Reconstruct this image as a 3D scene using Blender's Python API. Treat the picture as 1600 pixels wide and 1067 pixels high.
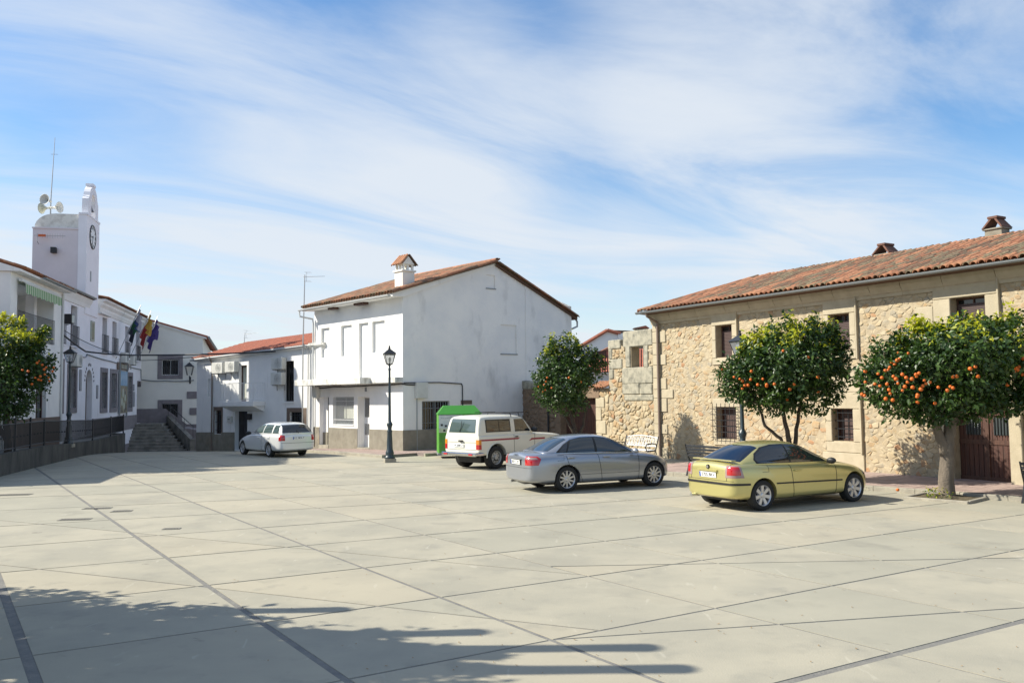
import bpy, bmesh, math, random
import numpy as np
from mathutils import Vector, Matrix, Euler, noise as mnoise

for o in list(bpy.data.objects): bpy.data.objects.remove(o)
SC = bpy.context.scene
COL = SC.collection
R = math.radians
random.seed(7)

# ---------------------------------------------------------------- camera
CAM_H, PITCH, ROLL, FPX = 2.4555, 0.06216, -0.01162, 1355.1
_fw = Vector((0, math.cos(PITCH), math.sin(PITCH)))
_r0 = Vector((1, 0, 0)); _u0 = Vector((0, -math.sin(PITCH), math.cos(PITCH)))
_rt = _r0*math.cos(ROLL)+_u0*math.sin(ROLL); _up = -_r0*math.sin(ROLL)+_u0*math.cos(ROLL)
CAMP = Vector((0, 0, CAM_H))
cd = bpy.data.cameras.new('camera'); cam = bpy.data.objects.new('camera', cd); COL.objects.link(cam)
mw = Matrix((_rt, _up, -_fw)).transposed().to_4x4(); mw.translation = CAMP
cam.matrix_world = mw
cd.sensor_width = 36; cd.lens = 36*FPX/1600; cd.clip_start = .1; cd.clip_end = 6000
SC.camera = cam

# ---------------------------------------------------------------- sky and sun
SUN_AZ, SUN_EL = 91.5, 37.0          # azimuth the light travels to, degrees from +y towards +x
_a = R(SUN_AZ); _e = R(SUN_EL)
SUN_DIR = Vector((math.sin(_a)*math.cos(_e), math.cos(_a)*math.cos(_e), -math.sin(_e)))
sl = bpy.data.lights.new('sun', 'SUN'); sl.energy = 5.0; sl.angle = R(.53); sl.color = (1, .94, .81)
so = bpy.data.objects.new('sun', sl); COL.objects.link(so)
so.rotation_euler = SUN_DIR.to_track_quat('-Z', 'Y').to_euler()
W = bpy.data.worlds.new("World"); SC.world = W; W.use_nodes = True
nt = W.node_tree; nt.nodes.clear(); N = nt.nodes.new; Lk = nt.links.new
out = N('ShaderNodeOutputWorld'); bg = N('ShaderNodeBackground'); Lk(bg.outputs[0], out.inputs[0])
bg.inputs[1].default_value = .074
sky = N('ShaderNodeTexSky'); sky.sky_type = 'NISHITA'; sky.sun_disc = False
sky.sun_elevation = _e; sky.sun_rotation = R(SUN_AZ+180); sky.air_density = 1.0; sky.dust_density = .6; sky.ozone_density = 2.2
tc = N('ShaderNodeTexCoord'); sx = N('ShaderNodeSeparateXYZ'); Lk(tc.outputs['Generated'], sx.inputs[0])
def mth(op, a, b=None, c=None):
    n = N('ShaderNodeMath'); n.operation = op
    for i, v in enumerate((a, b, c)):
        if v is None: continue
        if isinstance(v, (int, float)): n.inputs[i].default_value = v
        else: Lk(v, n.inputs[i])
    return n.outputs[0]
zz = mth('ADD', mth('MAXIMUM', sx.outputs[2], 0.0), .12)
cx = mth('DIVIDE', sx.outputs[0], zz); cy = mth('DIVIDE', sx.outputs[1], zz)
cv = N('ShaderNodeCombineXYZ'); Lk(cx, cv.inputs[0]); Lk(cy, cv.inputs[1])
def wnoise(rot, scl, scale, detail, rough, dist=0, off=(0, 0, 0)):
    mp = N('ShaderNodeMapping'); mp.vector_type = 'TEXTURE'
    mp.inputs['Rotation'].default_value = (0, 0, R(rot)); mp.inputs['Scale'].default_value = scl; mp.inputs['Location'].default_value = off
    Lk(cv.outputs[0], mp.inputs[0])
    t = N('ShaderNodeTexNoise'); t.inputs['Scale'].default_value = scale; t.inputs['Detail'].default_value = detail
    t.inputs['Roughness'].default_value = rough; t.inputs['Distortion'].default_value = dist
    Lk(mp.outputs[0], t.inputs['Vector']); return t.outputs[0]
def ramp(v, a, b):
    m = N('ShaderNodeMapRange'); m.interpolation_type = 'SMOOTHSTEP'
    m.inputs[1].default_value = a; m.inputs[2].default_value = b; Lk(v, m.inputs[0]); return m.outputs[0]
CLOUD_OFF = (1.3, 0.4, 0)
big = ramp(wnoise(25, (2.6, 1, 1), .55, 3, .5, .3, CLOUD_OFF), .36, .60)
wisp = ramp(wnoise(34, (2.7, 1, 1), 1.25, 9, .6, 1.1, (3, 1, 0)), .30, .74)
fine = ramp(wnoise(15, (2.2, 1, 1), 4.5, 8, .65, .4), .3, .8)
def puff(px, py, s, amp):
    v = (_fw*FPX + _rt*(px-800) - _up*(py-533.5)).normalized()
    d = N('ShaderNodeVectorMath'); d.operation = 'DOT_PRODUCT'; Lk(tc.outputs['Generated'], d.inputs[0]); d.inputs[1].default_value = v
    return mth('MULTIPLY', mth('POWER', 2.718, mth('MULTIPLY', mth('SUBTRACT', d.outputs['Value'], 1.0), 1/s)), amp)
acc = None
for q in ((1060, 110, .016, .62), (760, 215, .012, .4), (480, 170, .016, .34), (150, 60, .012, .3), (1450, 40, .014, .3), (1300, 260, .02, .18), (900, 285, .0022, -.75), (870, 15, .0035, -.65), (560, 15, .006, -.45), (1590, 170, .008, -.6), (60, 215, .0022, -.45), (250, 255, .002, -.3), (1180, 20, .002, -.25), (1080, 320, .004, -.4)):
    k_ = puff(*q); acc = k_ if acc is None else mth('ADD', acc, k_)
big = mth('MAXIMUM', mth('ADD', mth('ADD', mth('MULTIPLY', big, .50), .16), acc), 0.0)
cl = mth('MULTIPLY', big, mth('ADD', mth('MULTIPLY', wisp, .95), .22))
cl = mth('ADD', cl, mth('MULTIPLY', mth('SUBTRACT', mth('MULTIPLY', fine, wisp), .3), .26))
cl = mth('MULTIPLY', mth('SUBTRACT', 1.0, mth('POWER', 2.718, mth('MULTIPLY', mth('MAXIMUM', cl, 0.0), -1.55))), 1.02)
hz = ramp(sx.outputs[2], .34, .0)
cl = mth('MINIMUM', mth('ADD', cl, mth('MULTIPLY', hz, .55)), .93)
cl = mth('MULTIPLY', cl, ramp(sx.outputs[2], -.02, .02))
mx = N('ShaderNodeMixRGB'); Lk(cl, mx.inputs[0]); 
hs = N('ShaderNodeHueSaturation'); hs.inputs['Saturation'].default_value = 1.3; hs.inputs['Value'].default_value = 1.6
Lk(sky.outputs[0], hs.inputs['Color']); Lk(hs.outputs[0], mx.inputs[1])
mx.inputs[2].default_value = (6.9, 7.4, 8.0, 1)
Lk(mx.outputs[0], bg.inputs[0])
SC.view_settings.view_transform = 'Standard'; SC.view_settings.look = 'None'
SC.view_settings.exposure = 0.63; SC.view_settings.gamma = 1; SC.view_settings.use_curve_mapping = False
SC.render.engine = 'CYCLES'

# ---------------------------------------------------------------- pixel -> world (photo is 1600 x 1067)
def ray(px, py):
    return (_fw*FPX + _rt*(px-800) - _up*(py-533.5)).normalized()
def sstep(a, b, x):
    t = max(0, min(1, (x-a)/(b-a))); return t*t*(3-2*t)
def gz(x, y):
    """height of the ground: the square falls away towards the steps at its far left corner"""
    d = y-40; s = .5*(d+math.sqrt(d*d+6))*.0545-.0
    return -(s-.03 if s > .03 else 0)*sstep(-2.5, -7, x)
def ground(px, py, z=None):
    v = ray(px, py)
    zt = 0 if z is None else z
    for _ in range(14):
        t = (zt-CAM_H)/v.z; p = CAMP+v*t
        if z is not None: return p
        zt = .5*zt+.5*gz(p.x, p.y)
    return p
def at_depth(px, py, y):
    v = ray(px, py); return CAMP+v*(y/v.y)

class Frame:
    """vertical plane; local axes u (along), n (outward), z (up)"""
    def __init__(s, P, n_az):
        s.P = Vector((P[0], P[1], 0)); a = R(n_az)
        s.n = Vector((math.sin(a), math.cos(a), 0)); s.d = Vector((s.n.y, -s.n.x, 0))
        s.M = Matrix((s.d, s.n, Vector((0, 0, 1)))).transposed().to_4x4(); s.M.translation = s.P
    def uz(s, px, py, off=0):
        v = ray(px, py); Q = s.P+s.n*off
        t = ((Q-CAMP).dot(s.n))/v.dot(s.n); p = CAMP+v*t
        return ((p-s.P).dot(s.d), p.z)
    def w(s, u, n, z): return s.M @ Vector((u, n, z))
    def rect(s, x0, y0, x1, y1, off=0):
        """pixels of top-left and bottom-right -> (u0,u1,z0,z1)"""
        a = s.uz(x0, y0, off); b = s.uz(x1, y1, off)
        return (min(a[0], b[0]), max(a[0], b[0]), min(a[1], b[1]), max(a[1], b[1]))

# ---------------------------------------------------------------- object helpers
WM = {}
def tag(o, label=None, cat=None, group=None, kind=None):
    if label: o['label'] = label
    if cat: o['category'] = cat
    if group: o['group'] = group
    if kind: o['kind'] = kind
    return o
def thing(name, label, cat, M=None, group=None):
    o = bpy.data.objects.new(name, None); COL.objects.link(o)
    o.empty_display_size = .3
    if M is None: M = Matrix.Identity(4)
    elif not isinstance(M, Matrix): M = Matrix.Translation(Vector(M))
    o.matrix_world = M; WM[o.name] = M.copy(); tag(o, label, cat, group); return o
def T(x, y, z=0): return Matrix.Translation((x, y, z))
def link_mesh(name, me, parent=None, M=None):
    o = bpy.data.objects.new(name, me); COL.objects.link(o)
    if parent is not None: o.parent = parent
    if M is not None: o.matrix_local = M if parent is not None else M; 
    if M is not None and parent is None: o.matrix_world = M
    return o
class MB:
    def __init__(s, F=None): s.v = []; s.f = []; s.mi = []; s.F = F; s.cur = 0; s.sm = []; s.smooth = False
    def _tf(s, p):
        p = Vector(p); return s.F @ p if s.F is not None else p
    def add(s, vs, fs, M=None):
        b = len(s.v)
        for p in vs:
            p = Vector(p)
            if M is not None: p = M @ p
            s.v.append(s._tf(p))
        for f in fs: s.f.append([b+i for i in f]); s.mi.append(s.cur); s.sm.append(s.smooth)
    def box(s, x0, x1, y0, y1, z0, z1, M=None):
        x0, x1 = min(x0, x1), max(x0, x1); y0, y1 = min(y0, y1), max(y0, y1); z0, z1 = min(z0, z1), max(z0, z1)
        s.add([(x0,y0,z0),(x1,y0,z0),(x1,y1,z0),(x0,y1,z0),(x0,y0,z1),(x1,y0,z1),(x1,y1,z1),(x0,y1,z1)],
              [(0,3,2,1),(4,5,6,7),(0,1,5,4),(1,2,6,5),(2,3,7,6),(3,0,4,7)], M)
    def bbox(s, x0, x1, y0, y1, z0, z1, b=.01, M=None):
        """box with chamfered edges (two stacked rings top and bottom and cut corners)"""
        x0, x1 = min(x0, x1), max(x0, x1); y0, y1 = min(y0, y1), max(y0, y1); z0, z1 = min(z0, z1), max(z0, z1)
        def ring(z, i): return [(x0+i+b,y0+i,z),(x1-i-b,y0+i,z),(x1-i,y0+i+b,z),(x1-i,y1-i-b,z),(x1-i-b,y1-i,z),(x0+i+b,y1-i,z),(x0+i,y1-i-b,z),(x0+i,y0+i+b,z)]
        rs = [ring(z0, b), ring(z0+b, 0), ring(z1-b, 0), ring(z1, b)]
        vs = sum(rs, []); fs = [tuple(reversed(range(8))), tuple(range(24, 32))]
        for k in range(3):
            for i in range(8): j = (i+1) % 8; fs.append((k*8+i, k*8+j, k*8+8+j, k*8+8+i))
        s.add(vs, fs, M)
    def quad(s, *p): s.add(p, [tuple(range(len(p)))])
    def prism(s, poly, a, b, axis='y', M=None):
        """polygon in the two other axes, extruded between a and b along axis"""
        n = len(poly)
        def mk(p, t):
            return {'y': (p[0], t, p[1]), 'x': (t, p[0], p[1]), 'z': (p[0], p[1], t)}[axis]
        vs = [mk(p, a) for p in poly]+[mk(p, b) for p in poly]
        fs = [tuple(range(n)), tuple(reversed(range(n, 2*n)))]+[(i, n+i, n+(i+1) % n, (i+1) % n) for i in range(n)]
        s.add(vs, fs, M)
    def tube(s, pts, r, n=6, caps=True, M=None):
        pts = [Vector(p) for p in pts]; k = len(pts)
        rr = r if isinstance(r, (list, tuple)) else [r]*k
        ringv = []; prev = None
        for i, p in enumerate(pts):
            t = (pts[min(i+1, k-1)]-pts[max(i-1, 0)]).normalized()
            if prev is None:
                a = Vector((0, 0, 1)) if abs(t.z) < .9 else Vector((1, 0, 0)); x = t.cross(a).normalized()
            else: x = (prev-t*prev.dot(t)).normalized()
            prev = x; y = t.cross(x)
            for j in range(n):
                an = 2*math.pi*j/n; ringv.append(p+(x*math.cos(an)+y*math.sin(an))*rr[i])
        fs = []
        for i in range(k-1):
            for j in range(n): a = i*n+j; b = i*n+(j+1) % n; fs.append((a, b, b+n, a+n))
        if caps: fs += [tuple(reversed(range(n))), tuple(range((k-1)*n, k*n))]
        s.add(ringv, fs, M)
    def lathe(s, prof, n=12, M=None, axis='z', cap=True):
        vs = []; k = len(prof)
        for (r, h) in prof:
            for j in range(n):
                a = 2*math.pi*j/n; c, d = r*math.cos(a), r*math.sin(a)
                vs.append({'z': (c, d, h), 'y': (c, h, d), 'x': (h, c, d)}[axis])
        fs = []
        for i in range(k-1):
            for j in range(n):
                a = i*n+j; b = i*n+(j+1) % n
                fs.append((a, b, b+n, a+n) if axis != 'y' else (a, a+n, b+n, b))
        if cap: fs += [tuple(reversed(range(n))), tuple(range((k-1)*n, k*n))] if axis != 'y' else [tuple(range(n)), tuple(reversed(range((k-1)*n, k*n)))]
        s.add(vs, fs, M)
    def mesh(s, name, mats, inv=None):
        me = bpy.data.meshes.new(name)
        vs = [inv @ p for p in s.v] if inv is not None else s.v
        me.from_pydata([tuple(p) for p in vs], [], s.f)
        for m in (mats if isinstance(mats, (list, tuple)) else [mats]): me.materials.append(m)
        if any(s.mi): me.polygons.foreach_set('material_index', s.mi)
        if any(s.sm): me.polygons.foreach_set('use_smooth', s.sm)
        me.update(); return me
    def build(s, name, mats, parent=None, label=None, cat=None, group=None, kind=None, local=False, pM=None):
        inv = None
        if parent is not None and not local:
            inv = (pM if pM is not None else WM[parent.name]).inverted()
        me = s.mesh(name, mats, inv); o = link_mesh(name, me, parent); tag(o, label, cat, group, kind)
        if parent is not None and not local: WM[o.name] = WM[parent.name] if parent.name in WM else pM
        if parent is not None and local: WM[o.name] = WM.get(parent.name, Matrix.Identity(4))
        if parent is None: WM[o.name] = Matrix.Identity(4)
        return o
def top(mb, name, mats, label, cat, base, group=None, kind=None):
    """a thing that is one mesh, its origin at its base"""
    b = Vector(base); M = Matrix.Translation(b)
    me = mb.mesh(name, mats, M.inverted()); o = link_mesh(name, me); o.matrix_world = M
    WM[o.name] = M; tag(o, label, cat, group, kind); return o

def holes_wall(mb, u0, u1, z0, z1, holes, dep, n=0.0, back=False):
    """front face at n with rectangular holes, and reveals of depth dep (float or per hole)"""
    us = sorted(set([u0, u1]+[min(max(x, u0), u1) for h in holes for x in h[:2]]))
    zs = sorted(set([z0, z1]+[min(max(x, z0), z1) for h in holes for x in h[2:4]]))
    for i in range(len(us)-1):
        j = 0
        while j < len(zs)-1:
            uc = (us[i]+us[i+1])/2
            def solid(j):
                zc = (zs[j]+zs[j+1])/2
                return not any(h[0] < uc < h[1] and h[2] < zc < h[3] for h in holes)
            if solid(j):
                k = j
                while k+1 < len(zs)-1 and solid(k+1): k += 1
                mb.quad((us[i], n, zs[j]), (us[i], n, zs[k+1]), (us[i+1], n, zs[k+1]), (us[i+1], n, zs[j])); j = k+1
            else: j += 1
    for h in holes:
        a, b, c, d = h[:4]; dd = n-(h[4] if len(h) > 4 else dep)
        c = max(c, z0)
        mb.quad((a, n, c), (a, dd, c), (a, dd, d), (a, n, d))
        mb.quad((b, n, c), (b, n, d), (b, dd, d), (b, dd, c))
        mb.quad((a, n, d), (a, dd, d), (b, dd, d), (b, n, d))
        mb.quad((a, n, c), (b, n, c), (b, dd, c), (a, dd, c))
        if back: mb.quad((a, dd, c), (a, dd, d), (b, dd, d), (b, dd, c))

# ---------------------------------------------------------------- materials
MT = {}
def srgb(r, g, b):
    f = lambda c: ((c/255+.055)/1.055)**2.4 if c > 10 else c/255/12.92
    return (f(r), f(g), f(b))
def mat(name, col, rough=.8, col2=None, scale=4, amt=1.0, lo=.35, hi=.65, bump=0, bscale=20, metal=0, coat=0, stretch=(1, 1, 1),
        col3=None, scale3=1.0, lo3=.5, hi3=.7, stretch3=(1, 1, 1), spec=.5, detail=5, trans=0, sub=0):
    m = bpy.data.materials.new(name); m.use_nodes = True; t = m.node_tree; b = t.nodes['Principled BSDF']
    c = tuple(col)+(1,); b.inputs['Base Color'].default_value = c; b.inputs['Roughness'].default_value = rough
    b.inputs['Metallic'].default_value = metal; b.inputs['Coat Weight'].default_value = coat; b.inputs['Coat Roughness'].default_value = .04
    b.inputs['Specular IOR Level'].default_value = spec; b.inputs['Transmission Weight'].default_value = trans
    m.diffuse_color = c
    tc = t.nodes.new('ShaderNodeTexCoord')
    def nz(scale, stretch, lo, hi, detail=detail):
        mp = t.nodes.new('ShaderNodeMapping'); mp.inputs['Scale'].default_value = stretch
        t.links.new(tc.outputs['Object'], mp.inputs[0])
        n = t.nodes.new('ShaderNodeTexNoise'); n.inputs['Scale'].default_value = scale; n.inputs['Detail'].default_value = detail
        n.inputs['Roughness'].default_value = .6
        t.links.new(mp.outputs[0], n.inputs['Vector'])
        r = t.nodes.new('ShaderNodeMapRange'); r.inputs[1].default_value = lo; r.inputs[2].default_value = hi
        t.links.new(n.outputs[0], r.inputs[0]); return r.outputs[0]
    last = None
    if col2:
        x = t.nodes.new('ShaderNodeMixRGB'); x.inputs[1].default_value = c; x.inputs[2].default_value = tuple(col2)+(1,)
        k = nz(scale, stretch, lo, hi)
        if amt != 1:
            q = t.nodes.new('ShaderNodeMath'); q.operation = 'MULTIPLY'; q.inputs[1].default_value = amt; t.links.new(k, q.inputs[0]); k = q.outputs[0]
        t.links.new(k, x.inputs[0]); last = x.outputs[0]
    if col3:
        x = t.nodes.new('ShaderNodeMixRGB'); x.inputs[2].default_value = tuple(col3)+(1,)
        if last: t.links.new(last, x.inputs[1])
        else: x.inputs[1].default_value = c
        t.links.new(nz(scale3, stretch3, lo3, hi3, 8), x.inputs[0]); last = x.outputs[0]
    if last: t.links.new(last, b.inputs['Base Color'])
    if bump:
        n = t.nodes.new('ShaderNodeTexNoise'); n.inputs['Scale'].default_value = bscale; n.inputs['Detail'].default_value = 6
        t.links.new(tc.outputs['Object'], n.inputs['Vector'])
        bp = t.nodes.new('ShaderNodeBump'); bp.inputs['Strength'].default_value = bump; bp.inputs['Distance'].default_value = .02
        t.links.new(n.outputs[0], bp.inputs['Height']); t.links.new(bp.outputs[0], b.inputs['Normal'])
    MT[name] = m; return m
M_plaster = mat('plaster_white', (.82, .81, .785), .9, (.71, .71, .70), 1.1, .7, bump=.12, bscale=14, col3=(.50, .48, .43), scale3=2.2, lo3=.62, hi3=.85, stretch3=(1, 1, .18))
M_plaster_grey = mat('plaster_weathered', (.82, .80, .765), .92, (.70, .70, .70), .8, .8, bump=.25, bscale=9, col3=(.34, .335, .33), scale3=1.1, lo3=.55, hi3=.95, stretch3=(1, 1, .45))
M_plaster_lilac = mat('plaster_town_hall', (.84, .83, .87), .9, (.76, .75, .78), 1.0, .7, bump=.1, bscale=12, col3=(.50, .48, .46), scale3=1.5, lo3=.65, hi3=.9, stretch3=(1, 1, .3))
M_plaster_cream = mat('plaster_cream', (.80, .78, .71), .9, (.72, .70, .64), .9, .7, bump=.1, bscale=12)
M_plaster_tower = mat('plaster_tower', (.72, .66, .68), .9, (.64, .59, .61), 1.0, .8, bump=.15, bscale=9)
M_dome = mat('dome_lichen', (.76, .74, .68), .95, (.52, .50, .45), 3, 1, .45, .7, bump=.3)
M_plinth = mat('plinth_render', (.27, .25, .20), .95, (.20, .18, .14), 2.5, 1, bump=.5, bscale=60, col3=(.33, .25, .16), scale3=1.2, lo3=.6, hi3=.8)
M_slab_edge = mat('balcony_slab', (.66, .65, .61), .9, (.30, .29, .26), 3.0, 1, .5, .75, bump=.3, stretch=(1, 1, .6))
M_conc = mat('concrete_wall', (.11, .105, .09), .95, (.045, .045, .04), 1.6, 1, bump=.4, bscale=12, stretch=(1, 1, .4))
M_step = mat('stair_concrete', (.26, .25, .22), .95, (.14, .135, .12), 2.2, 1, bump=.4, bscale=14)
M_granite = mat('dressed_granite', (.45, .39, .28), .92, (.37, .32, .225), 2.6, .9, bump=.35, bscale=30, col3=(.30, .26, .20), scale3=3.2, lo3=.62, hi3=.85)
M_granite2 = mat('dressed_granite_grey', (.36, .335, .26), .93, (.17, .165, .135), 4.0, 1, .42, .68, bump=.5, bscale=26)
M_mortar = mat('lime_mortar', (.42, .35, .24), .95, (.32, .26, .175), 4, 1, bump=1.0, bscale=9)
_sm = dict(col3=(.415, .345, .235), scale3=2.6, lo3=.46, hi3=.62)
ST = [mat('rubble_stone_sand', (.42, .345, .22), .95, (.36, .27, .16), 4, 1, bump=1, bscale=9, **_sm),
      mat('rubble_stone_ochre', (.39, .265, .14), .95, (.34, .25, .15), 5, 1, bump=1, bscale=10, **_sm),
      mat('rubble_stone_grey', (.34, .30, .23), .95, (.30, .26, .19), 5, 1, bump=1, bscale=9, **_sm),
      mat('rubble_stone_rust', (.38, .20, .10), .95, (.36, .25, .15), 6, 1, bump=1, bscale=10),
      mat('rubble_stone_pale', (.455, .385, .265), .95, (.42, .34, .22), 5, 1, bump=1, bscale=9, **_sm)]
TL = [mat('clay_tile_orange', (.36, .145, .075), .9, (.22, .11, .06), 5, 1, bump=.4, bscale=30),
      mat('clay_tile_brown', (.20, .095, .055), .92, (.14, .11, .07), 6, 1, bump=.4, bscale=30),
      mat('clay_tile_lichen', (.26, .20, .12), .95, (.13, .10, .06), 9, 1, bump=.5, bscale=30),
      mat('clay_tile_pale', (.46, .21, .11), .9, (.30, .15, .08), 6, 1, bump=.4, bscale=30)]
M_tile_dark = mat('roof_underlay', (.10, .055, .035), .95)
M_tile_red = mat('clay_tile_red', (.40, .13, .075), .85, (.27, .095, .06), 4, 1, bump=.3)
M_glass_dark = mat('window_glass_dark', (.012, .014, .016), .06, spec=.6)
M_glass_mid = mat('window_glass_grey', (.05, .06, .06), .08, spec=.6)
M_wood = mat('brown_wood', (.085, .035, .02), .6, (.05, .02, .012), 3, 1, bump=.2, stretch=(6, 6, .6))
M_wood_red = mat('red_brown_wood', (.085, .03, .018), .65, (.045, .018, .012), 3, 1, bump=.3, stretch=(8, 8, .5))  # darkened so the stone house door carries the tree's shade in its colour
M_shutter = mat('roller_blind_brown', (.065, .038, .034), .6)
M_iron = mat('black_iron', (.018, .02, .024), .45, spec=.5)
M_lamp_green = mat('lamp_post_paint', (.020, .036, .045), .38, spec=.6)
M_lamp_glass = mat('lamp_glass', (.62, .64, .66), .15, trans=.75)
M_white_metal = mat('white_paint_metal', (.72, .73, .73), .45)
M_ac = mat('air_conditioner_casing', (.62, .62, .58), .55, (.5, .5, .46), 3, .6)
M_ac_dark = mat('air_conditioner_side', (.30, .31, .31), .6)
M_black = mat('black_plastic', (.012, .012, .013), .45)
M_gutter = mat('grey_gutter', (.22, .24, .25), .45, metal=.3)
M_pipe_brown = mat('downpipe_brown', (.20, .15, .12), .55)
M_pipe_white = mat('downpipe_white', (.60, .61, .60), .5)
M_frame_grey = mat('grey_window_surround', (.24, .22, .23), .9, (.19, .17, .18), 3, 1)
M_brownstone = mat('brown_surround', (.15, .11, .085), .9)
M_paving = mat('pavement_tiles', (.40, .30, .26), .92, (.32, .24, .21), 3, 1, bump=.3, bscale=40)
M_kerb = mat('kerb_granite', (.36, .33, .26), .92, (.25, .23, .19), 3, 1, bump=.4, bscale=30)
M_soil = mat('tree_pit_soil', (.13, .10, .06), .98, (.08, .07, .04), 12, 1, bump=1, bscale=40)
M_green_bin = mat('green_container_paint', (.085, .31, .03), .45, (.06, .22, .03), 2.5, 1, .45, .7, col3=(.13, .24, .09), scale3=7, lo3=.6, hi3=.7)
M_green_dark = mat('green_container_roof', (.05, .24, .035), .38)
M_cable = mat('black_cable', (.02, .02, .022), .6)
M_galv = mat('galvanised_steel', (.35, .36, .37), .45, metal=.6)
M_sign_grey = mat('plaque_grey', (.22, .23, .26), .5)
M_blue_door = mat('blue_grey_door', (.20, .22, .26), .5)
M_pool_dark = mat('dark_interior', (.01, .009, .009), .9)
M_curtain = mat('curtain_cloth', (.55, .56, .48), .9, (.35, .37, .30), 6, 1, stretch=(1, 1, .1))
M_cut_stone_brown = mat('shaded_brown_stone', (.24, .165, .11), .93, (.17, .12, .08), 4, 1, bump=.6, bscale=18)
# ================================================================ GROUND
M_slab = mat('plaza_concrete', (.375, .345, .265), .9, (.315, .295, .232), .6, 1, .40, .60, bump=.16, bscale=50,
             col3=(.24, .23, .19), scale3=1.7, lo3=.54, hi3=.84, detail=12)
M_slab2 = mat('plaza_concrete_warm', (.39, .353, .265), .9, (.33, .302, .232), .4, 1, .38, .66, bump=.10, bscale=50,
              col3=(.25, .235, .19), scale3=2.3, lo3=.55, hi3=.86, detail=7)
M_slab3 = mat('plaza_concrete_grey', (.35, .328, .255), .9, (.298, .283, .223), .5, 1, .38, .66, bump=.12, bscale=50, col3=(.22, .21, .17), scale3=.9, lo3=.56, hi3=.8, detail=8)
M_joint = mat('joint_strip', (.155, .15, .14), .9, (.21, .20, .175), 5, 1, bump=.4, bscale=30)
def spots(m, scale, lo, hi, k, stretch=(1, 1, 1), off=0.0):
    t = m.node_tree; b = t.nodes['Principled BSDF']; src = b.inputs['Base Color'].links[0].from_socket
    tcn = t.nodes.new('ShaderNodeTexCoord'); mp = t.nodes.new('ShaderNodeMapping'); mp.inputs['Scale'].default_value = stretch; mp.inputs['Location'].default_value = (off, off, 0); t.links.new(tcn.outputs['Object'], mp.inputs[0])
    n = t.nodes.new('ShaderNodeTexNoise'); n.inputs['Scale'].default_value = scale; n.inputs['Detail'].default_value = 4; n.inputs['Distortion'].default_value = .6; t.links.new(mp.outputs[0], n.inputs['Vector'])
    r = t.nodes.new('ShaderNodeMapRange'); r.inputs[1].default_value = lo; r.inputs[2].default_value = hi; r.inputs[4].default_value = abs(k); t.links.new(n.outputs[0], r.inputs[0])
    x = t.nodes.new('ShaderNodeMixRGB'); x.inputs[2].default_value = (.12, .11, .095, 1) if k > 0 else (.50, .47, .38, 1); t.links.new(r.outputs[0], x.inputs[0]); t.links.new(src, x.inputs[1]); t.links.new(x.outputs[0], b.inputs['Base Color'])
for m_ in (M_slab, M_slab2, M_slab3):      # oil drips, grime patches, pale scuffs
    spots(m_, 3.2, .70, .76, .45); spots(m_, .45, .58, .78, .22, (1, 1.6, 1), 7); spots(m_, 2.0, .66, .72, -.35, (3, .8, 1), 3)
# ground sheet reaching the horizon, 20 mm under the slabs (its surface shows in the joints)
def grid_sheet(xs, ys, dz):
    mb = MB(); nx = len(xs)
    vs = [(x, y, gz(x, y)+dz) for y in ys for x in xs]
    fs = [(j*nx+i, j*nx+i+1, (j+1)*nx+i+1, (j+1)*nx+i) for j in range(len(ys)-1) for i in range(nx-1)]
    mb.add(vs, fs); return mb
xs = [-1500, -400, -120, -60]+[i*1.5-45 for i in range(61)]+[60, 120, 400, 1500]
ys = [-1500, -300, -60, -20, 0, 10, 20, 30, 34]+[35+i for i in range(40)]+[90, 140, 400, 1500, 4000]
g = grid_sheet(xs, ys, -.006).build('ground', M_joint); g['kind'] = 'structure'

LA = [[(0,910),(57,1067)],
 [(103,757.3),(210,835.5),(316.6,921),(408,976.6),(549,1057)],
 [(244,755),(347,801),(473,850.7),(571,891),(687.5,942),(758.7,970),(867.5,1002),(1006,1039)],
 [(374,751.6),(500,791),(663,837.6),(770,866),(918,907),(1100,955.7),(1191,977),(1408.7,1018),(1600,1056.9)],
 [(530,760),(650,784.4),(736,805),(824,822),(950,847.4),(1105,878),(1303.7,917),(1517,959),(1600,969.5)],
 [(642,755.5),(781,777),(856,791),(963,808.8),(1088,829),(1242,852.5),(1450,886),(1600,911.7)],
 [(743,748.8),(969,781.7),(1094,795.5),(1210,814),(1367,833),(1559,858),(1600,863.7)],
 [(1322,800.7),(1461,817.6),(1600,832)],
 [(1401,786.9),(1600,806.7)]]
LB = [[(1225,1067),(1307.5,1043.7),(1412.5,1017.5),(1589,972.5)],
 [(500,1056),(624,1037.5),(860,1005.6),(984,990.6),(1120,961),(1307.5,917),(1446,885.5),(1559,858),(1600,850)],
 [(38,999.5),(408,976.6),(500,964),(608.7,955),(695,942),(916,907),(1062,883.7),(1105,878),(1247.5,853.6),(1371,833),(1465,816),(1600,794)],
 [(42,934.6),(316.6,921),(496,898),(575,889),(672.5,877),(777.5,866),(950,847),(1081,829),(1210,813),(1300,802)],
 [(57,889),(255.6,871),(419.6,855),(600,843),(665,837.6),(824,822),(961,808.7),(1094,795.5)],
 [(0,854.5),(240,835.5),(572,812.6),(740,801),(963,781.7)],
 [(0,823),(164,812),(347,801),(503,793.5),(650,784.4),(785,777)],
 [(0,797),(297,785),(600,770.6)], [(0,778),(600,755)], [(0,765),(600,742)]]
def fitline(pts):
    P = np.array([ground(*p)[:2] for p in pts]); w = 1/np.maximum(P[:, 1], 5)
    c = (P*w[:, None]).sum(0)/w.sum(); u, s, vt = np.linalg.svd((P-c)*w[:, None]); d = vt[0]
    return Vector((c[0], c[1])), Vector((d[0], d[1]))
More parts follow.
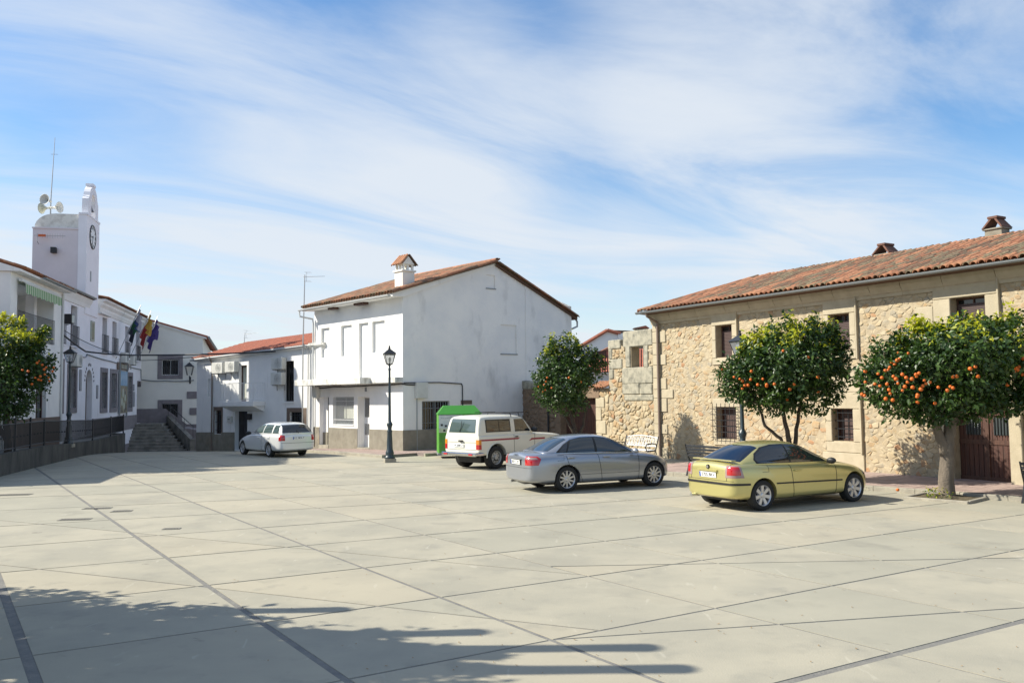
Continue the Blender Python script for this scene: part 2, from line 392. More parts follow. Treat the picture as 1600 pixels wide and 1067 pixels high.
LINES_A = [fitline(l) for l in LA]; LINES_B = [fitline(l) for l in LB]
def shift_line(l, nrm, k): return (l[0]+nrm*k, l[1])
# continue both families beyond what can be seen at the same spacing
lA = LINES_A[-1]; nA = Vector((-lA[1].y, lA[1].x)); 
if nA.dot(lA[0]-LINES_A[0][0]) < 0: nA = -nA
lB = LINES_B[-1]; nB = Vector((-lB[1].y, lB[1].x)); 
if nB.dot(lB[0]-LINES_B[0][0]) < 0: nB = -nB
spA = 3.1; spB = 3.0
lA0 = LINES_A[0]; lB0 = LINES_B[0]
LINES_A = [shift_line(lA0, -nA, k*spA) for k in range(1, 6)]+LINES_A+[shift_line(lA, nA, k*spA) for k in range(1, 8)]
LINES_B = [shift_line(lB0, -nB, k*spB) for k in range(1, 5)]+LINES_B+[shift_line(lB, nB, k*spB) for k in range(1, 9)]
def seg(pts): 
    a = ground(*pts[0]); b = ground(*pts[1]); return (Vector(a[:2]), (Vector(b[:2])-Vector(a[:2])).normalized())
kink1 = Vector(ground(790, 886)[:2]); kink2 = Vector(ground(1010, 989)[:2])
DIAG = [(seg([(0, 812.6), (785, 886)]), lambda c: c.x < kink1.x+.2), (seg([(790, 886), (1600, 871)]), lambda c: c.x > kink1.x+.2),
        (seg([(0, 882), (980, 989)]), lambda c: c.x < kink2.x), (seg([(1010, 989), (1600, 949)]), lambda c: c.x > kink2.x)]
def split(poly, P, d):
    n = Vector((-d.y, d.x)); s = [(p-P).dot(n) for p in poly]
    if min(s) > -.02 or max(s) < .02: return [poly]
    a, b = [], []
    for i in range(len(poly)):
        p, q = poly[i], poly[(i+1) % len(poly)]; sp, sq = s[i], s[(i+1) % len(poly)]
        (a if sp >= 0 else b).append(p)
        if (sp >= 0) != (sq >= 0):
            x = p+(q-p)*(sp/(sp-sq)); a.append(x); b.append(x)
    return [q for q in (a, b) if len(q) > 2]
def area(p): return abs(sum(p[i].x*p[(i+1) % len(p)].y-p[(i+1) % len(p)].x*p[i].y for i in range(len(p))))/2
def ccw(p):
    s = sum(p[i].x*p[(i+1) % len(p)].y-p[(i+1) % len(p)].x*p[i].y for i in range(len(p)))
    return p if s > 0 else p[::-1]
def inset(poly, k):
    """inset a convex ccw polygon; k is a width or one width per edge"""
    n = len(poly); ks = k if isinstance(k, list) else [k]*n
    res = list(poly); out = None
    cur = list(poly)
    for i in range(n):
        p, q = poly[i], poly[(i+1) % n]; d = (q-p)
        if d.length < 1e-6: continue
        d.normalize(); nn = Vector((-d.y, d.x)); P = p+nn*ks[i]; nxt = []
        for j in range(len(cur)):
            a, b = cur[j], cur[(j+1) % len(cur)]; sa, sb = (a-P).dot(nn), (b-P).dot(nn)
            if sa >= 0: nxt.append(a)
            if (sa >= 0) != (sb >= 0): nxt.append(a+(b-a)*(sa/(sa-sb)))
        cur = nxt
        if len(cur) < 3: return []
    return cur
KF = [ground(1040, 745), ground(1371, 767.5), ground(1582, 786)]
kd = (Vector(KF[2][:2])-Vector(KF[0][:2])).normalized(); kP = Vector(KF[1][:2])     # kerb along the stone house
polys = [[Vector((-24, -4)), Vector((26, -4)), Vector((26, 50)), Vector((-24, 50))]]
wideA = []
for l in LINES_A+LINES_B: polys = [r for p in polys for r in split(p, *l)]
for l, ok in DIAG:
    polys = [r for p in polys for r in (split(p, *l) if ok(sum(p, Vector((0, 0)))/len(p)) else [p])]
def fold(poly):          # cut where the ground starts to fall so that the slabs follow it
    ps = [poly]
    for yy in (36.5, 38.5, 40, 41.5, 43.5, 46): ps = [r for p in ps for r in split(p, Vector((0, yy)), Vector((1, 0)))]
    return ps
plaza = thing('plaza', None, None, T(0, 0, 0)); plaza['kind'] = 'structure'
mats_sl = [M_slab, M_slab2]
rs = random.Random(3)
small = MB(); small.cur = 0
for p in polys:
    p = ccw(p)
    if area(p) < .04: continue
    c = sum(p, Vector((0, 0)))/len(p)
    # wider strip beside the two nearest left-hand joints
    ks = []
    for i in range(len(p)):
        m = (p[i]+p[(i+1) % len(p)])/2; k = .022 if m.y > 14 else .019
        for li, kk in ((5, .055), (6, .040), (7, .032)):
            P0, d0 = LINES_A[li]; nn = Vector((-d0.y, d0.x))
            if abs((m-P0).dot(nn)) < .02 : k = kk
        P0, d0 = LINES_B[4]
        if abs((m-P0).dot(Vector((-d0.y, d0.x)))) < .02: k = .05
        ks.append(k)
    q = inset(p, ks)
    if not q or area(q) < .02: continue
    mb = MB(); mb.cur = 0
    dz = rs.uniform(-.001, .001)
    for r in fold(q):
        r = ccw(r); n = len(r)
        mb.add([(v.x, v.y, gz(v.x, v.y)+dz) for v in r], [tuple(range(n))])
    n = len(q)
    mb.add([(v.x, v.y, gz(v.x, v.y)+dz) for v in q]+[(v.x, v.y, gz(v.x, v.y)-.05) for v in q], [(i, n+i, n+(i+1) % n, (i+1) % n) for i in range(n)])
    o = mb.build('concrete_slab', rs.choices([M_slab, M_slab2, M_slab3], [5, 3, 3])[0], plaza)
M_drain = mat('drain_grate', (.13, .12, .10), .8); M_draine = mat('drain_frame', (.20, .19, .16), .8)
# drain covers in the plaza
def drain(px, py, w, d, label, rot=8):
    p = ground(px, py); M = T(p.x, p.y, gz(p.x, p.y)+.003) @ Matrix.Rotation(R(rot), 4, 'Z')
    t = thing('drain_cover', label, 'drain cover', M, 'drain covers set into the plaza')
    mb = MB(); mb.box(-w/2, w/2, -d/2, -d/2+.04, 0, .006); mb.box(-w/2, w/2, d/2-.04, d/2, 0, .006)
    mb.box(-w/2, -w/2+.04, -d/2+.04, d/2-.04, 0, .006); mb.box(w/2-.04, w/2, -d/2+.04, d/2-.04, 0, .006)
    mb.build('frame', M_draine, t, local=True)
    mb = MB(); k = int(w/.07)
    for i in range(k): x = -w/2+.05+(w-.1)*(i+.5)/k; mb.box(x-.024, x+.024, -d/2+.04, d/2-.04, -.003, .004)
    mb.build('grate', M_drain, t, local=True)
    mb = MB(); mb.quad((-w/2+.04, -d/2+.04, -.0005), (w/2-.04, -d/2+.04, -.0005), (w/2-.04, d/2-.04, -.0005), (-w/2+.04, d/2-.04, -.0005)); mb.build('pit', M_pool_dark, t, local=True)
drain(117, 811.5, .62, .26, 'dark slotted drain cover, nearest of the drain covers left of the big joint')
drain(152, 794, .6, .26, 'pale drain cover crossing the dark joint strip on the left of the plaza')
drain(190, 798.5, .42, .26, 'square drain cover just right of the long dark joint strip')
drain(268, 826, .32, .18, 'small brown drain cover in the middle of the left slabs')
drain(20, 773, .9, .35, 'dark rectangular drain cover at the left edge of the photo')

# pavements -------------------------------------------------------------
def strip_poly(name, pts, h, mk, mt, tile=None, lip=.16):
    """raised pavement: polygon pts (ccw); kerb stones along the first edge chain"""
    pass
M_tilej = mat('pavement_bed', (.22, .18, .16), .95)
def pavement(a, b, inward, width, h, nseg, tile_nx, tile_ny, label=None):
    """a->b kerb front line on the ground; inward is the 2d direction to the wall side"""
    root = thing('pavement', None, None, T(a.x, a.y, 0)); root['kind'] = 'structure'
    d = (b-a); Lh = d.length; d.normalize(); n = inward
    def P(s, t, z): q = a+d*s+n*t; return (q.x, q.y, gz(q.x, q.y)+z)
    mb = MB()
    k = max(2, int(Lh/2)); 
    for i in range(k):
        s0, s1 = Lh*i/k, Lh*(i+1)/k
        mb.add([P(s0, .12, h-.012), P(s1, .12, h-.012), P(s1, width, h-.012), P(s0, width, h-.012), P(s0, .12, -.3), P(s1, .12, -.3), P(s1, width, -.3), P(s0, width, -.3)],
               [(0, 1, 2, 3), (4, 5, 1, 0), (5, 6, 2, 1), (7, 4, 0, 3)])
    mb.build('pavement_base', M_tilej, root)
    ks = Lh/nseg
    for i in range(nseg):
        s0, s1 = ks*i+.006, ks*(i+1)-.006; dz = random.uniform(-.006, .006)
        mb = MB(); mb.add([P(s0, 0, h-.015+dz), P(s1, 0, h-.015+dz), P(s1, .02, h+dz), P(s0, .02, h+dz), P(s1, .15, h+dz), P(s0, .15, h+dz), P(s0, 0, -.2), P(s1, 0, -.2), P(s0, .15, -.2), P(s1, .15, -.2)],
                          [(6, 7, 1, 0), (0, 1, 2, 3), (3, 2, 4, 5), (6, 0, 3, 5, 8), (7, 9, 4, 2, 1)])
        mb.build('kerb_stone', M_kerb, root)
    mbt = MB(); mbt2 = MB(); tw = Lh/tile_nx; th = (width-.16)/tile_ny
    for i in range(tile_nx):
        for j in range(tile_ny):
            s0, s1 = tw*i+.006, tw*(i+1)-.006; t0, t1 = .16+th*j+.006, .16+th*(j+1)-.006; dz = random.uniform(-.003, .003)
            mbt.add([P(s0, t0, h+dz), P(s1, t0, h+dz), P(s1, t1, h+dz), P(s0, t1, h+dz)], [(0, 1, 2, 3)])
    mbt.build('paving_tiles', M_paving, root, kind='stuff')
    return root
# ================================================================ BUILDINGS: shared makers
def G2(px, py): return ground(px, py, 0)[:2]
FR = Frame(G2(1040.8, 716), -120.1); FW = Frame(G2(629.9, 708.6), -131.2); FS = Frame(G2(629.9, 708.6), 138.8)
FT = Frame((-24.7, 55.2), 77); FB = Frame((-10.1, 44.0), -140); FA = Frame((-25.97, 60.7), 167)
PI = math.pi

def tile_proto():
    """one clay barrel tile, lying along +y (upslope), 0.46 long, spanning x"""
    vs = []; fs = []; n = 6; th = .014
    for (y, r) in ((0, .092), (.46, .078)):
        for rr in (r, r-th):
            for i in range(n+1):
                a = math.pi*i/n; vs.append((-rr*math.cos(a), y, rr*math.sin(a)*.92))
    k = n+1
    for i in range(n):
        fs.append((i, i+1, 2*k+i+1, 2*k+i)); fs.append((k+i+1, k+i, 3*k+i, 3*k+i+1)); fs.append((i+1, i, k+i, k+i+1))
    fs.append((0, 2*k, 3*k, k)); fs.append((n, k+n, 3*k+n, 2*k+n))
    return vs, fs
TV, TF = tile_proto()
TILE_ME = []
for m in TL:
    me = bpy.data.meshes.new('roof_tile'); me.from_pydata(TV, [], TF); me.materials.append(m)
    me.polygons.foreach_set('use_smooth', [len(f) == 4 and i < 18 and i % 3 == 0 for i, f in enumerate(TF)]); TILE_ME.append(me)
TVn = np.array(TV)
def joined(name, mats, blocks, parent, kind='stuff', label=None):
    """blocks: list of (verts Nx3 world array, faces list, material index)"""
    V = []; Fc = []; Mi = []; b = 0
    for v, f, m in blocks:
        V.append(v); 
        for q in f: Fc.append(tuple(i+b for i in q)); Mi.append(m)
        b += len(v)
    V = np.concatenate(V); inv = np.array(WM[parent.name].inverted()) if parent is not None else np.eye(4)
    V = V @ inv[:3, :3].T+inv[:3, 3]
    me = bpy.data.meshes.new(name); me.from_pydata(V.tolist(), [], Fc)
    for m in mats: me.materials.append(m)
    me.polygons.foreach_set('material_index', Mi); me.update()
    o = link_mesh(name, me, parent); 
    if kind: o['kind'] = kind
    if label: o['label'] = label
    return o
def tile_slope(parent, O, ax, upv, length_fn, ncol, pitch, maxparts, colfn, row=.40, tag_stuff='roof_tiles', scale=1.0, rough=.012):
    """columns of barrel tiles from eave origin O, across direction ax, upslope direction upv"""
    nrm = ax.cross(upv).normalized(); 
    if nrm.z < 0: nrm = -nrm
    inv = WM[parent.name].inverted(); items = []
    for c in range(ncol):
        L0, L1 = length_fn(c*pitch); k = int((L1-L0)/row)+1
        cw = random.uniform(-.008, .008)
        for r in range(k):
            s = L0+r*row
            if s > L1-.05: break
            p = O+ax*(c*pitch+cw+random.uniform(-.004, .004))+upv*s+nrm*(.02+random.uniform(0, rough))
            up2 = (upv+nrm*.045+ax*random.uniform(-.02, .02)).normalized(); a2 = up2.cross(nrm).normalized()
            if a2.dot(ax) < 0: a2 = -a2
            n2 = a2.cross(up2)
            if n2.dot(nrm) < 0: a2 = -a2; n2 = -n2
            M = Matrix((a2*scale, up2, n2*scale)).transposed().to_4x4(); M.translation = p
            items.append(((p-CAMP).length+(0 if r == 0 else 6), M, colfn(c, r)))
    items.sort(key=lambda t: t[0])
    for d, M, ci in items[:maxparts]:
        o = bpy.data.objects.new('roof_tile', TILE_ME[ci]); COL.objects.link(o); o.parent = parent; o.matrix_local = inv @ M
    bl = []
    for d, M, ci in items[maxparts:]:
        A = np.array(M); bl.append((TVn @ A[:3, :3].T+A[:3, 3], TF, ci))
    if bl: joined(tag_stuff, TL, bl, parent)
def canal_sheet(mb, O, ax, upv, ncol, pitch, length_fn):
    """concave lower tiles between the barrel columns"""
    nrm = ax.cross(upv).normalized()
    if nrm.z < 0: nrm = -nrm
    for c in range(-1, ncol):
        L0, L1 = length_fn(max(0, c*pitch))
        n = 4; a = []
        for i in range(n+1):
            x = pitch*(c+.5)+(-.5+i/n)*pitch; z = .018-.055*math.sin(PI*i/n)
            a.append((O+ax*x+nrm*z+upv*(L0-.03), O+ax*x+nrm*z+upv*(L1)))
        for i in range(n): mb.quad(a[i][0], a[i+1][0], a[i+1][1], a[i][1])

def window(parent, F, r, n, name='window', frame=M_white_metal, fw=.06, glass=M_glass_dark, mull=1, bars=None, sill=None, depth=.05, rail=None):
    """window unit filling rect r at outward position n; frame > pane / grille"""
    u0, u1, z0, z1 = r
    mb = MB(F.M)
    mb.box(u0, u0+fw, n, n+depth, z0, z1); mb.box(u1-fw, u1, n, n+depth, z0, z1)
    mb.box(u0+fw, u1-fw, n, n+depth, z1-fw, z1); mb.box(u0+fw, u1-fw, n, n+depth, z0, z0+fw)
    for i in range(mull):
        x = u0+(u1-u0)*(i+1)/(mull+1); mb.box(x-fw*.35, x+fw*.35, n+.001, n+depth-.002, z0+fw, z1-fw)
    w = mb.build(name, frame, parent)
    mb = MB(F.M); k = mull+1
    for i in range(k):
        a = u0+fw+(u1-u0-2*fw)*i/k; b = u0+fw+(u1-u0-2*fw)*(i+1)/k
        mb.box(a, b, n+.008, n+.016, z0+fw, z1-fw)
    mb.build('pane', glass, w)
    if bars:
        cols, rows, rad, off, m = bars
        mb = MB(F.M)
        for i in range(cols): x = u0+(u1-u0)*(i+.5)/cols; mb.tube([(x, off, z0-.02), (x, off, z1+.02)], rad, 5)
        for j in range(rows): z = z0+(z1-z0)*(j+.5)/rows; mb.tube([(u0-.02, off+rad*1.5, z), (u1+.02, off+rad*1.5, z)], rad, 5)
        mb.build('window_grille', m, w)
    return w
def railing(parent, F, u0, u1, n0, n1, z0, z1, step=.11, m=M_iron, name='balcony_railing', sides=True, r=.008):
    mb = MB(F.M)
    path = [(u0, n0), (u0, n1), (u1, n1), (u1, n0)] if sides else [(u0, n1), (u1, n1)]
    for (a, b) in zip(path[:-1], path[1:]):
        L = math.hypot(b[0]-a[0], b[1]-a[1]); k = max(1, int(L/step))
        for zz in (z0+.06, z1): mb.tube([(a[0], a[1], zz), (b[0], b[1], zz)], r*1.8, 6)
        for i in range(k+1):
            x = a[0]+(b[0]-a[0])*i/k; y = a[1]+(b[1]-a[1])*i/k; mb.tube([(x, y, z0), (x, y, z1)], r, 5)
    return mb.build(name, m, parent)
def ac_unit(F, r, n, label, dep=.3, fan_left=True):
    u0, u1, z0, z1 = r; c = F.w((u0+u1)/2, n, z0)
    M = F.M.copy(); M.translation = c; t = thing('air_conditioner', label, 'air conditioner', M, 'air conditioners on the house walls')
    w = u1-u0; h = z1-z0
    mb = MB(); mb.bbox(-w/2, w/2, .04, .04+dep, 0, h, .015); mb.build('casing', M_ac, t, local=True)
    mb = MB(); cxx = -w*.12; rr = min(w*.3, h*.4)
    for k in range(4): mb.lathe([(rr*(k+1)/4, 0), (rr*(k+1)/4+.006, .006), (rr*(k+1)/4+.012, 0)], 16, T(cxx, .04+dep+.002, h/2) @ Matrix.Rotation(-PI/2, 4, 'X'), cap=False)
    for k in range(8):
        a = k*PI/4; mb.tube([(cxx, .05+dep, h/2), (cxx+rr*math.cos(a), .05+dep, h/2+rr*math.sin(a))], .004, 4)
    mb.build('fan_guard', M_ac_dark, t, local=True)
    mb = MB()
    for x in (-w*.35, w*.35): mb.box(x-.02, x+.02, .0, .04+dep, -.04, 0); mb.box(x-.02, x+.02, 0, .03, -.3, -.04)
    mb.build('bracket', M_galv, t, local=True)
    return t
def cable(pts, r, name, label, cat='cable', sag=0, n=14, m=None, group=None):
    P = []
    for a, b in zip(pts[:-1], pts[1:]):
        a, b = Vector(a), Vector(b)
        for i in range(n): t = i/n; q = a.lerp(b, t); q.z -= sag*4*t*(1-t); P.append(q)
    P.append(Vector(pts[-1])); mb = MB(); mb.tube(P, r, 5)
    return top(mb, name, m or M_cable, label, cat, pts[0], group)

def voronoi(pts, rect, sy=1.0, k=22):
    P = np.array(pts); out = []
    Q = P*np.array([1, sy]); 
    for i in range(len(P)):
        d = ((Q-Q[i])**2).sum(1); idx = np.argsort(d)[1:k]
        poly = [Vector((rect[0], rect[2])), Vector((rect[1], rect[2])), Vector((rect[1], rect[3])), Vector((rect[0], rect[3]))]
        for j in idx:
            m = (P[i]+P[j])/2; nn = (P[i]-P[j])*np.array([1, sy*sy]); 
            P0 = Vector(m); nv = Vector(nn); new = []
            sg = [(p-P0).dot(nv) for p in poly]
            if min(sg) >= 0: continue
            for a in range(len(poly)):
                b = (a+1) % len(poly)
                if sg[a] >= 0: new.append(poly[a])
                if (sg[a] >= 0) != (sg[b] >= 0): new.append(poly[a]+(poly[b]-poly[a])*(sg[a]/(sg[a]-sg[b])))
            poly = new
            if len(poly) < 3: break
        out.append(poly)
    return out
def chaikin(poly, k=.22):
    r = []
    for i in range(len(poly)):
        a, b = poly[i], poly[(i+1) % len(poly)]; r += [a.lerp(b, k), a.lerp(b, 1-k)]
    return r
def thin(poly, d):
    r = [poly[0]]
    for p in poly[1:]:
        if (p-r[-1]).length > d: r.append(p)
    if len(r) > 2 and (r[0]-r[-1]).length < d: r.pop()
    return r
def stone_mesh(poly, F, n0, h, gap, inv, rnd):
    p = ccw([v.copy() for v in poly]); p = inset(p, gap*rnd.uniform(.3, 1.6))
    if not p or area(p) < .0012: return None
    p = thin(p, .025)
    if len(p) < 3: return None
    c = sum(p, Vector((0, 0)))/len(p)
    p = [c+(v-c)*rnd.uniform(.88, 1.08) for v in chaikin(p, .16)]
    n = len(p); tx, tz = rnd.uniform(-.13, .13), rnd.uniform(-.13, .13)
    vs = []
    for s, hh in ((1.0, 0), (.93, h*.75), (.70, h)):
        for v in p:
            q = c+(v-c)*s*(rnd.uniform(.93, 1.05) if hh else 1); vs.append(F.w(q.x, n0+hh*(rnd.uniform(.6, 1.35) if hh else 1)+((q.x-c.x)*tx+(q.y-c.y)*tz if hh else -.01), q.y))
    vs.append(F.w(c.x, n0+h*rnd.uniform(.9, 1.2), c.y))
    fs = []
    for k in range(2):
        for i in range(n): j = (i+1) % n; fs.append((k*n+i, k*n+n+i, k*n+n+j, k*n+j))
    for i in range(n): fs.append((2*n+i, 3*n, 2*n+(i+1) % n))
    V = np.array([tuple(v) for v in vs]); return V, fs
def rubble(parent, F, rect, nstones, avoid, n0=0.0, hr=(.012, .045), gap=.012, sy=1.35, maxparts=300, seed=1, weights=(5, 2.2, 3, .5, 3.5), minlen=.14, px_area=90, mats=None, joined_name='rubble_stones'):
    rnd = random.Random(seed); pts = []; u0, u1, z0, z1 = rect; tries = 0
    while len(pts) < nstones and tries < nstones*40:
        tries += 1; p = (rnd.uniform(u0, u1), rnd.uniform(z0, z1)); dmin = minlen*rnd.choice([.5, .6, .75, .95, 1.3, 1.9])
        ok = True
        for q in pts[-400:] if len(pts) > 2000 else pts:
            if abs(q[0]-p[0]) < dmin and abs((q[1]-p[1])*sy) < dmin*1.0 and math.hypot(q[0]-p[0], (q[1]-p[1])*sy) < dmin: ok = False; break
        if ok: pts.append(p)
    cells = voronoi(pts, rect, sy); items = []
    for (x, z), poly in zip(pts, cells):
        if len(poly) < 3: continue
        if any(a[0]-.0 < x < a[1]+.0 and a[2] < z < a[3] for a in avoid): continue
        # clip against avoided rectangles (dressed stones, openings)
        for a in avoid:
            bx0 = min(v.x for v in poly); bx1 = max(v.x for v in poly); bz0 = min(v.y for v in poly); bz1 = max(v.y for v in poly)
            if bx1 <= a[0] or bx0 >= a[1] or bz1 <= a[2] or bz0 >= a[3]: continue
            cand = []
            for P0, nv in ((Vector((a[0], 0)), Vector((-1, 0))), (Vector((a[1], 0)), Vector((1, 0))), (Vector((0, a[2])), Vector((0, -1))), (Vector((0, a[3])), Vector((0, 1)))):
                new = []; sg = [(p-P0).dot(nv) for p in poly]
                for i in range(len(poly)):
                    j = (i+1) % len(poly)
                    if sg[i] >= 0: new.append(poly[i])
                    if (sg[i] >= 0) != (sg[j] >= 0): new.append(poly[i]+(poly[j]-poly[i])*(sg[i]/(sg[i]-sg[j])))
                if len(new) > 2: cand.append((area(new), new))
            if cand: poly = max(cand, key=lambda t: t[0])[1]
            else: poly = []; break
        if len(poly) < 3 or area(poly) < .004: continue
        r = stone_mesh(poly, F, n0, rnd.uniform(*hr), gap, None, rnd)
        if r is None: continue
        w = F.w(x, 0, z); d = (w-CAMP).length
        items.append((area(poly)/d/d, r, rnd.choices(range(5), weights)[0]))
    items.sort(key=lambda t: -t[0]); inv = np.array(WM[parent.name].inverted()); mats = mats or ST
    for s, (V, fs), mi in items[:maxparts]:
        Vl = V @ inv[:3, :3].T+inv[:3, 3]
        me = bpy.data.meshes.new('stone'); me.from_pydata(Vl.tolist(), [], fs); me.materials.append(mats[mi]); me.polygons.foreach_set('use_smooth', [True]*len(fs))
        link_mesh('stone', me, parent)
    if items[maxparts:]: 
        o = joined(joined_name, mats, [(V, fs, mi) for s, (V, fs), mi in items[maxparts:]], parent)
        o.data.polygons.foreach_set('use_smooth', [True]*len(o.data.polygons))
def block(parent, F, u0, u1, z0, z1, n0, n1, m=M_granite, b=.015, name='granite_block'):
    mb = MB(F.M); mb.bbox(u0+.004, u1-.004, n0, n1+random.uniform(-.004, .004), z0+.004, z1-.004, b); return mb.build(name, m, parent)

# ================================================================ WHITE CORNER HOUSE (centre)
Wc = thing('white_house', 'large white two storey house with grey side gable in the middle of the photo', 'house', T(*G2(629.9, 708.6)))
UL = 7.92; ZE = 6.72
rec = [FW.rect(501.9, 515, 514.9, 558), FW.rect(532.8, 509.5, 549.6, 555.4), FW.rect(560.8, 505.3, 575.8, 583), FW.rect(581.5, 500.9, 601.3, 549.6)]
rec = [(a, b, c, 5.9) for a, b, c, d in rec]
rec[2] = (rec[2][0], rec[2][1], 3.35, 5.9)
holes = [r+(.12,) for r in rec]
dl = (6.44, 7.37, .12, 2.48); wl = (4.1, 6.06, 1.17, 2.48); dr = (2.72, 3.76, .12, 2.48)
mb = MB(FW.M); holes_wall(mb, 0, UL, -.4, 7.05, holes+[dl+(.38,), wl+(.2,), dr+(.38,)], .2)
for r in rec: mb.quad(*[(u, -.12, z) for u, z in ((r[0], r[2]), (r[1], r[2]), (r[1], r[3]), (r[0], r[3]))])
mb.F = FS.M
SD = 10.41; SP = 5.3; zp = 8.78
b1 = FS.rect(760, 429, 773.6, 451); b2 = FS.rect(782.5, 507, 807.4, 553); gw = (-2.54, -1.01, .97, 2.25)
front = mb.build('front_wall', M_plaster, Wc)
mb = MB(FS.M)
holes_wall(mb, -SD, 0, -.4, 6.4, [b2+(.06,), gw+(.16,)], .1)
mb.quad(*[(u, -.06, z) for u, z in ((b2[0], b2[2]), (b2[1], b2[2]), (b2[1], b2[3]), (b2[0], b2[3]))])
# gable triangle: left slope from the front eave to the peak, right slope to the rear eave
ucut = -7.23
holes_wall(mb, b1[0], b1[1], b1[2], b1[3], [b1+(.05,)], .05)
mb.quad(*[(u, -.05, z) for u, z in ((b1[0], b1[2]), (b1[1], b1[2]), (b1[1], b1[3]), (b1[0], b1[3]))])
def zs(u): return 6.98+(zp-6.98)*(-u/SP) if u > -SP else zp+(6.62-zp)*((-u-SP)/(SD-SP))
us = [0, b1[1], b1[0], ucut, -SD]
for a, b in zip(us[:-1], us[1:]):
    if a == b1[1]:
        mb.quad((a, 0, 6.4), (a, 0, b1[2]), (b, 0, b1[2]), (b, 0, 6.4)); mb.quad((a, 0, b1[3]), (a, 0, zs(a)), (b, 0, zs(b)), (b, 0, b1[3]))
    elif a > -SP > b: mb.quad((a, 0, 6.4), (a, 0, zs(a)), (-SP, 0, zp), (b, 0, zs(b)), (b, 0, 6.4))
    else: mb.quad((a, 0, 6.4), (a, 0, zs(a)), (b, 0, zs(b)), (b, 0, 6.4))
mb.quad((-SD, 0, -.4), (-SD, 0, 6.6), (-SD, -UL, 6.6), (-SD, -UL, -.4))
mb.quad((0, -UL+.003, -.4), (-SD, -UL, -.4), (-SD, -UL, 6.6), (-SP, -UL, zp), (0, -UL+.003, 6.98))
mb.build('side_wall', M_plaster_grey, Wc)
mb = MB(FS.M); mb.box(-SD, ucut, .0, .03, 0.0, 7.0); mb.prism([(-SD, 7.0), (ucut, 7.0), (ucut, zs(ucut)-.12), (-SD, 6.55)], 0, .03)
mb.build('rear_gable_wall', M_plaster_grey, Wc)
for b_ in (b1, b2): mb = MB(FS.M); mb.box(b_[0]-.04, b_[1]+.04, -.02, .035, b_[2]-.05, b_[2]); mb.build('blind_window_ledge', M_gutter, Wc)
# plinth band, proud of the wall
mb = MB(FW.M)
for a, b in ((0.0, dr[0]), (dr[1], dl[0]), (dl[1], UL)): mb.box(a, b, 0, .025, -.4, 1.0)
mb.F = FS.M; mb.box(-3.1, .025, 0, .025, -.4, 1.0)
mb.build('plinth', M_plinth, Wc)
for h_ in (dl, dr): mb = MB(FW.M); mb.box(h_[0]+.002, h_[1]-.002, -.37, .045, -.1, .135); mb.build('doorstep', M_kerb, Wc)
# dark backs of the plinth height in the door reveals are the doors themselves
mb = MB(FW.M); mb.box(dl[0], dl[1]-.0, -.38, -.33, .12, 2.48); d1 = mb.build('door', M_blue_door, Wc, label='narrow blue grey front door')
mb = MB(FW.M); mb.tube([(dl[0]+.1, -.32, 1.05), (dl[0]+.1, -.28, 1.05), (dl[0]+.2, -.28, 1.05)], .012); mb.build('handle', M_galv, d1)
mb = MB(FW.M); u0, u1 = dr[0], dr[1]
mb.box(u0, u1, -.38, -.355, .12, .7); mb.box(u0, u1, -.38, -.355, 1.22, 1.52)
mb.box(u0, u0+.06, -.38, -.34, .7, 2.48); mb.box(u1-.06, u1, -.38, -.34, .7, 2.48); mb.box(u0+.06, u1-.06, -.38, -.34, 2.42, 2.48)
d2 = mb.build('door', M_white_metal, Wc, label='white metal door with barred glass panels')
mb = MB(FW.M); mb.box(u0+.06, u1-.06, -.378, -.37, .7, 1.22); mb.box(u0+.06, u1-.06, -.378, -.37, 1.52, 2.42); mb.build('pane', M_glass_dark, d2)
mb = MB(FW.M)
for i in range(9): x = u0+.1+(u1-u0-.2)*i/8; mb.tube([(x, -.35, .7), (x, -.35, 1.22)], .011, 5); mb.tube([(x, -.35, 1.52), (x, -.35, 2.42)], .008, 5)
mb.build('door_grille', M_white_metal, d2)
w = window(Wc, FW, wl, -.2, frame=M_gutter, fw=.05, glass=M_glass_mid, mull=1, bars=(22, 0, .011, -.03, M_white_metal))
mb = MB(FW.M); mb.tube([(wl[0], -.03, wl[2]+.22), (wl[1], -.03, wl[2]+.22)], .012); mb.tube([(wl[0], -.03, wl[3]-.2), (wl[1], -.03, wl[3]-.2)], .01); mb.build('grille_rail', M_white_metal, w)
mb = MB(FW.M); mb.box(wl[0]+.1, wl[0]+1.15, -.185, -.17, wl[2]+.28, wl[2]+.85); mb.build('curtain', M_curtain, w)
mb = MB(FW.M); mb.box(wl[0]-.02, wl[1]+.02, -.2, .03, wl[2]-.05, wl[2]+.004); mb.build('sill', M_white_metal, w)
w = window(Wc, FS, gw, -.16, frame=M_gutter, fw=.05, glass=M_glass_dark, mull=1, bars=(11, 2, .014, -.04, M_gutter))
# balcony slab in two widths
mb = MB(FW.M); mb.bbox(1.98, 8.2, .003, .95, 3.05, 3.34, .012)
mb.build('balcony_slab', M_slab_edge, Wc, label='long stained concrete balcony slab')
mb = MB(FW.M); mb.bbox(-.02, 1.98, .003, .42, 3.07, 3.31, .012); mb.build('balcony_slab', M_slab_edge, Wc)
mb = MB(FW.M)
for (u, wd) in ((6.2, .5), (5.1, .35)): mb.box(u, u+wd, .1, .5, 3.03, 3.051)
mb.build('rusty_patch', M_wood, Wc)
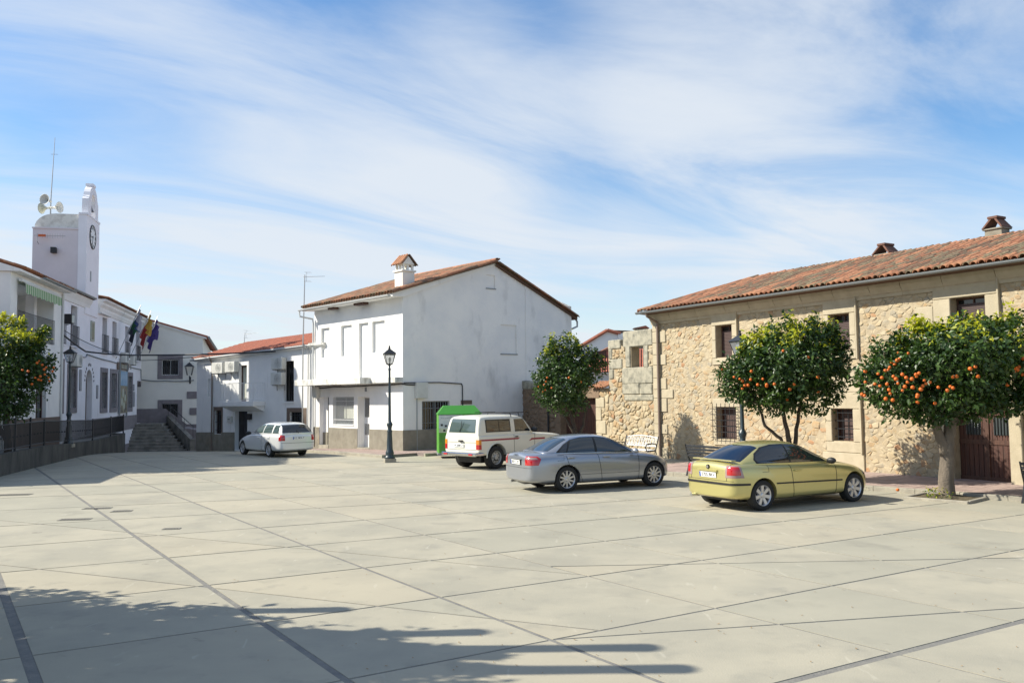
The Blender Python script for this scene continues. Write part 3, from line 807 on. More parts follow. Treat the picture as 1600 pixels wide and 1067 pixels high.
# eaves: overhanging roof slab, gutter, tiles
eo = .60; ez = 6.98; up = Vector((0, 0, 1))
Oe = FW.w(-.12, eo+.05, 6.96); run = SP+eo; rise = zp+.06-6.96
upv = (-FW.n*run+Vector((0, 0, rise))).normalized(); Ls = math.hypot(run, rise)
mb = MB(FW.M)
mb.add([(-.12, eo, 6.80), (UL+.15, eo, 6.80), (UL+.15, 0, 6.82), (-.12, 0, 6.82), (-.12, eo, 6.93), (UL+.15, eo, 6.93), (UL+.15, -SP, zp+.0), (-.12, -SP, zp+.0)],
       [(0, 1, 2, 3), (4, 5, 1, 0), (7, 6, 5, 4), (0, 3, 7, 4), (1, 5, 6, 2), (3, 2, 6, 7)])
mb.build('eaves_slab', M_plaster, Wc)
mb = MB(FW.M); mb.add([(-.12, -SP, zp), (UL+.15, -SP, zp), (UL+.15, -SD-.35, 6.45), (-.12, -SD-.35, 6.45), (-.12, -SP, zp-.12), (UL+.15, -SP, zp-.12), (UL+.15, -SD-.35, 6.33), (-.12, -SD-.35, 6.33)],
       [(0, 1, 2, 3), (4, 7, 6, 5), (0, 3, 7, 4), (2, 6, 7, 3), (1, 5, 6, 2)])
mb.build('rear_roof', M_tile_dark, Wc)
mb = MB(); canal_sheet(mb, Oe, FW.d, upv, 35, .232, lambda x: (0, Ls)); mb.build('canal_tiles', TL[1], Wc, kind='stuff')
tile_slope(Wc, Oe, FW.d, upv, lambda x: (0, Ls), 36, .232, 0, lambda c, r: random.choices([0, 1, 2, 3], [4, 4, 2, 2])[0], scale=1.12)
Or = FW.w(-.12, -SD-.4, 6.42); upr = (FW.n*(SD-SP+.4)+Vector((0, 0, zp+.02-6.42))).normalized()
tile_slope(Wc, Or, FW.d, upr, lambda x: (0, 5.9), 3, .232, 0, lambda c, r: random.choice([0, 1, 1, 2]), tag_stuff='verge_tiles', scale=1.12)
# verge tiles lying over the gable edge and ridge tiles
bl = []
def along(P0, P1, step, sc, side):
    d = (P1-P0); L = d.length; d.normalize(); k = int(L/step)
    for i in range(k):
        p = P0+d*(i*step); nn = Vector((0, 0, 1)); a = d.cross(nn).normalized(); n2 = a.cross(d)
        d2 = (d+n2*.05).normalized(); M = Matrix((a*sc, d2, n2*sc)).transposed().to_4x4(); M.translation = p+Vector((0, 0, random.uniform(0, .01)))
        A = np.array(M); bl.append((TVn @ A[:3, :3].T+A[:3, 3], TF, random.choice([0, 0, 1, 3])))
along(FW.w(-.12, eo, 6.95), FW.w(-.12, -SP, zp+.08), .38, 1.5, 0)
along(FW.w(-.12, -SD-.35, 6.48), FW.w(-.12, -SP, zp+.06), .38, 1.3, 0)
joined('verge_tiles', TL, bl, Wc); bl = []
along(FW.w(-.2, -SP, zp+.12), FW.w(UL+.2, -SP, zp+.12), .38, 1.45, 0)
joined('ridge_tiles', TL, bl, Wc)
gm = MB(FW.M)
def gutter(F, u0, u1, n, z, r=.07, m=M_gutter, parent=None, name='gutter', z1=None):
    z1 = z if z1 is None else z1; mb = MB(F.M); k = 7; vs = []
    for u, zz in ((u0, z), (u1, z1)):
        for i in range(k): a = PI+PI*i/(k-1); vs.append((u, n+r*math.cos(a), zz+r*math.sin(a)))
        for i in range(k): a = PI+PI*i/(k-1); vs.append((u, n+(r-.008)*math.cos(a), zz+(r-.008)*math.sin(a)))
    fs = []
    for i in range(k-1): fs.append((i, i+1, 2*k+i+1, 2*k+i)); fs.append((k+i+1, k+i, 3*k+i, 3*k+i+1))
    fs.append((0, 2*k, 3*k, k)); fs.append((k-1, 2*k-1, 4*k-1, 3*k-1)); fs.append(tuple(range(k))); fs.append(tuple(range(2*k, 3*k)))
    mb.add(vs, fs); return mb.build(name, m, parent)
gutter(FW, .05, UL+.35, eo+.08, 6.88, .075, M_pipe_white, Wc)
mb = MB(FW.M); mb.tube([(UL+.3, eo+.08, 6.82), (UL+.3, eo+.05, 6.55), (UL-.02, .1, 6.42), (UL-.02, .08, 6.2), (UL-.02, .08, 3.35)], .045, 8)
mb.tube([(UL-.02, .08, 3.05), (UL-.02, .08, .1)], .045, 8); mb.build('downpipe', M_pipe_white, Wc)
mb = MB(FW.M)
for (u, wd) in ((5.3, .55), (2.6, .85)): mb.box(u, u+wd, .12, .4, 6.70, 6.80)
mb.build('exposed_beam', M_wood, Wc)
mb = MB(FS.M); mb.tube([(-SD-.35, .02, 6.32), (-SD-.5, -.05, 6.25), (-SD-.5, -.05, 6.0), (-SD-.1, -.05, 5.85)], .05, 8); mb.build('rear_downpipe', M_galv, Wc)
# chimney with tiled hat
cu, cn = .75, -.62; zb = 6.96+(-cn+eo)*rise/run
ch = MB(FW.M); ch.bbox(cu-.32, cu+.32, cn-.32, cn+.32, zb-.3, zb+.68, .01); ch.bbox(cu-.38, cu+.38, cn-.38, cn+.38, zb+.68, zb+.76, .01)
for a in (-.29, .2):
    for b in (-.29, .2): ch.box(cu+a, cu+a+.09, cn+b, cn+b+.09, zb+.76, zb+1.02)
ch.box(cu-.05, cu+.05, cn+.21, cn+.27, zb+.76, zb+1.02); ch.box(cu-.27, cu-.21, cn-.05, cn+.05, zb+.76, zb+1.02)
ch.prism([(cn-.32, zb+1.02), (cn+.32, zb+1.02), (cn, zb+1.38)], cu-.32, cu+.32, 'x')
cho = ch.build('chimney', M_plaster_cream, Wc)
bl = []
for s in (-1, 1):
    for i in range(4):
        p = FW.w(cu-.34+.19*i+.05, cn+s*.45, zb+.96); uv = (FW.n*(-s)*.45+Vector((0, 0, .5))).normalized(); a = FW.d; n2 = a.cross(uv)
        if n2.z < 0: a = -a; n2 = a.cross(uv)
        M = Matrix((a*1.1, uv*1.4, n2*1.1)).transposed().to_4x4(); M.translation = p; A = np.array(M); bl.append((TVn @ A[:3, :3].T+A[:3, 3], TF, 3 if s > 0 else 1))
joined('chimney_tiles', TL, bl, cho)
# meter box, wiring
mb = MB(FS.M); mb.bbox(-1.2, -.61, .003, .2, 2.38, 3.08, .01); bx = top(mb, 'meter_box', M_ac, 'beige electricity box mounted on the grey side wall', 'electricity box', FS.w(-.9, 0, 2.38))
mb = MB(FS.M); mb.tube([(-.72, .03, 2.38), (-.72, .03, .02)], .02); mb.build('conduit', M_galv, bx)
mb = MB(FW.M); mb.bbox(7.3, 7.75, .01, .22, 2.45, 3.0, .01); top(mb, 'junction_box', M_ac, 'white junction box under the balcony slab near the corner pipe', 'junction box', FW.w(7.5, 0, 2.45))
mb = MB(FW.M); mb.box(2.95, 3.1, .002, .02, 2.72, 2.9); mb.build('house_number_plate', M_sign_grey, Wc)
cable([FW.w(7.9, .06, 2.93), FW.w(5.9, .06, 2.98), FW.w(2.5, .05, 2.99), FW.w(.0, .06, 3.02), FS.w(-.6, .06, 2.98)], .03, 'cable', 'thick black cable running under the balcony slab of the white house', sag=.02)
cable([FS.w(-.0, .07, 3.06), FS.w(-1.9, .05, 3.08), FS.w(-3.2, .04, 3.02), FS.w(-3.25, .04, 2.9), FS.w(-3.25, .04, 1.9)], .024, 'cable', 'black cable along the grey side wall above the green container', sag=.0)
# antenna mast between the two houses
pm = FW.uz(478, 700, .35)
def mast(base, h, r, label, scale=1.0, head=True, az=0):
    t = thing('antenna_mast', label, 'antenna', T(*base))
    mb = MB(); mb.tube([(0, 0, 0), (.02, 0, h*.6), (.10, 0, h)], [r, r, r*.7], 6); mb.build('mast', M_galv, t, local=True)
    if head:
        Mx = T(.10, 0, h-.15*scale) @ Matrix.Rotation(az, 4, 'Z') @ Matrix.Scale(scale, 4)
        mb = MB(); mb.tube([(-.1, 0, 0), (1.35, 0, .05)], .012, 5, M=Mx)
        for i in range(12): x = .25+i*.085; mb.tube([(x, -.14+.006*i, .02+x*.03), (x, .14-.006*i, .02+x*.03)], .005, 4, M=Mx)
        for zz in (-.30, .30):
            mb.tube([(.0, -.25, zz), (.42, -.25, zz)], .006, 4, M=Mx); mb.tube([(.0, .25, zz), (.42, .25, zz)], .006, 4, M=Mx); mb.tube([(.1, -.25, zz), (.1, .25, zz)], .006, 4, M=Mx)
        mb.tube([(.12, 0, -.3), (.12, 0, .3)], .01, 4, M=Mx); mb.build('aerial', M_galv, t, local=True)
    return t
mast(FB.w(.55, .25, .0), 8.75, .035, 'tall thin aerial mast standing between the red roofed house and white house', .75, az=.1)
cable([FB.w(.25, .12, 5.0), FB.w(.3, .1, .2)], .03, 'service_pipe', 'thin pipe down the wall beside the tall aerial mast', 'pipe', m=M_galv)

# ================================================================ RED ROOFED HOUSE (left of centre)
Bh = thing('white_cottage', 'white house with red tiled roof, small balcony and air conditioners', 'house', FB.w(5, 0, -.3))
e0 = FB.uz(487, 540); e1 = FB.uz(308, 562); UB = e1[0]; zr_, zl_ = e0[1], e1[1]
def RB(*v): return FB.rect(*v)
bd = RB(373.5, 571, 385.3, 627); tw = RB(443.4, 564.4, 459, 627); dB = RB(367, 641, 386, 702); wB = RB(335.6, 641, 346, 678); sB = RB(452.8, 643.7, 473.4, 661.5); bn = RB(325, 592, 331.5, 619)
dB = (dB[0], dB[1], -.35, dB[3])
mb = MB(FB.M); zt = min(zl_, zr_)-.02
holes_wall(mb, -1.2, UB, -1.3, zt, [bd+(.22,), tw+(.22,), dB+(.3,), wB+(.2,), sB+(.2,), bn+(.12,)], .2)
mb.quad((-1.2, 0, zt), (-1.2, 0, zr_), (UB, 0, zl_), (UB, 0, zt)) if zr_ > zl_ else mb.quad((-1.2, 0, zt), (-1.2, 0, zr_), (UB, 0, zl_), (UB, 0, zt))
mb.quad((bn[0], -.12, bn[2]), (bn[1], -.12, bn[2]), (bn[1], -.12, bn[3]), (bn[0], -.12, bn[3]))
mb.quad((UB, 0, -1.3), (UB, 0, zl_), (UB, -7, 5.6), (UB, -7, -1.3)); mb.quad((-1.2, -7, -1.3), (UB, -7, -1.3), (UB, -7, 5.6), (-1.2, -7, 5.6))
mb.build('wall', M_plaster, Bh)
mb = MB(FB.M); zpl = lambda u: .72-u*.018
for a, b in ((-1.2, dB[0]), (dB[1], wB[0]), (wB[0], wB[1]), (wB[1], UB)):
    z0, z1 = zpl(a), zpl(b)
    if a == wB[0]: z0 = z1 = min(z0, z1, wB[2]-.02)
    mb.prism([(a, -1.3), (b, -1.3), (b, z1), (a, z0)], 0, .03)
mb.build('plinth', M_plinth, Bh)
w = window(Bh, FB, bd, -.22, name='balcony_door', frame=M_wood_red, fw=.09, glass=M_curtain, mull=0)
w = window(Bh, FB, tw, -.22, frame=M_black, fw=.06, glass=M_glass_dark, mull=1, sill=1)
mb = MB(FB.M); mb.box(tw[0]-.06, tw[1]+.06, 0, .06, tw[2]-.09, tw[2]); mb.build('sill', M_plaster, w)
w = window(Bh, FB, wB, -.2, frame=M_wood, fw=.07, mull=0, bars=(5, 3, .01, -.05, M_iron))
mb = MB(FB.M); mb.box(wB[0]-.12, wB[0], 0, .02, wB[2], wB[3]+.2); mb.box(wB[1], wB[1]+.12, 0, .02, wB[2], wB[3]+.2); mb.box(wB[0], wB[1], 0, .02, wB[3], wB[3]+.2); mb.build('surround', M_brownstone, w)
w = window(Bh, FB, sB, -.2, frame=M_black, fw=.05, mull=0, bars=(5, 2, .012, -.05, M_iron))
mb = MB(FB.M); mb.box(sB[0]-.3, sB[0], 0, .02, sB[2]-.4, sB[3]+.22); mb.box(sB[1], sB[1]+.25, 0, .02, sB[2]-.4, sB[3]+.22); mb.box(sB[0], sB[1], 0, .02, sB[3], sB[3]+.22); mb.build('surround', M_brownstone, w)
mb = MB(FB.M); mb.box(dB[0], dB[1], -.3, -.26, dB[2], dB[3]); d = mb.build('door', M_iron, Bh, label='dark green grey front door')
mb = MB(FB.M)
for i in range(2):
    for j in range(3): a = dB[0]+.12+(dB[1]-dB[0])*.5*i; mb.box(a, a+(dB[1]-dB[0])*.5-.22, -.26, -.245, dB[2]+.15+.68*j, dB[2]+.7+.68*j)
mb.build('door_panel', M_black, d)
# balcony
sl_ = RB(344, 627, 399.3, 634); bu0, bu1 = sl_[0]-.0, sl_[1]-.5
bu0, bu1 = FB.uz(399.3, 630, .6)[0], FB.uz(346, 630, .6)[0]
mb = MB(FB.M); mb.bbox(bu0, bu1, .002, .75, sl_[2]-.02, sl_[3], .02); mb.prism([(.002, sl_[2]-.02), (.65, sl_[2]-.02), (.002, sl_[2]-.3)], bu0+.1, bu1-.1, 'x'); bs = mb.build('balcony', M_plaster, Bh)
railing(bs, FB, bu0+.05, bu1-.05, .03, .7, sl_[3], sl_[3]+.98, .13, M_white_metal)
mb = MB(FB.M); e = .0
mb.prism([(0, zr_-.32), (.32, zr_-.02), (.32, zr_+.1), (0, zr_+.1)], -1.2, 0.0, 'x')
mb.build('eaves_cornice', M_slab_edge, Bh)
# eave board and roof
zE = lambda u: zr_+(zl_-zr_)*(u-e0[0])/(UB-e0[0])
mb = MB(FB.M)
mb.add([(0.02, .2, zE(0.02)-.02), (UB+.3, .2, zE(UB)-.02), (UB+.3, 0, zE(UB)-.12), (0.02, 0, zE(0.02)-.12), (0.02, .2, zE(0.02)+.06), (UB+.3, .2, zE(UB)+.06), (UB+.3, -3.6, zE(UB)+1.15), (0.02, -3.6, zE(0.02)+1.15)],
       [(0, 1, 2, 3), (4, 5, 1, 0), (7, 6, 5, 4), (0, 3, 7, 4), (1, 5, 6, 2), (3, 2, 6, 7)])
mb.add([(0.02, -3.6, zE(0.02)+1.15), (UB+.3, -3.6, zE(UB)+1.15), (UB+.3, -7.2, 5.3), (0.02, -7.2, 5.3)], [(0, 1, 2, 3)])
mb.build('roof', M_plaster, Bh)
# flat interlocking tiles with steps
A0 = FB.w(0.02, .22, zE(0.02)+.07); A1 = FB.w(UB+.3, .22, zE(UB)+.07); C0 = FB.w(0.02, -3.6, zE(0.02)+1.19); C1 = FB.w(UB+.3, -3.6, zE(UB)+1.19)
bl = []; nr = 11; nc = 52
mb = MB()
for r in range(nr):
    for c in range(nc):
        def Q(cc, rr, h): 
            p = (A0.lerp(A1, cc/nc)).lerp(C0.lerp(C1, cc/nc), rr/nr); return p+Vector((0, 0, h))
        h = .035+random.uniform(0, .012); w0, w1 = c+.04, c+.96; wm = c+.5
        mb.add([Q(w0, r, h), Q(wm, r, h+.03), Q(w1, r, h), Q(w1, r+1.02, .012), Q(wm, r+1.02, .04), Q(w0, r+1.02, .012), Q(w0, r, 0), Q(w1, r, 0)],
               [(0, 1, 4, 5), (1, 2, 3, 4), (6, 7, 2, 1, 0)])
mb.build('roof_tiles', M_tile_red, Bh, kind='stuff')
gutter(FB, .12, UB+.3, .26, zE(-.6)-.02, .06, M_galv, Bh, z1=zE(UB+.3)-.02)
mb = MB(FB.M); mb.tube([(9.35, .26, 4.85), (9.35, .12, 4.6), (9.35, .06, 4.4), (9.35, .06, -.5)], .04, 7); mb.build('downpipe', M_pipe_brown, Bh)
def ACB(x0, y0, x1, y1, label, n=0.0):
    r = FB.rect(x0, y0, x1, y1, .3); ac_unit(FB, r, n, label)
ACB(331.5, 567, 348, 583, 'leftmost air conditioner above the balcony of the red roofed house')
ACB(352, 565.5, 367, 581, 'second air conditioner from the left, close beside the brown balcony door')
ACB(424.5, 559, 441, 576.5, 'upper of two stacked air conditioners beside the tall dark window')
ACB(423.5, 582.5, 440.5, 601, 'lower of two stacked air conditioners beside the tall dark window')
r = RB(388.5, 646, 394, 655.5); mb = MB(FB.M); mb.bbox(r[0], r[1], .003, .16, r[2], r[3], .01); top(mb, 'mailbox', M_black, 'black mailbox on the wall right of the dark front door', 'mailbox', FB.w(r[0], 0, r[2]))
r = RB(357, 650, 363.7, 659.6); mb = MB(FB.M); mb.bbox(r[0], r[1], .003, .12, r[2], r[3], .01); bx = top(mb, 'meter_box', M_ac, 'small grey meter box left of the dark front door', 'meter box', FB.w(r[0], 0, r[2]))
mb = MB(FB.M); mb.box(r[0]+.12, r[1]-.12, .12, .13, r[2]+.15, r[3]-.15); mb.build('meter_window', M_black, bx)
# ================================================================ STONE HOUSE (right)
Sh = thing('stone_house', 'long rubble stone house with clay tile roof along the right side', 'house', FR.w(0, 0, 0))
UC = .62; UE = -21.0; ZT = 5.25
uA = FR.rect(1118.8, 509.2, 1145.2, 557.4); uB_ = FR.rect(1295.1, 492.3, 1329.5, 546); uC_ = (-12.73, -11.78, 3.2, 4.9); lA = (-3.78, -2.81, .85, 1.96); lB = FR.rect(1300.4, 638.4, 1335, 689.7)
dR = (-13.25, -11.70, .0, 2.2); uD = (-16.6, -15.6, 2.9, 4.9)
holes = [uA, uB_, uC_, lA, lB, dR, uD]
mb = MB(FR.M); holes_wall(mb, UE, UC, -.3, ZT, [h+(.32,) for h in holes], .32, 0.0)
mb.quad((UC, 0, -.3), (UC, 0, ZT), (UC, -9, ZT), (UC, -9, -.3)); mb.quad((UE, 0, -.3), (UE, -9, -.3), (UE, -9, ZT), (UE, 0, ZT)); mb.quad((UE, -9, -.3), (UC, -9, -.3), (UC, -9, ZT), (UE, -9, ZT))
mb.build('wall', M_mortar, Sh)
# dressed stones around openings: (u0,u1,z0,z1)
av = []
def surround(h, jl=.2, jr=.28, lt=.42, sl=.24, apron=None):
    u0, u1, z0, z1 = h
    L = [(u0-jr, u0, z0-.02, z1), (u1, u1+jl, z0-.02, z1), (u0-jr, u1+jl, z1, z1+lt)]
    if sl: L.append((u0-jr, u1+jl, z0-.02-sl, z0-.02))
    if apron: L.append((u0-jr-.1, u1+jl+.15, apron, z0-.02-sl))
    for i, (a, b, c, d) in enumerate(L):
        if i < 2 and d-c > .7:
            m = c+(d-c)*random.choice([.4, .55, .62]); block(Sh, FR, a, b, c, m, -.3, .05); block(Sh, FR, a, b, m, d, -.3, .05)
        else: block(Sh, FR, a, b, c, d, -.05 if i > 1 else -.3, .05)
        av.append((a, b, c, d))
surround(uA); surround(uB_, .2, .22, .45, .26); surround(uC_, .5, .36, .5, 0)
surround(lA, .16, .2, .3, .2); surround(lB, .24, .26, .5, .32, apron=.02)
surround(uD, .4, .36, .4, 0)
# raised fillet mouldings beside the windows
for h in (uA, uB_, uC_):
    block(Sh, FR, h[0]-.30 if h is not uC_ else h[0]-.4, h[0]-.24 if h is not uC_ else h[0]-.34, h[2]-.3, h[3]+.45, 0, .10, name='moulding', b=.008)
block(Sh, FR, lB[0]-.34, lB[0]-.27, lB[2]-.36, lB[3]+.9, 0, .10, name='moulding', b=.008)
block(Sh, FR, lB[0]-.25, lB[1]+.22, 1.94+.5, 3.2, 0, .03); av.append((lB[0]-.25, lB[1]+.22, 1.9+.5, 3.2))
block(Sh, FR, uC_[1]+.5, uC_[1]+1.05, 3.9, 4.75, 0, .04); av.append((uC_[1]+.5, uC_[1]+1.05, 3.9, 4.75))
block(Sh, FR, uC_[1]+.5, uC_[1]+.95, 2.95, 3.9, 0, .035); av.append((uC_[1]+.5, uC_[1]+.95, 2.95, 3.9))
# doorway pillars and lintel
block(Sh, FR, dR[0]-.32, dR[0], 0, 1.84, -.3, .14, M_granite); block(Sh, FR, dR[0]-.37, dR[0]+.02, 1.84, 2.02, -.25, .18); block(Sh, FR, dR[0]-.95, dR[0]-.37, 0, 2.2, -.1, .06)
block(Sh, FR, dR[1], dR[1]+.3, 0, 1.1, -.3, .05); block(Sh, FR, dR[1], dR[1]+.42, 1.1, 2.2, -.3, .05); block(Sh, FR, dR[0]-.5, dR[1]+.6, 2.2, 2.62, -.3, .06)
av += [(dR[0]-.95, dR[1]+.42, 0, 2.2), (dR[0]-.5, dR[1]+.6, 2.2, 2.62)]
# corner quoins, alternately long and short
z = 0.0; k = 0
QH = [.42, .5, .38, .46, .52, .34, .44, .5, .4, .46, .44, .40]
for h in QH:
    if z > 5.0: break
    z1 = min(z+h, 5.15); ln = (.78, .42)[k % 2] if k != 5 else 1.15
    block(Sh, FR, UC-ln, UC, z, z1, -.4, .05); av.append((UC-ln, UC, z, z1)); z = z1; k += 1
# cornice of long stones
u = UC+.05
while u > UE:
    L = random.uniform(1.0, 1.7); L = min(L, u-UE)
    mb = MB(FR.M); mb.prism([(-.05, 5.14), (.05, 5.14), (.07, 5.24), (.17, 5.42), (.20, 5.54), (-.05, 5.54)], u-L+.008, u-.008, 'x'); mb.build('cornice_stone', M_granite, Sh); u -= L
    if L < .3: break
mb = MB(FR.M); mb.prism([(-.05, 5.15), (.04, 5.15), (.14, 5.42), (.17, 5.53), (-.05, 5.53)], UE, UC+.04, 'x'); mb.build('cornice_core', M_mortar, Sh)
av = [(a-.005, b+.005, c-.005, d+.005) for a, b, c, d in av]+[h for h in holes]
rubble(Sh, FR, (-14.6, UC, 0.0, 5.13), 2700, av, 0.0, hr=(-.006, .017), seed=5, maxparts=300, gap=.003, minlen=.095, sy=1.5)
rubble(Sh, FR, (UE, -14.6, 0.0, 5.13), 300, av, 0.0, hr=(.0, .03), seed=6, maxparts=0, minlen=.22, joined_name='rubble_stones_far_end')
# windows of the stone house
def blindwin(h, n=-.3):
    w = window(Sh, FR, h, n, frame=M_wood, fw=.05, glass=M_glass_dark, mull=1)
    mb = MB(FR.M); k = int((h[3]-h[2]-.2)/.05)
    for i in range(k): z = h[2]+.05+i*.05; mb.box(h[0]+.05, h[1]-.05, n+.05, n+.065, z, z+.042)
    mb.build('roller_blind', M_shutter, w); return w
blindwin(uA); blindwin(uB_); blindwin(uC_); blindwin(uD)
mb = MB(FR.M)
for h in (uA, uC_): pass
def cage(h, parent, off, cols=6, rows=6, over=.14):
    mb = MB(FR.M); u0, u1, z0, z1 = h
    for i in range(cols): x = u0-over*.3+(u1-u0+over*.6)*i/(cols-1); mb.tube([(x, off, z0-over*.4), (x, off, z1+over)], .012, 5)
    for j in range(rows): z = z0+.05+(z1-z0-.1)*j/(rows-1); mb.tube([(u0-over, off+.012, z), (u1+over, off+.012, z)], .012, 5); mb.tube([(u0-over*.8, -.02, z), (u0-over*.8, off+.01, z)], .012, 5); mb.tube([(u1+over*.8, -.02, z), (u1+over*.8, off+.01, z)], .012, 5)
    mb.build('window_grille', M_iron, parent)
w = window(Sh, FR, lA, -.3, frame=M_wood, fw=.05, glass=M_shutter, mull=0); cage(lA, w, .17, 6, 6)
w = window(Sh, FR, lB, -.3, frame=M_wood, fw=.05, glass=M_shutter, mull=0); 
mb = MB(FR.M)
for i in range(4): x = lB[0]+(lB[1]-lB[0])*(i+.5)/4; mb.tube([(x, -.12, lB[2]), (x, -.12, lB[3])], .014, 5)
for j in range(4): z = lB[2]+(lB[3]-lB[2])*(j+.5)/4; mb.tube([(lB[0], -.105, z), (lB[1], -.105, z)], .014, 5)
mb.build('window_grille', M_iron, w)
# double plank door with barred openings
do = MB(FR.M); k = 12; um = (dR[0]+dR[1])/2
for i in range(k):
    a = dR[0]+(dR[1]-dR[0])*i/k; do.box(a+.006, a+(dR[1]-dR[0])/k-.006, -.30+random.uniform(0, .006), -.25, 0.0, 2.2)
dd = do.build('door', M_wood_red, Sh, label='dark red brown double door of vertical planks')
mb = MB(FR.M); mb.box(um-.05, um+.05, -.25, -.22, 0, 2.2)
for zz in (.1, 1.05, 2.05): mb.box(dR[0]+.01, dR[1]-.01, -.248, -.228, zz, zz+.12)
mb.build('door_rail', M_wood, dd)
for s in (-.37, .37):
    mb = MB(FR.M); mb.box(um+s-.2, um+s+.2, -.25, -.237, 1.3, 1.75); p_ = mb.build('pane', M_glass_mid, dd)
for s in (-.37, .37):
    mb = MB(FR.M)
    for i in range(5): x = um+s-.16+.08*i; mb.tube([(x, -.22, 1.28), (x, -.22, 1.77)], .011, 5)
    mb.build('door_grille', M_iron, dd)
rb = railing(Sh, FR, -16.9, -15.3, .02, .45, 2.95, 3.95, .12, M_iron)
mb = MB(FR.M); mb.bbox(-17.0, -15.2, .0, .5, 2.83, 2.95); mb.build('balcony_slab', M_granite, Sh)
# roof
EN = .60; ZEv = 5.61; BR = 4.5; ZRi = 7.08; UR = -.81
run = BR+EN; rise = ZRi-ZEv; Ls = math.hypot(run, rise); upv = (-FR.n*run+Vector((0, 0, rise))).normalized()
Oe = FR.w(UC+.08, EN, ZEv); ax = -FR.d
pit = .205; hipu = (UC+.08-UR)
def lenR(x): return (0, Ls if x >= hipu else max(.1, Ls*(x+.12)/hipu-.25))
ncol = int((UC-UE)/pit)
bright = {9, 10, 27, 28, 29, 44, 45, 62, 63, 64, 80, 81}
def cR(c, r):
    nv = mnoise.noise(Vector((c*.11, r*.35, 3.3)))
    if c in bright: return 3 if random.random() < .75 else 0
    if r == 0: return random.choice([0, 3, 2, 0, 1])
    if nv > .22 or c < 14: return random.choice([0, 0, 3, 1])
    return random.choices([0, 1, 2, 3], [1.3, 4.6, 4.2, .35])[0]
mb = MB(); canal_sheet(mb, Oe, ax, upv, ncol, pit, lenR); mb.build('canal_tiles', TL[1], Sh, kind='stuff')
tile_slope(Sh, Oe, ax, upv, lenR, ncol, pit, 300, cR, rough=.03)
mb = MB(FR.M)
mb.add([(UC+.1, EN, ZEv-.06), (UR, -BR, ZRi-.06), (UE, -BR, ZRi-.06), (UE, EN, ZEv-.06), (UC+.1, -9.5, ZEv-.06), (UE, -9.5, ZEv-.06)], [(0, 3, 2, 1), (1, 2, 5, 4), (0, 1, 4)])
mb.add([(UC+.1, EN, ZEv-.07), (UE, EN, ZEv-.07), (UE, -.1, ZEv-.11), (UC+.1, -.1, ZEv-.11), (UC+.1, -9.5, ZEv-.11), (UC-.2, -9.5, ZEv-.11)], [(0, 1, 2, 3), (0, 3, 5, 4)])
mb.build('roof', M_tile_dark, Sh)
bl = []; along(FR.w(UC+.1, EN+.02, ZEv+.02), FR.w(UR, -BR, ZRi+.06), .38, 1.25, 0); joined('hip_tiles', TL, bl, Sh)
bl = []; along(FR.w(UR, -BR, ZRi+.02), FR.w(UE, -BR, ZRi+.02), .40, 1.2, 0); joined('ridge_tiles', TL, bl, Sh)
# left hip side tiles
upl = (FR.w(UR, -BR, ZRi)-FR.w(UC+.1, -BR, ZEv)).normalized()
tile_slope(Sh, FR.w(UC+.1, EN, ZEv), -FR.n, upl, lambda x: (0, max(0, 2.1*min(1, x/5, (10-x)/5)-.42)), 46, .21, 0, cR, tag_stuff='hip_side_tiles')
gutter(FR, UE, UC+.16, EN+.07, ZEv-.01, .075, M_gutter, Sh)
mb = MB(FR.M); mb.tube([(.22, EN+.07, 5.58), (.22, EN, 5.42), (.22, .12, 5.2), (.22, .11, 5.0), (.22, .11, .02)], .05, 8); mb.build('downpipe', M_pipe_brown, Sh)
M_hat = mat('chimney_hat_tiles', (.16, .075, .05), .9, (.11, .06, .045), 6, 1)
def chimney(F, parent, u, n, zb, zt, w, hatm=M_tile_red):
    mb = MB(F.M); mb.bbox(u-w, u+w, n-w*.8, n+w*.8, zb, zt, .01); mb.bbox(u-w-.05, u+w+.05, n-w*.8-.05, n+w*.8+.05, zt, zt+.05, .01)
    c = mb.build('chimney', M_plinth, parent)
    mb = MB(F.M)
    for s in (-1, 1):
        mb.add([(u+s*(w+.06), n-w-.02, zt+.05), (u+s*(w+.06), n+w+.02, zt+.05), (u+s*.1, n+w*.8, zt+.36), (u+s*.1, n-w*.8, zt+.36),
                (u+s*(w-.0), n-w-.02, zt+.05), (u+s*(w-.0), n+w+.02, zt+.05), (u+s*.04, n+w*.8, zt+.34), (u+s*.04, n-w*.8, zt+.34)], [(0, 1, 2, 3), (4, 7, 6, 5), (0, 4, 5, 1), (1, 5, 6, 2), (0, 3, 7, 4)])
    mb.bbox(u-.16, u+.16, n-w*.9, n+w*.9, zt+.34, zt+.42, .01); mb.build('chimney_hat', hatm, c); return c
q = FR.uz(1377, 395, -BR); chimney(FR, Sh, q[0], -BR-.25, ZRi-.3, ZRi+.10, .30, M_hat)
q = FR.uz(1551, 370, -BR); chimney(FR, Sh, q[0], -BR-.25, ZRi-.3, ZRi+.32, .27, M_hat)

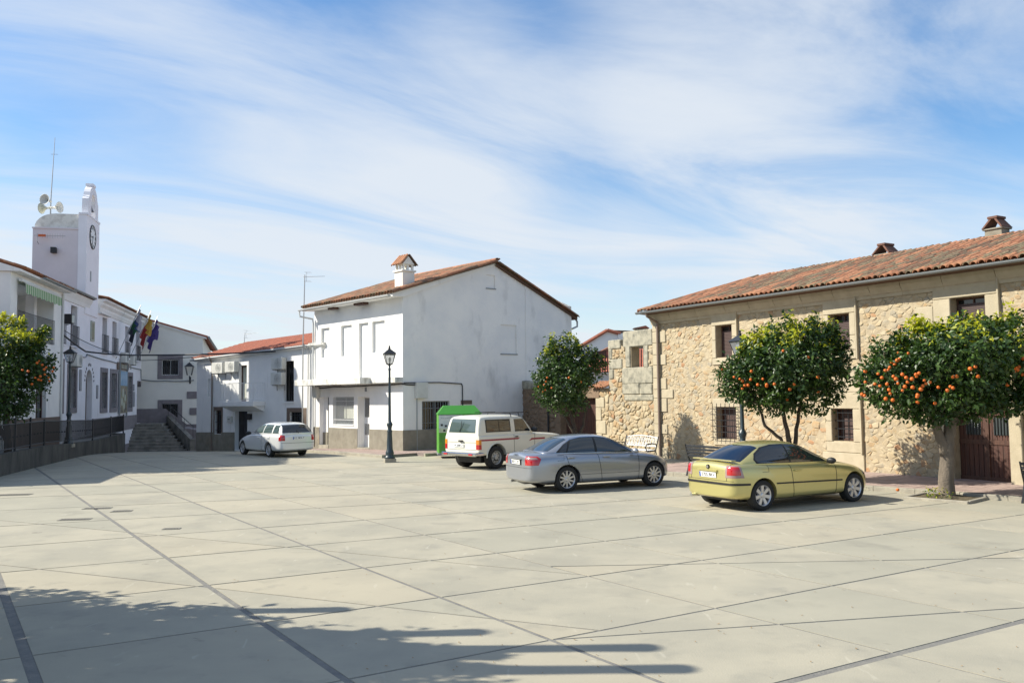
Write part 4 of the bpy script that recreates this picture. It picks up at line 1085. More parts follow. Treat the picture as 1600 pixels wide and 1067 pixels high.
# ================================================================ RUINED WALL continuing the stone facade
Rw = thing('ruined_wall', 'roofless ruined stone wall with an empty window opening left of the stone house', 'ruined wall', FR.w(2.2, 0, 0))
def rp(x0, y0, x1, y1): return FR.rect(x0, y0, x1, y1)
bl_ = [rp(973.8, 518.4, 1020.5, 539.4), rp(950.6, 532, 970.5, 544.6), rp(951.5, 545, 957.4, 561), rp(951.9, 561.7, 973, 576), rp(952, 576.8, 959.4, 592),
       rp(977.7, 539.6, 986, 574), rp(1005.7, 539.6, 1014, 574), rp(972.5, 574.8, 1021, 599), rp(973, 599.7, 1000, 616), rp(1000, 599.7, 1020.4, 616), rp(976.4, 616.8, 1026, 626)]
avr = []
for b in bl_:
    b = (max(b[0], UC+.01), b[1], b[2], b[3]); block(Rw, FR, b[0], b[1], b[2], b[3], -.45, .05, M_granite2, .03, 'granite_block'); avr.append(b)
win = rp(986, 539.4, 1005.7, 574)
mb = MB(FR.M)
holes_wall(mb, UC+.005, 3.55, -.3, 4.42, [(win[0], win[1], win[2], win[3]+.2, .42)], .42)
holes_wall(mb, UC+.005, 3.55, -.3, 4.42, [(win[0], win[1], win[2], win[3]+.2, 0)], 0, -.42)
mb.quad((3.55, 0, -.3), (3.55, -.42, -.3), (3.55, -.42, 4.42), (3.55, 0, 4.42)); mb.quad((UC+.005, 0, 4.42), (3.55, 0, 4.42), (3.55, -.42, 4.42), (UC+.005, -.42, 4.42))
mb.build('wall', M_mortar, Rw)
mb = MB(FR.M)
for i in range(9): u = UC+.1+i*.32; mb.bbox(u, u+.3, -.4, -.04+random.uniform(-.03, .03), 4.42, 4.46+random.uniform(0, .14), .04)
mb.build('broken_wall_top', ST[2], Rw)
# wall around the yard door
door_l = FR.rect(877, 621, 933, 700); dg = (door_l[0], door_l[1], -.02, 2.3)
avr.append((win[0], win[1], win[2], win[3]))
for b in [(dg[0]-.42, dg[0], 0, .8), (dg[0]-.7, dg[0], .8, 1.35), (dg[0]-.4, dg[0], 1.35, 1.9), (dg[0]-.62, dg[0], 1.9, 2.34)]:
    block(Rw, FR, b[0], b[1], b[2], b[3], -.3, .05, M_granite, .02); avr.append(b)
mb = MB(FR.M); holes_wall(mb, 3.551, dg[0]-.02, -.3, 2.72, [], 0); mb.quad((3.551, 0, 2.72), (dg[0]-.02, 0, 2.72), (dg[0]-.02, -.42, 2.72), (3.551, -.42, 2.72)); mb.build('lower_wall', M_mortar, Rw)
rubble(Rw, FR, (UC+.01, 3.55, 0, 4.44), 330, avr, 0.0, hr=(.005, .06), seed=9, maxparts=290, gap=.008, minlen=.115, weights=(4, 2.2, 4, .6, 3))
rubble(Rw, FR, (3.56, dg[0]-.02, 0, 2.7), 40, avr, 0.0, hr=(.02, .06), seed=10, maxparts=0, minlen=.16, joined_name='lower_rubble')
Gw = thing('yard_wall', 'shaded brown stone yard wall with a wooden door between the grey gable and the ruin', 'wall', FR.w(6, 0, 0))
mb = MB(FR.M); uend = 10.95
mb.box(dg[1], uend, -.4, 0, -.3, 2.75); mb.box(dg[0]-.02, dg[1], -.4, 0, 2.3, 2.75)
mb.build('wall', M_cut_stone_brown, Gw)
mb = MB(FR.M)
for i in range(16):
    a = dg[1]+.55+(uend-dg[1]-.55)*i/16; b = dg[1]+.55+(uend-dg[1]-.55)*(i+1)/16; h = 2.78+.32*(i/16)**1.5
    mb.bbox(a, b-.01, -.45, .05, 2.75, h+.14, .03)
mb.build('coping', M_granite2, Gw)
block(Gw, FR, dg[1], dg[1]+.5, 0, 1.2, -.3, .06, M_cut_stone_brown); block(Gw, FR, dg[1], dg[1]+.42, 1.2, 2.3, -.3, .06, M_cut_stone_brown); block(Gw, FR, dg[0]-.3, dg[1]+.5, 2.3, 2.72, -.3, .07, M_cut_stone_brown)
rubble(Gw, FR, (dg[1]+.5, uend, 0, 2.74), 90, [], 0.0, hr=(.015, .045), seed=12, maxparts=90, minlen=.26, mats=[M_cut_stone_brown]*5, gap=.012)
mb = MB(FR.M); k = 14
for i in range(k): a = dg[0]+(dg[1]-dg[0])*i/k; mb.box(a+.006, a+(dg[1]-dg[0])/k-.006, -.3, -.26, 0, 2.3)
mb.build('door', M_wood_red, Gw)
mb = MB(FR.M); mb.tube([(8.2, .08, 0), (8.2, .08, 2.6)], .045, 7); mb.build('downpipe', M_iron, Gw)
# small tiled porch roof on top of the wall
bl = []; 
for i in range(6):
    p = FR.w(3.62+.19*i, .25, 2.72); uv = (-FR.n*.6+Vector((0, 0, .26))).normalized(); a = FR.d; n2 = a.cross(uv)
    if n2.z < 0: a = -a; n2 = a.cross(uv)
    M = Matrix((a*1.05, uv*1.4, n2*1.05)).transposed().to_4x4(); M.translation = p; A = np.array(M); bl.append((TVn @ A[:3, :3].T+A[:3, 3], TF, 3))
joined('porch_tiles', TL, bl, Rw)

# ================================================================ HOUSES BEYOND THE RUIN
Hb = thing('distant_house', 'distant white gabled house with red tile edges showing above the ruined wall', 'house', at_depth(955, 620, 62))
def P62(px, py, y=62): return at_depth(px, py, y)
def solid(mb, front, back_dy):
    n = len(front); vs = list(front)+[Vector((p.x+.05*back_dy, p.y+back_dy, p.z)) for p in front]
    fs = [tuple(range(n)), tuple(reversed(range(n, 2*n)))]+[(i, n+i, n+(i+1) % n, (i+1) % n) for i in range(n)]; mb.add(vs, fs)
mb = MB(); solid(mb, [P62(908, 640), P62(908, 541), P62(948.5, 517), P62(968, 523), P62(968, 640)], 3); mb.build('wall', M_plaster, Hb)
def bar(mb, a, b, r, dy=0): mb.tube([a+Vector((0, -.1, 0)), b+Vector((0, -.1, 0))], r, 6)
mb = MB(); bar(mb, P62(906, 541.5), P62(948.5, 516), .14); bar(mb, P62(948.5, 516), P62(969, 521.5), .14); mb.build('verge_tiles', M_tile_red, Hb)
mb = MB(); solid(mb, [P62(948, 515.5, 62.5), P62(991, 516.8, 62.5), P62(991, 520, 62.5), P62(966, 521, 62.5)], 4); mb.build('roof', M_tile_dark, Hb)
mb = MB(); solid(mb, [P62(966, 521, 61.8), P62(1000, 519, 61.8), P62(1000, 640, 61.8), P62(966, 640, 61.8)], .5); mb.build('side_wall', M_plaster_grey, Hb)
Hc = thing('distant_red_roof_house', 'low house with deep red tiled roof seen through and beside the ruin window', 'house', at_depth(950, 620, 52))
mb = MB()
def rquad(mb, pts, depth): mb.quad(*[at_depth(*p, d) for p, d in zip(pts, depth)])
rquad(mb, [(918, 562), (951, 545), (1012, 545), (1012, 582), (918, 582)], (54, 56, 56, 52, 52)); mb.build('roof', M_tile_red, Hc)
mb = MB()
for i in range(26):
    t = i/25; a = at_depth(918+94*t, 582, 51.95); b = at_depth(918+94*t, 563-min(17, 17*t*2.8), 54.5+1.4*min(1, t*2.8)); mb.tube([a+Vector((0, 0, .04)), b+Vector((0, 0, .04))], .05, 4)
mb.build('roof_tile_rows', M_tile_red, Hc, kind='stuff')
mb = MB(); bar(mb, at_depth(917, 562, 54), at_depth(951, 544.5, 56), .12); mb.build('verge_tiles', TL[0], Hc)
mb = MB(); solid(mb, [at_depth(912, 640, 52.4), at_depth(912, 583, 52.4), at_depth(1020, 583, 52.4), at_depth(1020, 640, 52.4)], 3); mb.build('wall', M_plaster_grey, Hc)
mb = MB(); solid(mb, [at_depth(922, 566, 54.2), at_depth(922, 550, 54.2), at_depth(948, 547, 54.2), at_depth(948, 566, 54.2)], .5); mb.build('dormer_wall', M_wood, Hc)
Hd = thing('distant_chimney', 'broad brown chimney with tiled cap rising beyond the ruined wall', 'chimney', at_depth(1002, 620, 60))
mb = MB(); solid(mb, [at_depth(992, 630, 60), at_depth(992, 512.5, 60), at_depth(1012, 512.5, 60), at_depth(1012, 630, 60)], 1.0); mb.build('shaft', M_plinth, Hd)
mb = MB(); solid(mb, [at_depth(990, 512.5, 59.8), at_depth(1009, 508.5, 59.8), at_depth(1015, 512.5, 59.8)], 1.3); mb.build('cap', M_tile_red, Hd)

# ================================================================ PAVEMENTS
a = Vector(kP)-kd*16; b = Vector(kP)+kd*14
# right pavement: kerb front line towards the stone facade, facing the square
inw = Vector((-kd.y, kd.x)); 
if inw.dot(Vector(FR.P[:2])-kP) < 0: inw = -inw
if kd.y > 0: pass
pv = pavement(kP-kd*8.2, kP+kd*9, inw, 6.5, .12, 17, 44, 17)
# pavement in front of the white corner house
dW = Vector(FW.d[:2]); nW = Vector(FW.n[:2]); c0 = Vector(FW.P[:2])
pA = c0+dW*7.6+nW*2.6; 
pK = Vector(ground(622, 719)[:2])
pv2 = pavement(c0-dW*1.6+nW*2.1, c0+dW*7.9+nW*2.1, -nW, 2.15, .12, 10, 30, 7)
dS = -Vector(FS.d[:2]); nS = Vector(FS.n[:2])
pv3 = pavement(c0+nS*2.2-dS*.4, c0+dS*10+nS*2.2, -nS, 2.25, .118, 10, 30, 7)
# ================================================================ TOWN HALL (left, shaded)
Th = thing('town_hall', 'white town hall with barred windows, arched doors and stone cornice on the left', 'town hall', FT.w(5, 0, 0))
def RT(*v): return FT.rect(*v)
W1 = (13.95, 15.1, 5.16, 7.2); W2 = (11.55, 12.7, 5.18, 7.2); W3 = (4.95, 6.1, 5.18, 7.18); W4 = (2.4, 3.55, 5.18, 7.18); W5 = (-4.8, -3.6, 5.12, 7.18); W6 = (-1.2, -.1, 5.15, 7.18)
D1 = (8.2, 9.6, .62, 4.1); F1 = (4.95, 6.15, 2.0, 4.05); F2 = (2.4, 3.75, 2.0, 4.05); F3 = (-2.3, -1.05, 1.95, 4.0); G1 = (14.1, 15.3, 2.1, 4.2); G2_ = (11.7, 12.95, 2.1, 4.0); D2 = (-5.75, -4.2, .85, 3.75); cel = (-3.9, -3.0, -.3, .35)
UT0, UT1 = -5.63, 16.35
mb = MB(FT.M)
holes_wall(mb, UT0, UT1, -1.6, 7.75, [h+(.35,) for h in (W1, W2, W3, W4, W5, W6, D1, F1, F2, F3, G1, G2_, D2, cel)], .35)
mb.quad((UT0, -8, -1), (UT1, -8, -1), (UT1, -8, 8.2), (UT0, -8, 8.2)); mb.quad((UT0, -.01, 7.8), (UT1, -.01, 7.8), (UT1, -8, 8.2), (UT0, -8, 8.2))
mb.build('wall', M_plaster_lilac, Th)
# arches: fill the top corners of the door holes
def arch_fill(F, h, parent, m, n0=-.34, n1=.0, rh=None):
    u0, u1, z0, z1 = h; c = (u0+u1)/2; r = (u1-u0)/2; zc = z1-r
    mb = MB(F.M)
    for s in (-1, 1):
        arc = [(c+s*r*math.cos(a), zc+r*math.sin(a)) for a in [PI/2*i/7 for i in range(8)]]
        poly = [(c+s*r, z1+.002)]+arc[::1]; poly = [(c+s*(r+.0), z1)]+arc
        mb.prism(poly, n0, n1)
    mb.build('door_arch', m, parent)
arch_fill(FT, D1, Th, M_plaster_lilac); arch_fill(FT, D2, Th, M_frame_grey)
def fr_surr(h, m=M_frame_grey, w=.26, t=.05, parent=Th):
    u0, u1, z0, z1 = h; mb = MB(FT.M)
    mb.box(u0-w, u0, -.05, t, z0-w, z1+w); mb.box(u1, u1+w, -.05, t, z0-w, z1+w); mb.box(u0, u1, -.05, t, z1, z1+w); mb.box(u0, u1, -.05, t, z0-w, z0)
    return mb.build('window_surround', m, parent)
for h in (F1, F2, F3, G1, G2_):
    w = window(Th, FT, h, -.3, frame=M_wood, fw=.06, mull=1, bars=(7, 3, .011, -.04, M_iron)); fr_surr(h, parent=w)
for h in (W1, W2, W3, W4, W5, W6):
    w = window(Th, FT, h, -.3, name='french_window', frame=M_wood, fw=.07, mull=1)
    railing(w, FT, h[0]-.04, h[1]+.04, .0, .10, h[2]-.02, h[2]+1.0, .11, M_iron)
    mb = MB(FT.M); mb.box(h[0]-.06, h[1]+.06, -.3, .12, h[2]-.08, h[2]-.0); mb.build('sill', M_plaster_lilac, w)
for D, lab, m in ((D1, 'dark arched main door', M_wood), (D2, 'grey arched side door', M_frame_grey)):
    mb = MB(FT.M); u0, u1, z0, z1 = D
    for i in range(2):
        a = u0+(u1-u0)*i/2; mb.box(a+.01, a+(u1-u0)/2-.01, -.33, -.28, z0, z1)
    d = mb.build('door', m, Th, label=lab); mb = MB(FT.M)
    for i in range(2):
        for j in range(4): a = u0+(u1-u0)*i/2+.12; mb.box(a, a+(u1-u0)/2-.24, -.28, -.265, z0+.15+.75*j, z0+.75+.75*j)
    mb.build('door_panel', m, d)
mb = MB(FT.M); mb.quad((cel[0], -.2, cel[2]), (cel[1], -.2, cel[2]), (cel[1], -.2, cel[3]), (cel[0], -.2, cel[3])); mb.build('cellar_window', M_pool_dark, Th)
mb = MB(FT.M); mb.box(UT0, 16.3, .003, .04, -1.6, .62 if False else .9)
mb.F = FT.M; mb = MB(FT.M); mb.box(-4.1, 8.0, .003, .04, .55, 1.45); mb.box(-4.1, 2, .003, .05, -1.6, -.35); mb.build('plinth', M_frame_grey, Th)
# door letters band round the arch and hood moulding
mb = MB(FT.M); c = (D1[0]+D1[1])/2; r = .98
for i in range(13):
    a = PI*(i+.5)/13; M = T(c+r*math.cos(a), .01, D1[3]-.7+r*math.sin(a)) @ Matrix.Rotation(-(a-PI/2), 4, 'Y'); mb.box(-.05, .05, 0, .012, -.07, .07, M) if i not in (4, 8) else None
mb.build('arch_lettering', M_frame_grey, Th)
# cornices
mb = MB(FT.M)
mb.prism([(0, 7.35), (.04, 7.35), (.12, 7.55), (.12, 7.65), (.25, 7.8), (.25, 7.92), (.42, 8.02), (.42, 8.14), (0, 8.14)], UT0, 7.25, 'x'); mb.build('cornice', M_plaster, Th)
mb = MB(FT.M); mb.prism([(0, 7.3), (.05, 7.32), (.1, 7.5), (.22, 7.72), (.22, 7.8), (0, 7.8)], 9.3, UT1-.02, 'x'); mb.build('cornice', M_plaster, Th)
mb = MB(FT.M); mb.box(4.7, 7.25, .0, .22, 7.3, 7.36); mb.build('string_course', M_plaster, Th)
gutter(FT, 9.35, UT1-.1, .34, 7.9, .09, M_gutter, Th)
mb = MB(FT.M); mb.prism([(.45, 8.14), (-8, 9.6), (-8, 8.0), (.45, 8.10)], UT0, 7.25, 'x'); mb.prism([(.3, 7.86), (-8, 8.9), (-8, 7.8), (.3, 7.80)], 9.3, UT1, 'x'); mb.build('roof', M_tile_dark, Th)
upt = (FT.w(0, -8, 9.62)-FT.w(0, .5, 8.15)).normalized()
tile_slope(Th, FT.w(UT0, .5, 8.15), FT.d, upt, lambda x: (0, .8), 56, .23, 0, lambda c, r: random.choice([0, 1, 0]))
upt2 = (FT.w(0, -8, 8.9)-FT.w(0, .3, 7.87)).normalized()
# tower -----------------------------------------------------------------
gR, gL = FT.uz(154.6, 400, .06)[0], FT.uz(135, 400, .06)[0]; gc = (gL+gR)/2
FTS = Frame(FT.w(gL, .06, 0)[:2], 167)          # side of the tower that faces the viewer; its u runs back from the square
sl1 = FTS.uz(121.5, 400)[0]; sl2 = FTS.uz(50, 400)[0]
nA_, nB_ = .06-sl1, .06-sl2
zb_ = FTS.uz(85, 357, 0)[1]; zd_ = FTS.uz(85, 333, 0)[1]
mb = MB(FT.M); mb.box(gR+.03, gL-.03, nB_, nA_, 6.5, zb_); mb.box(gR, gL+.02, nB_-.03, nA_, zb_-.02, zb_+.05); tw_b = mb.build('tower', M_plaster_tower, Th)
cv = [(nB_+.05+(1.0)*(1-math.cos(a)), zb_+.05+(zd_-zb_-.05)*math.sin(a)) for a in [PI/2*i/7 for i in range(8)]]
mb = MB(FT.M); mb.prism([(nA_-.01, zb_+.04)]+[(nB_+.05, zb_+.04)]+cv[1:]+[(nA_-.01, zd_)], gR+.12, gL-.12, 'x'); mb.build('tower_dome', M_dome, tw_b)
zS = FT.uz(135, 332, .06)[1]; zS2 = FT.uz(135, 304, .06)[1]; zTp = FT.uz(146, 288, .06)[1]
mb = MB(FT.M); mb.box(gR, gL, nA_, .06, 7.0, zS-.02)
w2 = (gL-gR)/2*.78; ow = w2*.42; nb2 = nA_*.75
mb.box(gc-w2, gc-ow, nb2, .05, zS, zS2-.1); mb.box(gc+ow, gc+w2, nb2, .05, zS, zS2-.1)
za = zS2-.1
arc = [(gc+ow*math.cos(a), za+ow*math.sin(a)) for a in [PI*i/10 for i in range(11)]]
mb.prism([(gc+w2, za), (gc+w2, za+.02)]+[(gc+w2*.82*math.cos(a), za+.02+(zTp-za-.15)*math.sin(a)) for a in [PI*i/12 for i in range(1, 12)]]+[(gc-w2, za+.02), (gc-w2, za)]+arc[::-1], nb2, .05)
mb.box(gc-.3, gc+.3, nb2-.03, .08, zTp-.14, zTp)
mb.box(gR-.04, gL+.04, nA_+.02, .09, zS-.08, zS+.02)
bg_ = mb.build('bell_gable', M_plaster_lilac, Th)
mb = MB(FT.M); mb.lathe([(.02, .5), (.1, .48), (.14, .3), (.2, .08), (.27, 0), (.24, 0)], 14, T(gc, -.18, zS+.35)); mb.tube([(gc-ow, -.18, zS+.9), (gc+ow, -.18, zS+.9)], .03); mb.build('bell', M_iron, bg_)
uc, zc = FT.uz(144.5, 371, .06); cr = .66
mb = MB(FT.M); Mx = T(uc, .062, zc); mb.lathe([(cr, 0), (cr, .04), (cr-.05, .05), (cr-.05, .02)], 32, Mx, 'y', cap=False); ck = mb.build('clock', M_iron, bg_)
mb = MB(FT.M); mb.lathe([(.001, .02), (cr-.05, .02), (cr-.05, 0)], 32, Mx, 'y', cap=False); mb.build('clock_face', M_white_metal, ck)
mb = MB(FT.M)
for i in range(12):
    a = i*PI/6; M = Mx @ T(-math.sin(a)*cr*.76, .024, math.cos(a)*cr*.76) @ Matrix.Rotation(-a, 4, 'Y'); mb.box(-.026, .026, 0, .006, -.08, .08, M)
    if i % 3 == 0: mb.box(-.075, -.045, 0, .006, -.08, .08, M); mb.box(.045, .075, 0, .006, -.08, .08, M)
for a, L, w_ in ((R(95), .33, .035), (R(-200), .46, .025)):
    M = Mx @ T(0, .032, 0) @ Matrix.Rotation(a, 4, 'Y'); mb.box(-w_, w_, 0, .006, -.08, L, M)
mb.build('clock_hands_and_numerals', M_iron, ck)
mb = MB(FT.M); q = FT.uz(141.5, 432, .06); mb.box(q[0]-.12, q[0]+.12, .061, .075, q[1]-.28, q[1]+.28); mb.build('slit_window', M_gutter, bg_)
fl = FTS.uz(85.5, 392, -.03); hq = FTS.uz(79, 334, -.9)
# loudspeakers and mast on the dome
sp = thing('loudspeaker_mast', 'three white horn loudspeakers on a thin mast on the tower dome', 'loudspeakers', FTS.w(hq[0], -.9, zd_-.05))
mb = MB(); mb.tube([(0, 0, -.1), (0, 0, 1.0), (.15, 0, 4.3)], [.035, .03, .012], 6); mb.tube([(-.05, 0, 3.4), (.3, .05, 3.4)], .012, 4); mb.build('mast', M_galv, sp, local=True)
for az, s in ((R(100), 1.0), (R(-82), 1.0), (R(188), .95)):
    M = T(0, 0, .5 if az != R(188) else .85) @ Matrix.Rotation(-az, 4, 'Z') @ Matrix.Scale(s*.68, 4)
    mb = MB(); mb.smooth = True; mb.lathe([(.06, .15), (.08, .3), (.14, .45), (.26, .62), (.42, .78), (.44, .79), (.4, .77), (.2, .6), (.05, .4)], 16, M, 'y', cap=False); mb.smooth = False; mb.lathe([(.08, -.05), (.1, .0), (.1, .15), (.07, .2)], 12, M, 'y'); mb.build('horn', M_curtain if az == R(-82) else M_ac, sp, local=True)
mb = MB(FTS.M); mb.bbox(fl[0]-.13, fl[0]+.13, .02, .3, fl[1]-.15, fl[1]+.15); fx = top(mb, 'floodlight', M_black, 'small black floodlight on the shaded side of the clock tower', 'floodlight', FTS.w(fl[0], 0, fl[1]))
q = FTS.uz(63, 368, .3); an = thing('tv_aerial', 'orange and grey television aerial on the clock tower side wall', 'aerial', FTS.w(q[0], .3, q[1]))
mb = MB(FTS.M); mb.tube([(q[0]+.15, .02, q[1]-.4), (q[0]+.15, .3, q[1]-.3), (q[0]+.15, .3, q[1]+.1)], .018, 5); mb.build('bracket', M_galv, an)
mb = MB(FTS.M); mb.tube([(q[0]+.3, .3, q[1]), (q[0]-1.2, .3, q[1])], .014, 5)
for i in range(9): mb.tube([(q[0]-.1-i*.12, .3, q[1]-.13), (q[0]-.1-i*.12, .3, q[1]+.13)], .007, 4)
mb.build('boom', M_galv, an)
mb = MB(FTS.M); mb.box(q[0]-.25, q[0]+.1, .27, .33, q[1]-.06, q[1]+.06); mb.build('dipole_box', mat('orange_plastic', (.55, .12, .03), .5), an)

# ================================================================ LEFT NEIGHBOUR with awning balcony
Lh = thing('balcony_house', 'white house with striped awning over a recessed balcony at the left edge', 'house', FT.w(19, .6, 0))
LO = .55; U0, U1 = 16.36, 23.4
bal = (17.75, 22.6, 4.9, 7.0)
mb = MB(FT.M); holes_wall(mb, U0, U1, -.4, 7.35, [bal+(1.6,), (18.6, 20.0, 1.6, 3.6, .2)], 1.6, LO, back=False)
mb.quad((bal[0], LO-1.6, bal[2]), (bal[1], LO-1.6, bal[2]), (bal[1], LO-1.6, bal[3]), (bal[0], LO-1.6, bal[3]))
mb.quad((U0, LO, -.4), (U0, -8, -.4), (U0, -8, 7.5), (U0, LO, 7.35)); mb.quad((U1, LO, -.4), (U1, LO, 7.35), (U1, -8, 7.5), (U1, -8, -.4)); mb.quad((U0, -8, -.4), (U1, -8, -.4), (U1, -8, 9), (U0, -8, 9))
mb.build('wall', M_plaster, Lh)
window(Lh, FT, (18.6, 20.0, 1.6, 3.6), LO-.2, frame=M_wood, fw=.07)
mb = MB(FT.M); mb.box(18.2, 18.55, LO-.9, LO-.55, 4.9, 7.0); mb.build('balcony_column', M_plaster_lilac, Lh)
railing(Lh, FT, bal[0]+.0, bal[1], LO-.2, LO+.05, 4.9, 5.95, .11, M_iron, sides=False)
mb = MB(FT.M); mb.box(U0, U1, LO, LO+.03, -.4, 1.75); mb.build('stone_dado', M_brownstone, Lh)
mb = MB(FT.M); mb.prism([(LO+.35, 7.45), (-8, 10.3), (-8, 7.4), (LO+.35, 7.36)], U0-.1, U1+.1, 'x'); mb.build('roof', M_plaster, Lh)
upl2 = (FT.w(0, -8, 10.33)-FT.w(0, LO+.4, 7.48)).normalized(); 
tile_slope(Lh, FT.w(U0-.05, LO+.42, 7.48), FT.d, upl2, lambda x: (0, 2.6), 30, .235, 60, lambda c, r: random.choice([0, 0, 1, 3]), row=.42)
gutter(FT, U0-.1, U1-2.4, LO+.5, 7.46, .08, M_gutter, Lh)
mb = MB(FT.M); mb.tube([(U0+.15, LO+.06, 7.3), (U0+.15, LO+.06, .3)], .05, 7); mb.build('downpipe', M_pipe_white, Lh)
M_awg = mat('awning_green', (.10, .26, .10), .8); M_aww = mat('awning_pale', (.50, .55, .40), .8)
aw = thing('striped_awning', 'green and cream striped awning rolled above the recessed balcony', 'awning', FT.w(20, LO, 7.0))
k = 40; a0, a1 = 17.7, 22.65
mb = MB(FT.M)
for i in range(k):
    mb.cur = i % 2; x0 = a0+(a1-a0)*i/k; x1 = a0+(a1-a0)*(i+1)/k
    mb.add([(x0, LO+.02, 7.12), (x1, LO+.02, 7.12), (x1, LO+.3, 7.0), (x0, LO+.3, 7.0), (x0, LO+.31, 6.62+.03*math.sin(i*1.3)), (x1, LO+.31, 6.62+.03*math.sin(i*1.3+1.3))], [(0, 1, 2, 3), (3, 2, 5, 4)])
mb.build('canopy', [M_awg, M_aww], aw)
mb = MB(FT.M); mb.tube([(a0-.1, LO+.14, 7.12), (a1+.1, LO+.14, 7.12)], .06, 8); mb.tube([(a0, LO+.3, 7.0), (a1, LO+.3, 7.0)], .02, 6); mb.build('roller', M_white_metal, aw)

An = thing('added_shade_annexe', 'added low white annexe, unseen past the left edge, to shade the tree and ground', 'annexe', FT.w(26, -1, 0))  # unseen building, added to cast shade on the left tree and the ground
mb = MB(FT.M); mb.box(23.45, 29.5, -6, -.9, -.3, 4.7); mb.build('wall', M_plaster, An)
mb = MB(FT.M); mb.prism([(-.6, 4.75), (-6.2, 5.8), (-6.2, 4.7), (-.6, 4.66)], 23.45, 29.7, 'x'); mb.build('roof', M_tile_red, An)
# ================================================================ GABLED HOUSE at the back
Ah = thing('gabled_house', 'tall cream house with sloping gable behind the steps', 'house', FA.w(-2, 0, 0))
aR = FA.uz(317, 524)[0]; zA0 = FA.uz(226, 496)[1]; zA1 = FA.uz(317, 526)[1]
wu = FA.rect(253, 562, 279, 586); wd = FA.rect(253, 631, 278, 655)
mb = MB(FA.M); holes_wall(mb, aR, .3, -2, 6.4, [wu+(.2,), wd+(.2,)], .2)
mb.quad((aR, 0, 6.4), (aR, 0, zA1), (.3, 0, zA0), (.3, 0, 6.4))
mb.quad((aR, 0, -2), (aR, -7, -2), (aR, -7, zA1-1.1), (aR, 0, zA1)); mb.quad((.3, 0, -2), (.3, 0, zA0), (.3, -7, zA0), (.3, -7, -2))
mb.quad((.3, -7, -2), (.3, -7, zA0), (aR, -7, zA1-1.1), (aR, -7, -2))
mb.build('wall', M_plaster_cream, Ah)
mb = MB(FA.M); mb.prism([(aR-.25, zA1-.18), (.3, zA0-.12), (.3, zA0+.1), (aR-.25, zA1+.04)], -.1, .12); mb.build('verge', M_plaster, Ah)
mb = MB(FA.M); mb.add([(aR-.35, .2, zA1+.05), (.3, .2, zA0+.13), (.3, -7, zA0+.13), (aR-.35, -7, zA1-.75), (aR-.35, .2, zA1-.06), (.3, .2, zA0+.03), (.3, -7, zA0+.0), (aR-.35, -7, zA1-.9)],
       [(0, 1, 2, 3), (4, 5, 1, 0), (0, 3, 7, 4), (7, 6, 5, 4)]); mb.build('roof', M_tile_red, Ah)
mb = MB(FA.M); mb.tube([(aR-.42, .2, zA1-.05), (aR-.42, -7, zA1-.85)], .08, 7); mb.tube([(aR-.42, -6.6, zA1-.9), (aR-.1, -6.8, zA1-1.5), (aR-.08, -6.8, 2)], .05, 7); mb.build('gutter', M_gutter, Ah)
for h in (wu, wd):
    w = window(Ah, FA, h, -.18, frame=M_white_metal if h is wu else M_gutter, fw=.05, mull=1, bars=(9, 1, .012, -.02, M_iron))
    a, b, c_, d_ = h; t_ = .28; mb = MB(FA.M); mb.box(a-t_, a, -.05, .03, c_-t_, d_+t_); mb.box(b, b+t_, -.05, .03, c_-t_, d_+t_); mb.box(a, b, -.05, .03, d_, d_+t_); mb.box(a, b, -.05, .03, c_-t_, c_); mb.build('surround', M_frame_grey, w)
q0 = FA.uz(222, 638.6); q1 = FA.uz(282, 657); q2 = FA.uz(307, 674)
mb = MB(FA.M); mb.prism([(.3, -2), (.3, q0[1]), (q1[0]+1.0, q0[1]), (q1[0]-.1, q1[1]), (q2[0], q2[1]), (q2[0], -2)], .002, .035); mb.build('painted_dado', M_frame_grey, Ah)
for k in range(4):
    zz = 3.0-k*1.15; mb = MB(FA.M); uq = FA.uz(305, 600)[0]; mb.bbox(uq-.15, uq+(.55 if k % 2 == 0 else .35), 0, .05, zz-.5, zz); mb.build('quoin', M_frame_grey, Ah)
cable([FA.w(.0, .1, FA.uz(222, 593)[1]), FA.w(FA.uz(260, 594.5)[0], .06, FA.uz(260, 595)[1]), FA.w(FA.uz(303, 594)[0], .06, FA.uz(303, 594)[1])], .035, 'cable', 'pair of dark cables along the cream gabled house', sag=.05, m=M_gutter)
# ---- terrace with ramp wall and railing
def tp(px, py): return ground(px, py)
TN = 1.7
xs_ = [0, 73, 109, 148, 176, 195.5]
tops = {0: 686, 73: 686, 109: 685, 148: 682, 176: 675.5, 195.5: 671.7}
Tu = [FT.uz(x, 690, TN)[0] for x in xs_]; Tu[0] = 31
Tz = [.70, .74, .66, .58, .62, .66]
Te = thing('terrace', 'raised concrete terrace with low wall in front of the town hall', 'terrace', FT.w(10, TN, 0))
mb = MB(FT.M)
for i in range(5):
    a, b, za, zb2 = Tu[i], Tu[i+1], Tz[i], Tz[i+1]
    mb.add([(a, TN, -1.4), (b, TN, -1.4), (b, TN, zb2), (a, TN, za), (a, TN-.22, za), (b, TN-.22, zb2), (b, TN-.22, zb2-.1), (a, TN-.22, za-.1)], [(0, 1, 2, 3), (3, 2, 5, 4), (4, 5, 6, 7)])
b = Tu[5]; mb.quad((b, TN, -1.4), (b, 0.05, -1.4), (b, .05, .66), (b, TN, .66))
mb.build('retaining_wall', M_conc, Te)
mb = MB(FT.M); 
for i in range(5): a, b = Tu[i], Tu[i+1]; mb.quad((a, TN-.2, Tz[i]-.09), (a, .045, Tz[i]-.09), (b, .045, Tz[i+1]-.09), (b, TN-.2, Tz[i+1]-.09))
mb.build('floor', M_step, Te)
mb = MB(FT.M); RH = .95
